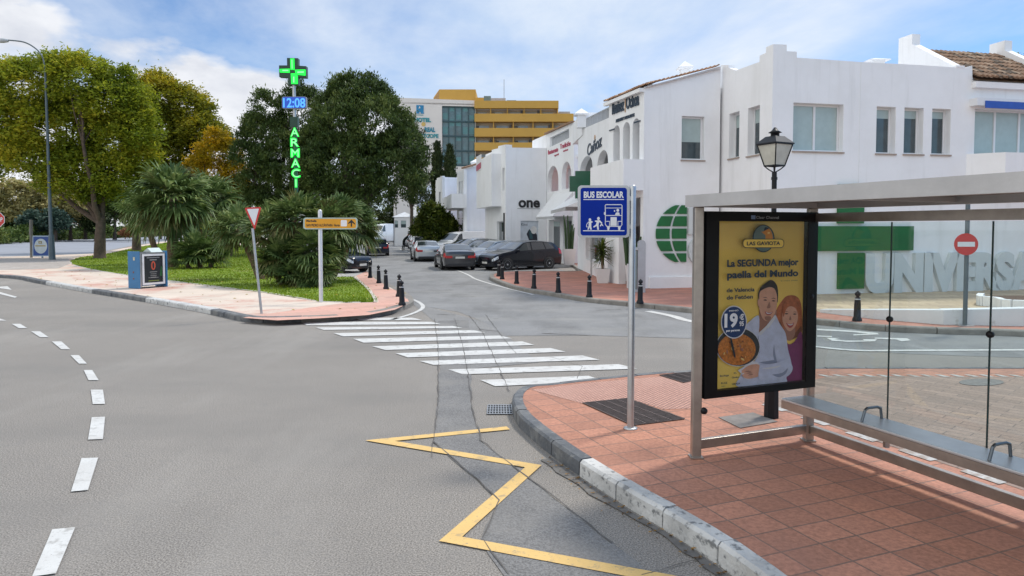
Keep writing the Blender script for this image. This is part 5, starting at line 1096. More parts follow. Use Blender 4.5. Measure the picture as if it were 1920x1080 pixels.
    for sd in (1, -1):
        side_win('side_window', cowl-.035, bp+.008, wst-.005, bp+.008, sd)
        if kind == 'van': continue
        rdr = -.22 if kind == 'sedan' else -.24
        side_win('side_window', bp-.008, rdr, bp-.008, rdr+.02, sd)
        if kind != 'sedan': side_win('side_window', rdr-.014, rdr-.135, rdr+.006, rdr-.10, sd)
    g = [[S(X(cowl+(wst-cowl)*t), 6+q, s_) for q, s_ in ((.12, 1), (1, 1), (1.6, 1), (2, 1), (1.6, -1), (1, -1), (.12, -1))] for t in (.08, .4, .7, .97)]
    patch('windscreen', g, CARG, root, .008)
    if kind != 'van':
        g = [[S(X(rr+(rb-rr)*t), 6+q, s_) for q, s_ in ((.15, 1), (1, 1), (1.6, 1), (2, 1), (1.6, -1), (1, -1), (.15, -1))] for t in ((.02, .4, .7, .93) if kind == 'sedan' else (.1, .4, .7, .92))]
        patch('rear_window', g, CARG, root, .008)
    # lamps
    for sd in (1, -1):
        a, b = (.497, .43) if kind != 'van' else (.497, .44)
        q0, q1 = (3.55, 4.75)
        patch('headlight', [[S(X(a+(b-a)*t), q0+(q1-q0)*u+(.25*t), sd) for u in (0, .5, 1)] for t in (0, .2, .5, 1)], HL, root, .01)
        a, b = (-.499, -.445) if kind != 'van' else (-.499, -.488); q0, q1 = (3.6, 5.0) if kind == 'sedan' else (3.7, 5.4)
        patch('tail_light', [[S(X(a+(b-a)*t), q0+(q1-q0)*u, sd) for u in (0, .5, 1)] for t in (0, .15, .5, 1)], RL, root, .012)
        s_ = sec(st[-1]); mbt = MB(); zz = (s_[3][2]*.25+s_[5][2]*.75); mbt.box((-L/2-.004, sd*W*.33, zz), (.03, W*.20, .13*k)); mbt.build('tail_light', RL, root, world=False, bevel=.01)
        if light: mbt = MB(); mbt.box((L*.487, sd*W*.30, pr[1][2]*k*.96), (.05, W*.16, .10)); mbt.build('headlight', HL, root, world=False, bevel=.01)
        mbm = MB(); c = S(X(cowl-.045), 5.1, sd); mbm.box((c.x, c.y+sd*.11, c.z+.06), (.10, .20, .13)); mbm.build('wing_mirror', pm, root, world=False, bevel=.03)
    # grille, bumpers, plates
    s0 = sec(st[0]); mbg = MB(); zc_ = (s0[1][2]+s0[5][2])/2; mbg.box((L/2+.002, 0, zc_+.10*k), (.02, W*.30, .13*k)); mbg.box((L/2-.012, 0, s0[1][2]+.02), (.05, W*.56, .10)); mbg.build('grille', TRIM, root, world=False, bevel=.008)
    mbg = MB(); mbg.box((L/2+.014, 0, zc_-.04), (.012, .50, .105)); mbg.build('number_plate', PLATE, root, world=False)
    zr_ = .80*k if kind == 'sedan' else .70*k
    if kind == 'sedan': zr_ = .70*k
    mbg = MB(); mbg.box((-L/2-.012, 0, zr_), (.012, .50, .105)); mbg.build('number_plate', PLATE, root, world=False)
    mbg = MB(); mbg.box((-L/2+.03, 0, .29), (.12, W*.78, .16)); mbg.build('bumper', TRIM, root, world=False, bevel=.03)
    mbg = MB()
    for sd in (1, -1): mbg.box((0, sd*(hw-.008), .23), (L*.42, .04, .08))
    mbg.build('sill_trim', TRIM, root, world=False)
    # door seams and handles
    for sd in (1, -1):
        for fx in (bp, cowl-.04)+((-.20,) if kind in ('sedan', 'estate', 'hatch') else (-.12,)):
            mbs = MB(); P = [S(X(fx), q, sd)+Vector((0, sd*.002, 0)) for q in (2.2, 3, 4, 5)]
            for a, b in zip(P, P[1:]): mbs.beam(a, b, .008, .008)
            mbs.build('door_seam', TRIM, root, world=False)
        for fx in (bp+.03, -.17):
            c = S(X(fx), 4.4, sd); mbh = MB(); mbh.box((c.x, c.y+sd*.012, c.z), (.17, .03, .028)); mbh.build('door_handle', pm, root, world=False)
    # wheels
    wr = .325 if kind != 'van' else .34
    for fx in (.315, -.29) if kind != 'van' else (.32, -.28):
        for sd in (1, -1):
            ar = MB(); c = (X(fx), 0, wr); ar.lathe([(0, 0), (wr+.055, 0), (wr+.055, .004)], (c[0], sd*(hw+.0), wr+.01), 24, axis=(0, sd, 0)); ar.build('wheel_arch', TRIM, root, world=False)
            t = MB(); t.lathe([(wr*.66, -.16), (wr-.02, -.16), (wr, -.13), (wr, .015), (wr-.02, .035), (wr*.68, .035)], (c[0], sd*(hw-.012), wr), 26, axis=(0, sd, 0)); wh = t.build('wheel', TYRE, root, world=False)
            r_ = MB(); Mx = Matrix.Translation((c[0], sd*(hw-.012), wr)) @ Vector((0, sd, 0)).to_track_quat('Z', 'Y').to_matrix().to_4x4()
            r_.lathe([(wr*.69, .033), (wr*.64, .036), (wr*.61, .01)], (c[0], sd*(hw-.012), wr), 24, axis=(0, sd, 0), mi=0); r_.lathe([(wr*.62, .0), (0, .001)], (c[0], sd*(hw-.012), wr), 24, axis=(0, sd, 0), mi=1)
            for j in range(5):
                a = j*2*math.pi/5
                for da in (-.12, .12):
                    e = a+da; r_.box((0, 0, 0), (1, 1, 1), M=Mx @ Matrix.Rotation(e, 4, 'Z') @ Matrix.Translation((wr*.33, 0, .022)) @ Matrix.Scale(wr*.60, 4, (1, 0, 0)) @ Matrix.Scale(.035, 4, (0, 1, 0)) @ Matrix.Scale(.02, 4, (0, 0, 1)))
            r_.lathe([(.05, .02), (.045, .036), (0, .038)], (c[0], sd*(hw-.012), wr), 12, axis=(0, sd, 0)); r_.build('rim', [rim, TRIM], wh, world=False)
    return root, S, L
def head(dx, dy): return math.atan2(dy, dx)
STR = (-.225, .974)                                         # direction of the street, going away
BLK = paint('paint_black', (.006, .008, .014), .2); NAVY = paint('paint_navy', (.009, .014, .029)); SLV = paint('paint_silver', (.50, .53, .55), .5); DGR = paint('paint_dark_grey', (.045, .047, .052)); GRB = paint('paint_grey_blue', (.13, .16, .20), .4); WHT = paint('paint_white', (.74, .75, .76), 0.); LGR = paint('paint_light_grey', (.36, .39, .41), .5); RDB = paint('paint_maroon', (.12, .012, .018), .2); BLU = paint('paint_blue', (.10, .14, .32), .3)
hd = head(-2.55, -1.75)
cx, cy = .45, 38.6
suv = make_car('estate', 'shiny black estate car parked nearest the bollards, nose to the road', (cx, cy), hd, BLK, 4.65, 1.82, 1.58, light=1)
for k, (kind, lb, pmx, Lx, Hx) in enumerate([('sedan', 'dark grey-blue saloon parked right behind the black estate car', GRB, 4.5, 1.46), ('estate', 'light grey estate car parked third from the bollards', LGR, 4.5, 1.50), ('hatch', 'black hatchback parked fourth from the bollards beside the standing dark saloon', BLK, 4.1, 1.48), ('estate', 'silver family car with roof rails parked fifth from the bollards', SLV, 4.6, 1.56), ('sedan', 'black saloon parked just in front of the white van', DGR, 4.4, 1.45)]):
    d = 2.75*(k+1); make_car(kind, lb, (cx+STR[0]*d*1.0-.35*(k+1)*.6, cy+STR[1]*d), hd+rng.uniform(-.03, .03), pmx, Lx, 1.78, Hx, light=1)
make_car('van', 'white panel van parked beside the round bush', (PX(868, 56.5), 56.5), hd+.12, WHT, 5.0, 1.9, 2.02, name='parked_van', cat='van', light=1)
b = AT(846, 508, 37.0); make_car('sedan', 'dark grey saloon driving away, nearest car on the street', (PX(851, 39.2)-.0, 39.3), head(*STR)+.0, DGR, 4.55, 1.82, 1.42, name='driving_car')
make_car('sedan', 'silver saloon on the street just beyond the dark grey one', (PX(797, 48.6), 48.8), head(*STR), SLV, 4.5, 1.80, 1.43, name='driving_car')
make_car('hatch', 'dark blue hatchback driving away in the left lane behind the palm fronds', (PX(705, 57.5), 58.), head(*STR), NAVY, 4.1, 1.78, 1.47, name='driving_car')
make_car('hatch', 'black car parked under the right-leaning palm with one headlight showing', (PX(622, 34.4), 34.3, .14), head(.88, -.47), BLK, 4.0, 1.75, 1.50, light=1)
make_car('sedan', 'white and silver car parked behind the black one beneath the palm', (PX(600, 41), 41.5, .0), head(.88, -.47), WHT, 4.3, 1.75, 1.45)
for i, (px_, Y, kd, pmx, lb) in enumerate([(788, 68, 'sedan', DGR, 'dark saloon parked beyond the round bush, first of the far row'), (782, 76, 'hatch', WHT, 'white hatchback with red tail light, second of the far row'), (775, 84, 'sedan', LGR, 'pale grey saloon, third of the far row'), (768, 92, 'hatch', WHT, 'white car, fourth of the far row'), (760, 101, 'estate', SLV, 'silver estate, fifth of the far row'), (753, 110, 'hatch', BLU, 'blue car, sixth of the far row'), (748, 119, 'hatch', WHT, 'white car, seventh and last of the far row'), (727, 116, 'hatch', RDB, 'maroon car crossing the far end of the street')]):
    make_car(kd, lb, (PX(px_, Y), Y), head(*STR) if i < 7 else head(-1, .2), pmx, 4.2, 1.76, None, group='cars parked along the far end of the street' if i < 7 else None, name='parked_car')
make_car('van', 'tall white camper van parked left of the kiosk', (PX(720, 104), 104), head(-.5, -.86), WHT, 5.6, 2.1, 2.9, name='parked_van', cat='van', light=1)
# --- person leaning forward by the far kerb
pb = G(757, 470, .13); pr_ = thing('person', 'person in dark clothes leaning forward at the kerb beyond the silver saloon', 'person', pb)
J = {'pel': (0, 0, .95), 'spi': (.16, 0, 1.14), 'che': (.34, 0, 1.30), 'nec': (.43, 0, 1.42), 'hea': (.50, -.01, 1.54), 'top': (.55, -.01, 1.64), 'hl': (0, .09, .90), 'kl': (.05, .11, .50), 'al': (-.04, .12, .09), 'tl': (.13, .14, .03), 'hr': (0, -.09, .90), 'kr': (-.03, -.12, .50), 'ar': (-.14, -.13, .09), 'tr': (.03, -.15, .03),
     'sl': (.34, .18, 1.32), 'el': (.44, .22, 1.05), 'wl': (.62, .16, .92), 'ml': (.69, .15, .88), 'sr': (.34, -.18, 1.32), 'er': (.42, -.24, 1.06), 'wr': (.60, -.20, .90), 'mr': (.67, -.19, .86)}
RD = {'pel': .145, 'spi': .135, 'che': .15, 'nec': .06, 'hea': .095, 'top': .07, 'hl': .10, 'kl': .06, 'al': .045, 'tl': .035, 'sl': .06, 'el': .045, 'wl': .03, 'ml': .035}
for k in list(RD):
    if k.endswith('l') and len(k) == 2: RD[k[0]+'r'] = RD[k]
ed = [('pel', 'spi'), ('spi', 'che'), ('che', 'nec'), ('nec', 'hea'), ('hea', 'top'), ('pel', 'hl'), ('hl', 'kl'), ('kl', 'al'), ('al', 'tl'), ('pel', 'hr'), ('hr', 'kr'), ('kr', 'ar'), ('ar', 'tr'), ('che', 'sl'), ('sl', 'el'), ('el', 'wl'), ('wl', 'ml'), ('che', 'sr'), ('sr', 'er'), ('er', 'wr'), ('wr', 'mr')]
ks = list(J); me = bpy.data.meshes.new('sk'); me.from_pydata([J[k] for k in ks], [(ks.index(a), ks.index(b)) for a, b in ed], []); ob = bpy.data.objects.new('sk', me); COL.objects.link(ob)
sk = ob.modifiers.new('s', 'SKIN'); me.skin_vertices[0].data[0].use_root = True
for i, k in enumerate(ks): me.skin_vertices[0].data[i].radius = (RD[k], RD[k]*(1.15 if k in ('che', 'pel') else 1))
ob.modifiers.new('u', 'SUBSURF').levels = 2; bpy.context.view_layer.update()
m2 = bpy.data.meshes.new_from_object(ob.evaluated_get(bpy.context.evaluated_depsgraph_get())); bpy.data.objects.remove(ob); m2.name = 'body'
for m_ in (mat('dark_cloth', (.012, .022, .018), .9), mat('trousers', (.012, .012, .016), .9), mat('skin', (.50, .28, .19), .6), mat('shoe', (.01, .01, .01), .7)): m2.materials.append(m_)
for p in m2.polygons:
    c = p.center; p.use_smooth = True
    p.material_index = 2 if (c.z > 1.44 and c.x > .38) or (c.x > .61 and c.z < .95) else (3 if c.z < .08 else (1 if c.z < .95 and abs(c.x) < .3 else 0))
o = bpy.data.objects.new('body', m2); COL.objects.link(o); o.parent = pr_
mb = MB(); mb.lathe([(0.0, .115), (.06, .10), (.10, .05), (.108, 0), (.09, -.04)], (.51, -.01, 1.57), 14, axis=(-.15, 0, 1)); mb.build('hair', mat('hair', (.05, .03, .02), .8), pr_, world=False)
pr_.rotation_euler = (0, 0, R(-5))
# ================================================================= STREET FURNITURE
STEEL = mat('galvanised_steel', (.46, .47, .48), .38, metal=.75, var=.12, vs=6); SIGNB = mat('sign_blue', (.002, .026, .29), .6, spec=.15, var=.05, vs=3); SIGNW = mat('sign_white_face', (.78, .78, .79), .4, var=.03)
SIGNR = mat('sign_red', (.60, .035, .03), .4, var=.05); IRON = mat('black_iron', (.008, .009, .012), .45, var=.25, vs=8, spec=.3); DKGR = mat('grey_blue_post', (.09, .12, .135), .5, var=.15)
def stroke(mb, W, pts, wd, d, mi=0, closed=False):
    P = [W.uz(*p) for p in pts]; M = frame(W.p(0, 0, d), W.u, (0, 0, 1)); n = len(P)
    for i in range(n if closed else n-1):
        a = Vector(P[i]); b = Vector(P[(i+1) % n]); e = (b-a).normalized(); q = Vector((-e.y, e.x))*wd/2; e = e*wd*.35
        mb.prism([tuple(a-e-q), tuple(b+e-q), tuple(b+e+q), tuple(a-e+q)], M, .0004, mi, back=False)
def shape(mb, W, pts, d, mi=0, t=.0):
    mb.prism([W.uz(*p) for p in pts], frame(W.p(0, 0, d), W.u, (0, 0, 1)), t, mi, back=False)
def ell(cx, cy, rx, ry, n=28, a0=0, a1=360): return [(cx+rx*math.cos(R(a0+(a1-a0)*k/n)), cy-ry*math.sin(R(a0+(a1-a0)*k/n))) for k in range(n if a1-a0 == 360 else n+1)]
def rrect(x0, y0, x1, y1, r, n=5):
    o = []
    for cx, cy, a in ((x1-r, y1-r, 0), (x0+r, y1-r, 90), (x0+r, y0+r, 180), (x1-r, y0+r, 270)):
        o += [(cx+r*math.cos(R(a+90*k/n)), cy+r*math.sin(R(a+90*k/n))) for k in range(n+1)]
    return o
# --- bollards
def bollard(loc, label):
    t = thing('bollard', label, 'bollard', loc, group='black iron bollards on the pavement edges')
    mb = MB(); mb.lathe([(.105, 0), (.105, .05), (.088, .08), (.078, .10), (.072, .40), (.062, .50)], n=16); mb.build('post', IRON, t, world=False)
    mb = MB(); mb.lathe([(.066, .50), (.066, .525)], n=16); mb.build('band', mat('bollard_band', (.55, .55, .55), .4), t, world=False)
    mb = MB(); mb.lathe([(.062, .525), (.06, .545), (.035, .56), (.035, .58), (.06, .60), (.066, .63), (.055, .665), (.022, .685), (.02, .70), (0, .71)], n=14); mb.build('knob', IRON, t, world=False); return t
BL = [((694, 521), 'black bollard, farthest of the five along the left kerb of the side street'), ((710.5, 531), 'black bollard, second farthest of the five along the left kerb'), ((724, 542), 'black bollard, middle one of the five along the left kerb'),
      ((748, 556), 'black bollard standing just behind the nearest left one'), ((754, 572.5), 'black bollard nearest the crosswalk on the left corner'), ((935, 518), 'black bollard before the front wheel of the black estate, far one of the pair'),
      ((941.5, 523.5), 'black bollard before the front wheel of the black estate, near one of the pair'), ((968.7, 532), 'black bollard on the right pavement, under the middle of the black estate'), ((1001, 541), 'black bollard on the right pavement, below the rear wheel of the black estate'),
      ((1047, 549), 'black bollard on the right pavement left of the blue sign'), ((1105, 557.5), 'black bollard on the right pavement beneath the blue sign'), ((1200, 569), 'black bollard in front of the grey rounded ticket pillar'), ((1607, 602), 'black bollard seen through the shelter glass before the low white wall')]
b0 = None
for (x, y), lb in BL:
    p = G(x, y, .133)
    if b0 is None: b0 = bollard(p, lb)
    else:
        c = copy_tree(b0); c.location = p; c['label'] = lb; c.rotation_euler = (R(rng.uniform(-1.5, 1.5)), R(rng.uniform(-1.5, 1.5)), 0)
# --- yield sign (leaning)
b = G(491, 588, .134); Y = b.y; t = thing('yield_sign', 'leaning give way sign, white triangle with red border, on the left pavement', 'road sign', b)
tp = AT(473.5, 428, Y); mb = MB(); mb.tube([b-Vector((0, 0, .1)), tp], .032, 12); mb.build('pole', STEEL, t)
W = Wall((tp.x-1, Y-.05), (tp.x+1, Y-.05)); mb = MB()
def tri(x0, y0, x1, y1, xb, yb, r): 
    c = [(x0, y0), (x1, y1), (xb, yb)]; o = []
    for i in range(3):
        p = Vector(c[i]); a = (Vector(c[i-1])-p).normalized(); q = (Vector(c[(i+1) % 3])-p).normalized(); o += [tuple(p+a*r), tuple(p+(a+q)*r*.32), tuple(p+q*r)]
    return o
mb.prism([W.uz(*p) for p in tri(458, 389.5, 490, 388, 477.5, 431.5, 2.6)], frame(W.p(0, 0, -.012), W.u, (0, 0, 1)), .012, 0); shape(mb, W, tri(463, 392, 485.5, 391.2, 477, 423, 1.2), .0012, 1); mb.build('sign_plate', [SIGNR, SIGNW], t)
# --- orange direction sign
b = G(602, 566, .14); Y = b.y; t = thing('direction_sign', 'narrow orange direction board with arrow and white pictogram on a pale post', 'direction sign', b)
tp = AT(600, 396, Y); mb = MB(); mb.tube([b-Vector((0, 0, .1)), tp, tp+Vector((0, 0, .03)), tp+Vector((0, 0, .05))], [.058, .058, .045, .015], 14); mb.build('pole', mat('pale_post', (.62, .62, .64), .35, metal=.3, var=.05), t)
W = Wall((tp.x-2, Y-.07), (tp.x+2, Y-.07)); mb = MB(); mb.prism([W.uz(*p) for p in rrect(568.5, 408, 670, 430, 5)], frame(W.p(0, 0, -.03), W.u, (0, 0, 1)), .03, 0)
shape(mb, W, rrect(571.5, 410.3, 667.5, 427.8, 3.5), .0012, 1); shape(mb, W, rrect(639, 412.5, 650.5, 424.5, 2), .0024, 2)
shape(mb, W, [(658.8, 411.5), (666, 419.5), (666, 421.5), (660.3, 417.5), (660.3, 425), (657.6, 425), (657.6, 417.5), (652.5, 420.5), (652.5, 418.5)], .0024, 3); mb.build('sign_board', [mat('sign_green_edge', (.40, .50, .44), .4), mat('sign_orange', (.72, .33, .012), .45, var=.08, vs=2), SIGNW, TRIM], t)
k_ = Y/F; M = frame(W.p(0, 0, .003), W.u, (0, 0, 1))
def tx(s, x0, x1, yb, h, mbb=None, bold=.003, mi=0):
    a = W.uz(x0, yb); b_ = W.uz(x1, yb); return text_mb(s, h*k_/.7, M @ Matrix.Translation((a[0], a[1], 0)), .001, mi=mi, bold=bold, width=b_[0]-a[0], mb=mbb)
m_ = tx('Marbella', 574.5, 593.5, 416, 4); m_ = tx('SAN PEDRO ALCÁNTARA  Norte', 574.5, 637, 424.5, 4.6, m_); m_.build('lettering', TRIM, t)
# --- blue school bus sign
b = G(1182, 803, .152); Y = b.y; t = thing('bus_stop_sign', 'square blue sign reading BUS ESCOLAR on a grey steel pole', 'bus sign', b)
tp = AT(1186.5, 350, Y); mb = MB(); mb.tube([b, tp, tp+Vector((0, 0, .012)), tp+Vector((0, 0, .02))], [.036, .036, .028, .01], 18); mb.build('pole', STEEL, t)
mb = MB(); mb.lathe([(.075, 0), (.075, .008), (.045, .015)], b, 20); mb.build('base_plate', STEEL, t)
W = Wall((tp.x-.6, Y-.02), (tp.x+.4, Y-.05)); mb = MB()
mb.prism([W.uz(*p) for p in rrect(1083.5, 347.5, 1180.5, 445.5, 7)], frame(W.p(0, 0, -.025), W.u, (0, 0, 1)), .025, 0); shape(mb, W, rrect(1088.5, 352, 1175.5, 441.5, 5), .0012, 1); mb.build('sign_plate', [STEEL, SIGNB], t)
mb = MB(); 
for yy in (372, 425): c = W.p(W.uz(1183, yy)[0], W.uz(1183, yy)[1], -.03); mb.box(c, (.10, .04, .045))
mb.build('bracket', STEEL, t)
k_ = Y/F; M = frame(W.p(0, 0, .0025), W.u, (0, 0, 1)); m_ = tx('BUS ESCOLAR', 1094.5, 1169.5, 370.5, 11, bold=.0035); m_.build('lettering', SIGNW, t)
def sc_(x, y): return (980+x/5.4, 340+y/5.4)
mb = MB()
def st_(pl, wd=.008, closed=False): stroke(mb, W, [sc_(*p) for p in pl], wd, .002, 0, closed)
def sh_(pl): shape(mb, W, [sc_(*p) for p in pl], .0024, 0)
st_([(617, 184), (1022, 184)], .008); st_([(615, 500), (1028, 500)], .009)
st_([(842, 236), (998, 236), (1006, 246), (1004, 440), (992, 456), (850, 456), (836, 432), (838, 345), (835, 246)], .008, True)
st_([(838, 270), (1004, 270)], .006); st_([(838, 346), (1004, 346)], .008); sh_([(890, 362), (952, 362), (952, 450), (888, 450)])
for q in ([(840, 405), (880, 405), (880, 452)], [(1002, 405), (964, 405), (964, 452)]): st_(q, .007)
for x in (852, 962): sh_([(x, 458), (x+32, 458), (x+22, 498), (x+8, 498)])
shape(mb, W, [sc_(*p) for p in ell(963, 293, 14, 16, 14)], .0024); sh_([(932, 345), (944, 318), (962, 312), (978, 318), (982, 345)]); shape(mb, W, [sc_(*p) for p in ell(930, 300, 7, 9, 10)], .0024); shape(mb, W, [sc_(*p) for p in ell(829, 326, 7, 16, 10)], .0024)
shape(mb, W, [sc_(*p) for p in ell(681, 390, 13, 16, 14)], .0024); sh_([(668, 408), (700, 402), (712, 412), (694, 422), (694, 455), (700, 490), (684, 490), (680, 462), (668, 490), (656, 488), (668, 450)]); st_([(666, 412), (648, 436), (646, 462), (664, 462)], .006)
shape(mb, W, [sc_(*p) for p in ell(767, 376, 14, 16, 14)], .0024); sh_([(730, 398), (780, 392), (806, 420), (800, 432), (776, 412), (768, 440), (772, 490), (756, 492), (750, 452), (722, 468), (712, 462), (742, 436), (748, 412), (732, 408)]); sh_([(780, 452), (800, 420), (818, 455), (806, 450), (800, 440), (790, 458)])
mb.build('school_bus_pictogram', SIGNW, t)
# --- no entry sign
b = G(1809, 611, .133); Y = b.y; t = thing('no_entry_sign', 'round red no entry sign with white bar on a dark grey post', 'road sign', b); mb = MB(); mb.tube([b-Vector((0, 0, .1)), AT(1815, 377, Y)], .045, 14); mb.build('pole', DKGR, t)
mb = MB(); mb.box(b+Vector((0, 0, .01)), (.30, .2, .02)); mb.build('base_plate', STEEL, t)
W = Wall((b.x-1, Y-.08), (b.x+1, Y-.08)); mb = MB(); mb.prism([W.uz(*p) for p in ell(1812, 458, 22.3, 20.5, 36)], frame(W.p(0, 0, -.02), W.u, (0, 0, 1)), .02, 0); shape(mb, W, [(1795.5, 453.5), (1828, 453.5), (1828, 462.5), (1795.5, 462.5)], .0015, 1); mb.build('sign_plate', [SIGNR, SIGNW], t)
# --- stop sign cut by the left edge
t_b = G(-5, 486, .13); Y = t_b.y; t = thing('stop_sign', 'red octagonal stop sign cut by the left edge of the picture', 'road sign', t_b); mb = MB(); mb.tube([t_b-Vector((0, 0, .1)), AT(-5, 404, Y)], .035, 10); mb.build('pole', STEEL, t)
W = Wall((t_b.x-1, Y-.05), (t_b.x+1, Y-.05)); mb = MB(); o8 = lambda r: [(-5+r*math.cos(R(22.5+45*k)), 412+r*math.sin(R(22.5+45*k))) for k in range(8)][::-1]; mb.prism([W.uz(*p) for p in o8(14.6)], frame(W.p(0, 0, -.02), W.u, (0, 0, 1)), .02, 1); shape(mb, W, o8(13.6), .0015, 0); mb.build('sign_plate', [SIGNR, SIGNW], t)
k_ = Y/F; M = frame(W.p(0, 0, .003), W.u, (0, 0, 1)); tx('STOP', -14.5, 5, 415.5, 8, bold=.01).build('lettering', SIGNW, t)
# --- tall street lamp on the left
b = G(98, 487, .13); Y = b.y; t = thing('street_lamp', 'tall grey street lamp with a curved arm reaching over the tree at left', 'street lamp', b)
mb = MB(); mb.tube([b-Vector((0, 0, .1)), AT(96, 440, Y)], [.21, .17], 8, smooth=False); mb.build('base', DKGR, t)
mb = MB(); P = [AT(96, 441, Y), AT(92, 340, Y), AT(87, 190, Y), AT(84.5, 130, Y)]; mb.tube(P, [.12, .10, .08, .06], 12); mb.build('pole', DKGR, t)
mb = MB(); mb.tube(crom([AT(84.5, 131, Y), AT(80, 108, Y), AT(68, 92, Y), AT(45, 79, Y), AT(12, 75, Y)], 5), .045, 8); mb.build('arm', DKGR, t)
mb = MB(); c = AT(3, 76, Y); mb.lathe([(.02, -.5), (.10, -.42), (.16, -.1), (.16, .2), (.08, .42), (.02, .46)], c, 12, axis=(-1, 0, .03)); mb.build('lamp_head', mat('lamp_head_grey', (.42, .44, .45), .4), t)
# --- blue advert board and post beside it
b = G(76, 484, .13); Y = b.y+.3; t = thing('advert_board', 'small blue-framed advert board with a pale round emblem between two posts', 'advert board', (b.x, Y, .13)); W = Wall((PX(60, Y), Y), (PX(92, Y), Y)); mb = MB()
mb.prism([W.uz(*p) for p in ((61, 442), (92, 442), (92, 481), (61, 481))], frame(W.p(0, 0, -.3), W.u, (0, 0, 1)), .3, 0); mb.box(W.p(W.len/2, .3, -.15), (.08, .08, .5)); mb.build('frame', mat('pale_blue_frame', (.35, .45, .55), .5), t)
mb = MB(); shape(mb, W, [(62.5, 444), (90.5, 444), (90.5, 479), (62.5, 479)], .003, 0); shape(mb, W, ell(76.5, 461.5, 12, 14), .006, 1); stroke(mb, W, [(67, 461), (85, 461)], .08, .009, 2); stroke(mb, W, [(73, 453), (78, 453), (78, 456), (73, 456)], .06, .009, 2, True); mb.build('poster', [mat('poster_blue', (.02, .07, .26), .4), mat('poster_pale_round', (.50, .56, .58), .4), mat('poster_ochre', (.38, .28, .08), .5)], t)
b = G(59, 483, .13); mb = MB(); mb.tube([b, AT(58, 440, b.y)], .09, 10); mb.tube([AT(58, 440, b.y), AT(58.5, 412, b.y)], .12, 10); mb.build('marker_post', mat('weathered_post', (.20, .19, .17), .8), label='short weathered dark post standing left of the blue advert board', cat='post')
# --- recycling cabinet
b = G(262.5, 541.5, .134); b2_ = G(311, 537.5, .134); W = Wall((b.x, b.y), (b2_.x, b2_.y)); Wd = W.len; hC = AT(262, 474, b.y).z-.13
t = thing('recycling_cabinet', 'blue battery recycling cabinet with a white-framed dark poster on the left pavement', 'recycling bin', (W.p(Wd/2, .134, -.25)))
BLUE = mat('cabinet_blue', (.035, .17, .36), .45, var=.12, vs=3, bump=.1); mb = MB(); z0 = .134; D = .62
def slab(u0, u1, z_0, z_1, d0, d1, mi=0, m=None): (m or mb).box(W.p((u0+u1)/2, (z_0+z_1)/2, (d0+d1)/2), (u1-u0, d1-d0, z_1-z_0), rz=math.atan2(W.u.y, W.u.x), mi=mi)
slab(-.03, .0, z0, z0+hC+.04, -D, .04); slab(Wd, Wd+.06, z0, z0+hC+.04, -D, .04); slab(0, Wd, z0+.08, z0+hC-.02, -D+.03, -.08); mb.build('body', BLUE, t, bevel=.015)
mb = MB(); slab(.001, .08, z0+.06, z0+hC, -.078, .0); slab(.08, Wd-.001, z0+hC-.05, z0+hC, -.078, -.0); mb.build('trim', STEEL, t)
mb = MB(); fr = .07; u0, u1, za, zb = .10, Wd-.03, z0+.12, z0+hC-.06
slab(u0, u0+fr, za, zb, -.07, .015); slab(u1-fr, u1, za, zb, -.07, .015); slab(u0+fr, u1-fr, za, za+fr, -.07, .014); slab(u0+fr, u1-fr, zb-fr, zb, -.07, .014); mb.build('poster_frame', mat('white_frame', (.72, .72, .72), .4), t)
mb = MB(); M = frame(W.p(0, 0, -.02), W.u, (0, 0, 1)); mb.prism([(u0+fr, za+fr), (u1-fr, za+fr), (u1-fr, zb-fr), (u0+fr, zb-fr)], M, .005, 0)
cu = (u0+u1)/2; cz = zb-.42; mb.prism(arcp(cu, cz, .085, .16, 0, 360, 20)[:-1], M, .007, 1); mb.prism(arcp(cu, cz, .035, .11, 0, 360, 16)[:-1], M, .009, 0)
for i, (a, zz, h) in enumerate(((.62, zb-.15, .035), (.34, zb-.23, .03), (.36, cz-.24, .02), (.28, cz-.31, .016), (.30, cz-.37, .016), (.26, cz-.43, .016), (.5, za+.24, .014))):
    mb.prism([(cu-a*.4, zz), (cu+a*.4, zz), (cu+a*.4, zz+h), (cu-a*.4, zz+h)], M, .007, 2)
mb.prism([(cu-.2, za+.12), (cu+.22, za+.12), (cu+.22, za+.15), (cu-.2, za+.15)], M, .007, 3); mb.prism([(u1-fr-.12, za+.3), (u1-fr-.03, za+.28), (u1-fr-.03, za+.62), (u1-fr-.07, za+.66)], M, .007, 4)
mb.build('poster', [mat('poster_charcoal', (.035, .038, .042), .25), mat('poster_coral', (.50, .09, .05), .4), mat('poster_grey_text', (.30, .30, .29), .5), mat('poster_lime', (.20, .24, .05), .5), mat('poster_green', (.02, .12, .03), .5)], t)
mb = MB(); slab(0.02, Wd*.55, z0+hC-.01, z0+hC+.01, -D+.05, -.10); mb.build('slot_tray', TRIM, t)
mb = MB(); c = [W.p(Wd*.52, z0+hC, -.09), W.p(Wd*.97, z0+hC, -.09), W.p(Wd*.97, z0+hC+.15, -.30), W.p(Wd*.52, z0+hC+.15, -.30), W.p(Wd*.97, z0+hC, -D+.05), W.p(Wd*.52, z0+hC, -D+.05)]
mb.add(c, [(0, 1, 2, 3), (3, 2, 4, 5), (0, 3, 5), (1, 4, 2)]); mb.build('lid', mat('pale_lid', (.55, .62, .60), .4), t)
mb = MB(); q = MB()
for zz in (.35, .58): mb.lathe([(.0, .012), (.03, .01), (.035, 0)], W.p(-.031, z0+zz, -.3), 10, axis=-W.u)
mb.build('lock', mat('rust', (.25, .10, .06), .8), t)
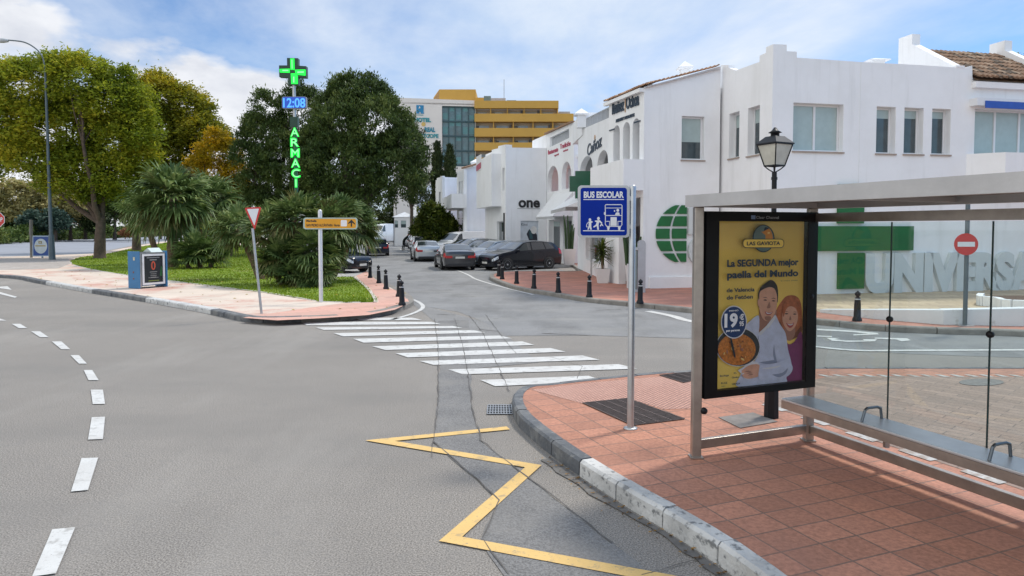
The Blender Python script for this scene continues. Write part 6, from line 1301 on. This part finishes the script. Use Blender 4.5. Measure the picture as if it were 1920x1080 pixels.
mb = MB(); mb.box(W.p(-.036, z0+hC-.22, -.25), (.01, .09, .12), rz=math.atan2(W.u.y, W.u.x)); mb.build('sticker', mat('cream_sticker', (.6, .56, .42), .6), t)
# --- pharmacy totem
Y = 33.; b = Vector((PX(557, Y), Y, .14)); t = thing('pharmacy_sign', 'tall lit pharmacy totem with green neon cross, blue 12:08 clock and vertical letters', 'pharmacy sign', b)
NEON = mat('green_neon', (.0, .25, .02), .5, emit=((.01, .85, .06), 1.15)); NEONB = mat('blue_neon', (.02, .12, .5), .4, emit=((.10, .42, .95), .9)); NEOND = mat('blue_backing', (.01, .05, .3), .4, emit=((.01, .07, .5), .5)); DGN = mat('dark_green_box', (.005, .045, .025), .4, var=.2); NEONP = mat('green_neon_pale', (.1, .4, .12), .5, emit=((.25, .95, .35), 1.0))
mb = MB(); mb.tube([b-Vector((0, 0, .1)), AT(553.5, 240, Y)], .09, 10); mb.build('pole', mat('totem_green', (.02, .10, .06), .5), t)
mb = MB(); mb.tube([AT(553, 240, Y), AT(551, 155, Y)], .075, 10); mb.build('upper_pole', STEEL, t)
W = Wall((PX(500, Y), Y-.16), (PX(600, Y), Y-.16)); mb = MB(); cp = [(538, 108.5), (558.5, 109), (558.5, 123), (574, 124), (574.5, 145.5), (559.5, 145), (559.5, 159), (540, 158.5), (540, 145), (523.5, 144), (523, 122.5), (538.2, 122.5)]
mb.prism([W.uz(*p) for p in cp][::-1], frame(W.p(0, 0, -.28), W.u, (0, 0, 1)), .28, 0); x_ = mb.build('cross_panel', DGN, t)
mb = MB()
for q, mi in (([(544.5, 110), (552, 110), (552.5, 131), (545, 131)], 0), ([(524.5, 129.5), (543.5, 129), (543.5, 136.5), (525, 136)], 0), ([(553, 131), (573, 130.5), (573, 142), (555, 140)], 0), ([(545.5, 138), (553, 137.5), (558.5, 142), (558.5, 157.5), (546.5, 157.5)], 0)): mb.prism([W.uz(*p) for p in q][::-1], frame(W.p(0, 0, .002), W.u, (0, 0, 1)), .03, mi)
for q in ([(547, 112), (548.6, 112), (549, 129), (547.4, 129)], [(550, 144), (552.5, 144), (552.5, 155), (550, 155)], [(530, 131.3), (541, 131.3), (541, 133.5), (530, 133.5)], [(558, 134.5), (570, 134), (570, 136.5), (558, 137)]): mb.prism([W.uz(*p) for p in q][::-1], frame(W.p(0, 0, .034), W.u, (0, 0, 1)), .006, 1)
mb.build('cross_lights', [NEON, NEONP], x_)
mb = MB(); mb.prism([W.uz(*p) for p in rrect(528.5, 181, 574, 203.5, 3)], frame(W.p(0, 0, -.2), W.u, (0, 0, 1)), .2, 0); mb.prism([W.uz(*p) for p in rrect(529.5, 182, 573, 202.5, 3)], frame(W.p(0, 0, .001), W.u, (0, 0, 1)), .004, 1); ck = mb.build('clock_display', [mat('clock_case', (.22, .25, .28), .5), NEOND], t)
k_ = Y/F; M = frame(W.p(0, 0, .008), W.u, (0, 0, 1)); m_ = tx('12:08', 531, 572.5, 201, 16.5, bold=.012); m_.build('digits', NEONB, ck)
mb = MB(); r = W.rect(543.5, 219, 558, 238); mb.prism(r, frame(W.p(0, 0, -.25), W.u, (0, 0, 1)), .25); mb.build('control_box', DGN, t)
for ch, yb, xo, in (('A', 256, 0), ('R', 275, .3), ('M', 295, .8), ('A', 314, 1.6), ('C', 333, 2.2), ('I', 351, 3.0)):
    m_ = tx(ch, 544+xo, 561.5+xo, yb, 16.5, bold=.012) if ch != 'I' else tx(ch, 553, 557.5, yb, 16, bold=.012); m_.build('letter', NEON, t)
    m_ = tx(ch, 546+xo, 559.5+xo, yb-1, 14.0, bold=.0) if ch != 'I' else tx(ch, 554.3, 556.2, yb-1, 14, bold=.0)
    for i in range(len(m_.v)): v = m_.v[i]; m_.v[i] = (v[0], v[1]-.012, v[2])
    m_.build('letter_tube', NEONP, t)
# --- green cross by the shops, on a thin post
Y = 31.; b = Vector((PX(1109, Y), Y, .133)); t = thing('pharmacy_cross', 'unlit dark green pharmacy cross above the blue sign, held on a thin grey post', 'pharmacy sign', b)
mb = MB(); mb.tube([b, AT(1109, 350, Y)], .04, 8); mb.build('pole', STEEL, t); W = Wall((PX(1060, Y), Y-.25), (PX(1140, Y), Y-.25)); mb = MB()
cp = [(1079, 320.5), (1107, 320.5), (1107, 330), (1118, 330), (1118, 359), (1107, 359), (1107, 372), (1079, 372), (1079, 359), (1068.5, 359), (1068.5, 330), (1079, 330)]; mb.prism([W.uz(*p) for p in cp][::-1], frame(W.p(0, 0, -.3), W.u, (0, 0, 1)), .3); mb.build('cross_panel', mat('dark_green_gloss', (.004, .075, .035), .25, var=.3, vs=1), t)
mb = MB(); r = W.rect(1118.5, 328.5, 1134, 350); mb.prism(r, frame(W.p(0, 0, -.22), W.u, (0, 0, 1)), .2, 0); mb.build('side_box', SIGNW, t)
# --- classic lantern behind the shelter panel
b = G(1446, 782, .152); Y = b.y; t = thing('lantern_lamp', 'black classic lantern street lamp standing behind the advert panel', 'street lamp', b); s_ = Y/F
mb = MB(); mb.tube([b, b+Vector((0, 0, .32))], [.085, .078], 8, smooth=False); mb.lathe([(.078, .32), (.06, .36), (.045, .5)], b, 12); mb.build('base', IRON, t)
tp = AT(1452, 322, Y); mb = MB(); mb.tube([b+Vector((0, 0, .4)), tp], [.034, .027], 12); mb.lathe([(.034, -.03), (.034, 0)], tp-Vector((0, 0, .06)), 12); mb.build('pole', IRON, t)
zb_ = AT(1452, 311, Y).z; zt_ = AT(1452, 271, Y).z; zr_ = AT(1452, 256, Y).z; zk = AT(1452, 239, Y).z; wb, wt, wr_ = 15.5*s_, 27*s_, 12.5*s_; rot = R(28); c0 = Vector((tp.x, tp.y, 0))
def ring(w_, z): return [c0+Vector((w_*math.sqrt(2)*math.cos(rot+R(45+90*k)), w_*math.sqrt(2)*math.sin(rot+R(45+90*k)), z)) for k in range(4)]
rb_, rt_ = ring(wb*.82, zb_), ring(wt*.82, zt_); mb = MB()
for k in range(4): mb.beam(rb_[k], rt_[k], .012, .012); mb.beam(rb_[k], rb_[(k+1) % 4], .014, .014); mb.beam(rt_[k], rt_[(k+1) % 4], .016, .016); mb.tube(crom([tp+Vector((0, 0, -.01)), tp.lerp(rb_[k], .55)+Vector((0, 0, -.012)), rb_[k]], 4), .007, 6)
fr_ = mb.build('lantern_frame', IRON, t)
mb = MB(); e = ring(wt*.90, zt_); e2 = ring(wt*.90, zt_+.012); r1 = ring(wr_*.95, zr_); mb.add(e+e2+r1, [(3, 2, 1, 0)]+[(k, (k+1) % 4, 4+(k+1) % 4, 4+k) for k in range(4)]+[(4+k, 4+(k+1) % 4, 8+(k+1) % 4, 8+k) for k in range(4)]+[(8, 9, 10, 11)])
mb.lathe([(wr_*.62, 0), (wr_*.62, (zk-zr_)*.35), (wr_*.98, (zk-zr_)*.42), (wr_*.5, (zk-zr_)*.65), (.012, zk-zr_)], c0+Vector((0, 0, zr_)), 14); mb.build('roof', IRON, t)
mb = MB(); g1, g2 = ring(wb*.80, zb_+.005), ring(wt*.80, zt_-.005); mb.add(g1+g2, [(k, (k+1) % 4, 4+(k+1) % 4, 4+k) for k in range(4)]); mb.build('lantern_glass', mat('frosted_glass', (.52, .52, .46), .3, var=.12, vs=9), t)
# --- planters at the shop fronts
POT = mat('white_planter', (.72, .72, .72), .5, var=.04)
def planter(x, y, wpx, hpx, label, kind, Yo=None):
    p = G(x, y, .133) if Yo is None else AT(x, y, Yo); p.z = .133; s_ = p.y/F; w_ = wpx*s_; h_ = hpx*s_; t = thing('planter', label, 'potted plant', p); mb = MB()
    for (z0, z1, a, b_) in ((0, h_, .34, .47),):
        for inner in (0, 1):
            k = .9 if inner else 1; lo = [Vector((p.x+sx*w_*a*k, p.y+sy*w_*a*k, p.z)) for sx, sy in ((-1, -1), (1, -1), (1, 1), (-1, 1))]; hi = [Vector((p.x+sx*w_*b_*k, p.y+sy*w_*b_*k, p.z+h_)) for sx, sy in ((-1, -1), (1, -1), (1, 1), (-1, 1))]
            mb.add(lo+hi, [(q, (q+1) % 4, 4+(q+1) % 4, 4+q) if not inner else (q, 4+q, 4+(q+1) % 4, (q+1) % 4) for q in range(4)])
            if not inner: H_ = hi
        mb.add(H_+hi, [(q, (q+1) % 4, 4+(q+1) % 4, 4+q) for q in range(4)])
    mb.build('pot', POT, t); mb = MB(); mb.box((p.x, p.y, p.z+h_-.06), (w_*.84, w_*.84, .02)); mb.build('soil', SOIL, t)
    top = p+Vector((0, 0, h_-.05))
    if kind == 'yucca':
        c = AT(x-1, 470, p.y); mb = MB(); mb.tube([top, c-Vector((0, 0, .2))], [.05, .04], 8); mb.build('stem', PTR, t); q = []
        for k in range(150):
            d = unit(nr.normal(size=3)+np.array([0, 0, .25])); l_ = nr.uniform(.45, .72); s2 = unit(np.cross(d, [0, 0, 1.]))*.022; o_ = np.array(c)+np.array([0, 0, nr.uniform(-.3, .25)]); m1 = o_+d*l_*.4; tpp = o_+d*l_+np.array([0, 0, -.05]); q.append([o_, m1+s2, tpp, m1-s2])
        fast_mesh('foliage', np.array(q), [LBUSH], t)
    else:
        mb = MB()
        for k in range(7):
            a = k*.9; r_ = .05+.02*k; o_ = top+Vector((math.cos(a)*r_*1.6, math.sin(a)*r_*1.6, 0)); hh = (72-6*abs(k-3))*s_*rng.uniform(.75, 1); mb.tube([o_, o_+Vector((math.cos(a)*.05, math.sin(a)*.05, hh*.6)), o_+Vector((math.cos(a)*.16, math.sin(a)*.1, hh))], [.06, .075, .03], 6)
        mb.build('cactus', mat('cactus_green', (.03, .065, .02), .7, var=.3, vs=6), t)
    return t
planter(1130, 524, 27, 27, 'white square planter with a bushy yucca by the shop entrance', 'yucca', Yo=27.2); planter(1067, 485, 26, 30, 'white planter with tall dark cactus at the far shop door', 'cactus', Yo=40.5); planter(1184, 534, 22, 46, 'tall white planter with dark stems half hidden behind the blue sign pole', 'cactus', Yo=24.9)
# --- grey ticket pillar and thin glass stand
b = Vector((PX(1203, 23.2), 23.2, .133)); mb = MB(); t = thing('ticket_pillar', 'grey rounded-top metal pillar with a slim glass column in front of the white wall', 'pillar', b); zt_ = AT(1203, 450, 23.2).z-.133
prof = [(-.13, 0), (.13, 0), (.13, zt_-.13)]+[(.13*math.cos(R(a)), zt_-.13+.13*math.sin(R(a))) for a in (30, 60, 90, 120, 150)]+[(-.13, zt_-.13)]; mb.prism(prof, frame(b+Vector((0, -.06, 0)), (1, 0, 0), (0, 0, 1)), -.16); mb.build('cabinet', mat('pillar_grey', (.40, .41, .44), .35, metal=.4), t, bevel=.012)
mb = MB(); c = b+Vector((-.20, 0, 0)); mb.box(c+Vector((0, 0, .75)), (.10, .10, 1.3)); mb.build('glass_column', mat('green_grey_glass', (.16, .20, .20), .1, spec=.8), t); mb = MB(); mb.box(c+Vector((-.02, 0, 1.46)), (.2, .16, .10)); mb.box(c+Vector((0, 0, .05)), (.15, .15, .1)); mb.build('collar', STEEL, t, bevel=.01)
# --- drain, gratings, cover plates
def grate(name, px, label, z, nb, axis, m=None, cat='grating', gm=.45):
    P = gp(px, z); t = thing(name, label, cat, ((P[0]+P[2])/2)); mb = MB(); mb.prism([(p.x, p.y) for p in P], Matrix.Translation((0, 0, z+.003)), 0, 0); mb.build('pit', TRIM, t)
    mb = MB(); a, b_, c, d = P
    if axis: a, b_, c, d = b_, c, d, a
    for k in range(nb+1):
        u = k/nb; p, q = a.lerp(b_, u), d.lerp(c, u); w_ = (b_-a).length/nb*gm; up_ = Vector((0, 0, .006)); mb.beam(p+up_, q+up_, w_, .005)
    for k in range(5):
        u = k/4; p, q = a.lerp(d, u), b_.lerp(c, u); mb.beam(p+Vector((0, 0, .0085)), q+Vector((0, 0, .0085)), .02, .003)
    mb.build('bars', m or mat('cast_iron', (.075, .055, .05), .65, metal=.2, var=.4, vs=12), t)
grate('pavement_grating', [(1093, 756), (1176, 747.5), (1283, 786), (1186, 798)], 'large rusty square grating beside the blue sign pole', .153, 26, 1)
grate('pavement_grating', [(1236, 703.5), (1300, 697.5), (1330, 706), (1282, 718)], 'smaller dark grating at the back edge of the pavement', .154, 16, 1)
grate('storm_drain', [(913, 777), (961, 777), (959, 760), (915, 760)], 'small grey storm drain in the gutter at the pavement corner', .006, 9, 0, STEEL, cat='drain', gm=.3)
mb = MB(); P = gp([(1347, 783), (1412, 774), (1458, 791), (1388, 803)], .153); mb.prism([(p.x, p.y) for p in P][::-1], Matrix.Translation((0, 0, .153)), .006); mb.build('cover_plate', mat('cover_plate', (.20, .18, .165), .8, var=.25, vs=7), label='plain grey square cover plate in the red paving under the advert panel', cat='cover plate')
mb = MB(); P = [(p.x, p.y) for p in gp(ell(1840, 717, 42, 6.5, 24), .155)]; mb.prism(P[::-1], Matrix.Translation((0, 0, .155)), .005); mb.build('manhole_cover', mat('manhole', (.15, .14, .13), .7, var=.35, vs=14), label='round worn manhole cover in the brown paving behind the glass', cat='manhole cover')
# ================================================================= BUS SHELTER
WS = Wall((P1.x, P1.y), (P2.x, P2.y)); SN = WS.n                          # SN points towards the viewer side (+RV)
sh = thing('bus_shelter', 'brushed steel and glass bus shelter with lit-less advert panel and bench', 'bus shelter', (P1.x+1.2, P1.y-.6, .152))
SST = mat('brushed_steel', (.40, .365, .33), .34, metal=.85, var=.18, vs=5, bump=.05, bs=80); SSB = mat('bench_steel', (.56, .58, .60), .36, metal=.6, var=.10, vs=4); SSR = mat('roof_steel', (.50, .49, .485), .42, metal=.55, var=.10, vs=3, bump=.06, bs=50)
zB = .152; zT = 2.49
def sp(t, u, z): q = P1+RV*t+U*u; return Vector((q.x, q.y, z))
LEN = 4.3
for t_, u_ in ((0, 0), (0, SW), (LEN-.4, SW), (LEN-.4, 0)):
    if (t_, u_) == (LEN-.4, 0): continue
    mb = MB(); mb.beam(sp(t_, u_, zB), sp(t_, u_, zT), .085, .085); mb.build('post', SST, sh, bevel=.008)
    mb = MB(); mb.beam(sp(t_, u_, zB+.001), sp(t_, u_, zB+.013), .12, .12); mb.build('foot_plate', SST, sh)
# roof: fascia frame and thin deck
mb = MB(); f0 = -.06
for a, b_ in (((-.08, f0), (LEN, f0)), ((-.08, SW+.12), (LEN, SW+.12))):
    mb.beam(sp(*a, zT+.055), sp(*b_, zT+.055), .06, .11)
mb.beam(sp(-.05, f0+.031, zT+.055), sp(-.05, SW+.089, zT+.055), .06, .108); mb.beam(sp(LEN-.03, f0+.031, zT+.055), sp(LEN-.03, SW+.089, zT+.055), .06, .108)
mb.build('roof_frame', SSR, sh)
mb = MB(); mb.beam(sp(-.02, SW/2+.03, zT+.075), sp(LEN-.06, SW/2+.03, zT+.075), SW+.11, .02); mb.build('roof_deck', mat('roof_underside', (.30, .21, .16), .35, metal=.3, var=.2, vs=3), sh)  # brown of reflections is put into the deck's own colour
for q in (1.4, 2.8): mb = MB(); mb.beam(sp(q, f0+.03, zT+.04), sp(q, SW+.09, zT+.04), .05, .045); mb.build('roof_rib', SSR, sh)
# beams
zz = 2.40
mb = MB(); mb.beam(sp(.045, SW, zz), sp(LEN-.45, SW, zz), .05, .085); mb.build('top_beam', SST, sh)
mb = MB(); mb.beam(sp(.045, SW, .275), sp(LEN-.45, SW, .275), .05, .09); mb.build('lower_rail', SST, sh, bevel=.005)
mb = MB(); mb.beam(sp(0, .045, .275), sp(0, SW-.045, .275), .05, .09); mb.build('lower_rail', SST, sh, bevel=.005)
# glass panes with joints and clamps
GL = glass('shelter_glass', (.90, .95, .945))
js = [.04, .93, 1.80, 2.68, LEN-.45]; jm = mat('glass_edge', (.02, .045, .045), .2)
for a, b_ in zip(js, js[1:]):
    mb = MB(); p, q = sp(a+.006, SW-.03, 0), sp(b_-.006, SW-.03, 0); mb.beam(Vector((p.x, p.y, 1.38)), Vector((q.x, q.y, 1.38)), .01, 1.94); mb.build('glass_pane', GL, sh)
for a in js[1:-1]:
    mb = MB(); mb.beam(sp(a, SW-.03, .42), sp(a, SW-.03, 2.35), .008, .010); mb.build('glass_joint', jm, sh)
    zc_ = 1.50 if a < 1 else 1.49
    mb = MB(); c = sp(a, SW-.04, zc_); mb.lathe([(.0, .012), (.022, .010), (.027, 0), (.027, -.02)], c, 16, axis=-U+RV*.01); mb.build('clamp', IRON, sh)
for z_ in (1.62, .53): mb = MB(); c = sp(.05, SW-.055, z_); mb.lathe([(.0, .03), (.025, .025), (.03, 0)], c, 12, axis=RV); mb.build('clamp', IRON, sh)
mb = MB(); c = sp(.05, .045, .60); mb.lathe([(.0, .03), (.028, .025), (.034, 0)], c, 12, axis=RV); mb.build('clamp', IRON, sh)
# bench
bz = .625; bw0, bw1 = SW-.375, SW-.055
mb = MB(); 
mb.beam(sp(.02, (bw0+bw1)/2, bz-.012), sp(LEN-.5, (bw0+bw1)/2, bz-.012), bw1-bw0, .024); st0 = mb.build('bench_seat', SSB, sh, bevel=.006)
mb = MB(); mb.beam(sp(.02, bw0+.012, bz-.062), sp(LEN-.5, bw0+.012, bz-.062), .02, .074); mb.build('bench_apron', SST, sh)
for q in (.9, 2.1, 3.3): mb = MB(); mb.beam(sp(q, bw0+.03, bz-.07), sp(q, SW-.02, bz-.07), .04, .06); mb.beam(sp(q, SW-.0, bz-.11), sp(q, SW-.0, .35), .04, .04); mb.build('bench_bracket', SST, sh)
for q in (.93, 2.02):
    A_ = [sp(q, bw0+.04, bz), sp(q, bw0+.075, bz+.095), sp(q, bw0+.10, bz+.11), sp(q, bw1-.10, bz+.11), sp(q, bw1-.06, bz+.095), sp(q, bw1-.045, bz)]
    mb = MB()
    for a, b_ in zip(A_, A_[1:]): mb.tube([a, b_], .012, 8)
    for a in A_[1:-1]: mb.lathe([(0, -.012), (.0085, -.0085), (.012, 0), (.0085, .0085), (0, .012)], a, 8)
    mb.build('armrest', mat('dark_steel', (.13, .15, .17), .3, metal=.8), sh)
# advert panel
W = Wall(tuple((P1+RV*.055)[:2]), tuple((P2+RV*.055)[:2])); FRB = mat('advert_frame', (.005, .005, .006), .4, var=.2, spec=.2)
(ua, zb0), (ub, _), (_, zt0), _ = [W.uz(1319.5, 740), W.uz(1526, 740), W.uz(1420, 396), 0][:3]+[0]
zb0 = W.uz(1320, 748)[1]; zt0 = W.uz(1320, 396)[1]
(pa0, pb0) = (W.uz(1345, 580)[0], W.uz(1511, 580)[0]); pz1 = W.uz(1345, 415.5)[1]; pz0 = W.uz(1343, 732)[1]
pz1 = (W.uz(1345, 415)[1]+W.uz(1510, 415)[1])/2
mb = MB(); M = frame(W.p(0, 0, -.10), W.u, (0, 0, 1)); mb.prism([(ua, zb0), (ub, zb0), (ub, zt0), (ua, zt0)], M, .115, 0, [[(pa0, pz0), (pb0, pz0), (pb0, pz1), (pa0, pz1)]]); mb.prism([(ua+.05, zb0+.05), (ub-.05, zb0+.05), (ub-.05, zt0-.05), (ua+.05, zt0-.05)], M @ Matrix.Translation((0, 0, .03)), .02, 0); ap = mb.build('advert_panel', FRB, sh)
def cC(x, y): return (1330+x/4.695, 510+y/4.695)
def c9(x, y): return (1330+x/9., 400+y/9.)
PM = [mat('poster_yellow', (.88, .64, .13), .6, var=.05, vs=1.5), mat('poster_ink', (0.010, 0.033, 0.058), .5), mat('poster_shirt', (0.546, 0.611, 0.780), .6, var=.12, vs=14), mat('poster_skin', (0.676, 0.377, 0.260), .6, var=.10, vs=12), mat('poster_hair', (0.029, 0.023, 0.023), .6), mat('poster_red_hair', (0.442, 0.130, 0.046), .6, var=.35, vs=20),
      mat('poster_purple', (0.195, 0.029, 0.130), .6, var=.12, vs=9), mat('poster_pan', (0.019, 0.029, 0.034), .5), mat('poster_rice', (0.546, 0.195, 0.033), .6, var=.45, vs=42), mat('poster_white_ink', (0.676, 0.702, 0.754), .6), mat('poster_navy', (0.010, 0.046, 0.156), .5), mat('poster_shirt_shadow', (0.260, 0.312, 0.442), .6), mat('poster_lips', (0.416, 0.065, 0.065), .6),
      mat('poster_logo_blue', (0.169, 0.260, 0.247), .6), mat('poster_logo_orange', (0.585, 0.260, 0.065), .6), mat('poster_skin_dark', (0.338, 0.169, 0.117), .6), mat('poster_hair_dark', (0.156, 0.046, 0.019), .6), mat('poster_cream', (0.715, 0.546, 0.208), .6)]
mb = MB(); d0 = -.042; mb.prism([(pa0, pz0), (pb0, pz0), (pb0, pz1), (pa0, pz1)], frame(W.p(0, 0, d0), W.u, (0, 0, 1)), 0, 0, back=False); LY = [0]
def PS(pts, mi, cv=cC, smooth=True):
    LY[0] += 1; q = [Vector((*cv(*p), 0)) for p in pts]
    if smooth: q = crom(q+[q[0]], 4)[:-1]
    q = [W.uz(p.x, p.y) for p in q]; q = [(min(max(u, pa0+.002), pb0-.002), min(max(z, pz0+.002), pz1-.002)) for u, z in q]
    o_ = [q[0]]
    for p in q[1:]:
        if math.hypot(p[0]-o_[-1][0], p[1]-o_[-1][1]) > .0006: o_.append(p)
    mb.prism(o_, frame(W.p(0, 0, d0+.0007*LY[0]), W.u, (0, 0, 1)), 0, mi, back=False)
PS([(600, 395), (620, 330), (650, 280), (700, 220), (760, 207), (810, 230), (836, 290), (845, 400), (842, 545), (780, 570), (700, 560), (640, 490), (608, 430)], 5)
PS([(640, 480), (690, 520), (705, 600), (760, 600), (835, 545), (835, 480), (780, 540), (700, 540), (650, 440)], 16)
PS([(690, 500), (775, 495), (778, 560), (740, 610), (700, 590)], 15)
PS([(668, 375), (690, 330), (740, 305), (785, 325), (806, 380), (800, 440), (775, 495), (735, 527), (700, 500), (672, 440)], 3)
PS([(700, 452), (740, 462), (772, 450), (758, 485), (735, 497), (714, 482)], 12); PS([(708, 457), (740, 466), (766, 456), (752, 471), (730, 474)], 9)
for x, y in ((703, 372), (775, 375)): PS([(x-17, y), (x, y-7), (x+17, y), (x, y+5)], 4); PS([(x-20, y-16), (x, y-23), (x+20, y-14), (x, y-19)], 16)
PS([(735, 385), (745, 420), (735, 428), (726, 420)], 15); PS([(668, 330), (700, 255), (760, 240), (740, 290), (700, 330), (675, 400)], 5)
PS([(690, 600), (720, 640), (770, 620), (838, 540), (838, 960), (650, 978), (735, 880), (742, 830), (700, 690)], 6); PS([(750, 700), (800, 650), (830, 800), (800, 900), (780, 800)], 6)
PS([(462, 330), (458, 420), (450, 470), (455, 560), (520, 520), (600, 400), (600, 330)], 15)
PS([(325, 490), (380, 432), (452, 385), (460, 470), (458, 540), (500, 500), (560, 440), (600, 380), (640, 460), (692, 545), (712, 680), (742, 800), (742, 870), (700, 930), (670, 1000), (280, 1020), (286, 930), (330, 860), (440, 760), (445, 640), (390, 540)], 2)
PS([(590, 640), (600, 720), (615, 800), (595, 790), (580, 720)], 11); PS([(455, 800), (520, 790), (600, 780), (610, 806), (520, 815)], 11); PS([(448, 560), (456, 600), (462, 700), (452, 720), (446, 640)], 11); PS([(452, 540), (500, 496), (530, 470), (524, 500), (470, 560)], 9); PS([(525, 470), (590, 390), (604, 400), (560, 470), (532, 500)], 9)
PS([(452, 250), (448, 190), (475, 130), (520, 95), (565, 72), (605, 105), (622, 160), (622, 240), (612, 270), (560, 200), (500, 200), (470, 260), (462, 320), (448, 300)], 4)
PS([(442, 240), (455, 240), (462, 180), (500, 150), (550, 135), (590, 150), (610, 200), (614, 250), (608, 320), (590, 375), (555, 425), (520, 435), (485, 410), (462, 350), (455, 310), (443, 290)], 3)
for x, y in ((508, 243), (580, 250)): PS([(x-17, y+6), (x, y), (x+17, y+8), (x, y+12)], 4); PS([(x-22, y-12), (x, y-21), (x+20, y-10), (x, y-15)], 4)
PS([(543, 262), (553, 310), (535, 322), (522, 314)], 15); PS([(502, 348), (540, 360), (572, 350), (556, 376), (530, 382), (508, 368)], 12); PS([(508, 352), (540, 364), (568, 354), (548, 370), (522, 370)], 9); PS([(500, 395), (530, 392), (556, 398), (548, 425), (525, 432), (505, 418)], 15)
PS([(262, 870), (310, 840), (400, 790), (452, 815), (440, 870), (380, 940), (330, 945), (300, 905)], 9)
PS([(296, 872), (340, 836), (400, 815), (455, 826), (452, 912), (392, 938), (340, 942), (300, 915), (322, 895), (298, 892)], 3)
for a in (0, 1, 2): PS([(322+a*12, 880+a*16), (352+a*12, 872+a*14), (380+a*8, 880+a*12), (352+a*10, 884+a*14)], 15)
PS([(455, 822), (540, 812), (610, 800), (690, 770), (738, 820), (740, 872), (700, 920), (620, 952), (540, 950), (446, 946)], 2); PS([(470, 850), (560, 838), (640, 826), (600, 846), (520, 858)], 9); PS([(560, 905), (650, 890), (700, 850), (680, 900), (620, 930)], 11)
E = lambda x, y, a, b_, n=30: [(x+a*math.cos(2*math.pi*k/n), y+b_*math.sin(2*math.pi*k/n)) for k in range(n)]
PS(E(262, 662, 194, 172), 9, smooth=False); PS(E(262, 662, 189, 167), 7, smooth=False); PS(E(250, 682, 166, 140), 8, smooth=False)
rq = random.Random(11)
for k in range(30):
    a = rq.uniform(0, 6.28); r_ = rq.uniform(.15, .88); x, y = 250+160*r_*math.cos(a), 682+134*r_*math.sin(a); s_ = rq.uniform(8, 22); an = rq.uniform(0, 3); PS([(x+s_*math.cos(an), y+s_*math.sin(an)), (x-s_*.4*math.sin(an), y+s_*.4*math.cos(an)), (x-s_*math.cos(an), y-s_*math.sin(an)), (x+s_*.4*math.sin(an), y-s_*.4*math.cos(an))], rq.choice((14, 14, 5, 17, 15, 16)))
PS([(172, 570), (190, 580), (225, 735), (215, 750), (200, 700)], 7); PS(E(210, 440, 114, 145), 9, smooth=False); PS(E(210, 440, 106, 136), 10, smooth=False)
# emblem: round badge with a bird head and a name plate
PS(E(900, 425, 186, 232), 1, c9, False); PS(E(900, 425, 172, 218), 13, c9, False); PS([(860, 310), (905, 300), (925, 250), (975, 245), (1030, 310), (1050, 430), (940, 435), (930, 370), (900, 345)], 14, c9); PS([(905, 300), (925, 235), (990, 250), (940, 280)], 1, c9); PS(E(985, 330, 22, 16, 12), 17, c9, False)
PS([(p[0], p[1]) for p in rrect(545, 430, 1243, 583, 60)], 1, c9, False); PS([(p[0], p[1]) for p in rrect(555, 440, 1233, 573, 54)], 0, c9, False)
pst = mb.build('poster', PM, ap)
k_ = P1.y/F; dL = d0+.0007*(LY[0]+2); M = frame(W.p(0, 0, dL), W.u, (0, 0, 1)); m_ = None
def tl(s, cv, x0, x1, yb, h, bold=.0012, mi=0):
    global m_
    a = W.uz(*cv(x0, yb)); b_ = W.uz(*cv(x1, yb)); z1 = W.uz(*cv(x0, yb-h))[1]; zbm = (a[1]+b_[1])/2
    m_ = text_mb(s, (z1-a[1])/.7, M @ Matrix.Translation((a[0], zbm, 0)), .0008, mi=mi, bold=bold, width=b_[0]-a[0], mb=m_)
tl('LAS GAVIOTA', c9, 612, 1172, 535, 60, .0012); tl('La SEGUNDA mejor', c9, 280, 1482, 884, 112, .0035); tl('paella del Mundo', c9, 280, 1476, 1072, 112, .0035)
tl('de Valencia', cC, 142, 386, 172, 34, .0015); tl('de Fetóen', cC, 142, 372, 236, 34, .0015); tl('la mejor paella', cC, 618, 765, 78, 8, 0)
tl('Bodega', cC, 84, 162, 916, 15, .0004); tl('EL', cC, 205, 230, 892, 12, .0004); tl('Ginebra', cC, 188, 252, 930, 14, .0004); tl('RUIZ', cC, 94, 148, 982, 16, .0004); tl('hijos', cC, 98, 130, 1004, 8, 0); tl('CERVEZA', cC, 188, 260, 988, 14, .0004)
tl('19', cC, 122, 238, 478, 112, .007, 1); tl('€', cC, 256, 294, 418, 46, .003, 1); tl('95', cC, 254, 292, 472, 40, .002, 1); tl('MENÚ', cC, 164, 244, 344, 11, .0003, 1); tl('por persona', cC, 138, 258, 520, 18, .001, 1)
m_.build('lettering', [PM[1], PM[9]], ap); m_ = None
M = frame(W.p(0, 0, .016), W.u, (0, 0, 1)); tl('Clear Channel', c9, 770, 1150, 92, 46, .0004); a = W.uz(*c9(685, 98)); b_ = W.uz(*c9(758, 35)); m_.prism([a, (b_[0], a[1]), b_, (a[0], b_[1])], frame(W.p(0, 0, .016), W.u, (0, 0, 1)), .0008, 1)
m_.build('panel_lettering', [mat('grey_print', (.30, .31, .32), .5), mat('blue_print', (.18, .26, .42), .5)], ap)
mb = MB(); mb.prism([(pa0-.01, pz0-.01), (pb0+.01, pz0-.01), (pb0+.01, pz1+.01), (pa0-.01, pz1+.01)], frame(W.p(0, 0, .008), W.u, (0, 0, 1)), .004); mb.build('panel_glass', glass('panel_glass', (.985, .985, .985), tr=.85), ap)
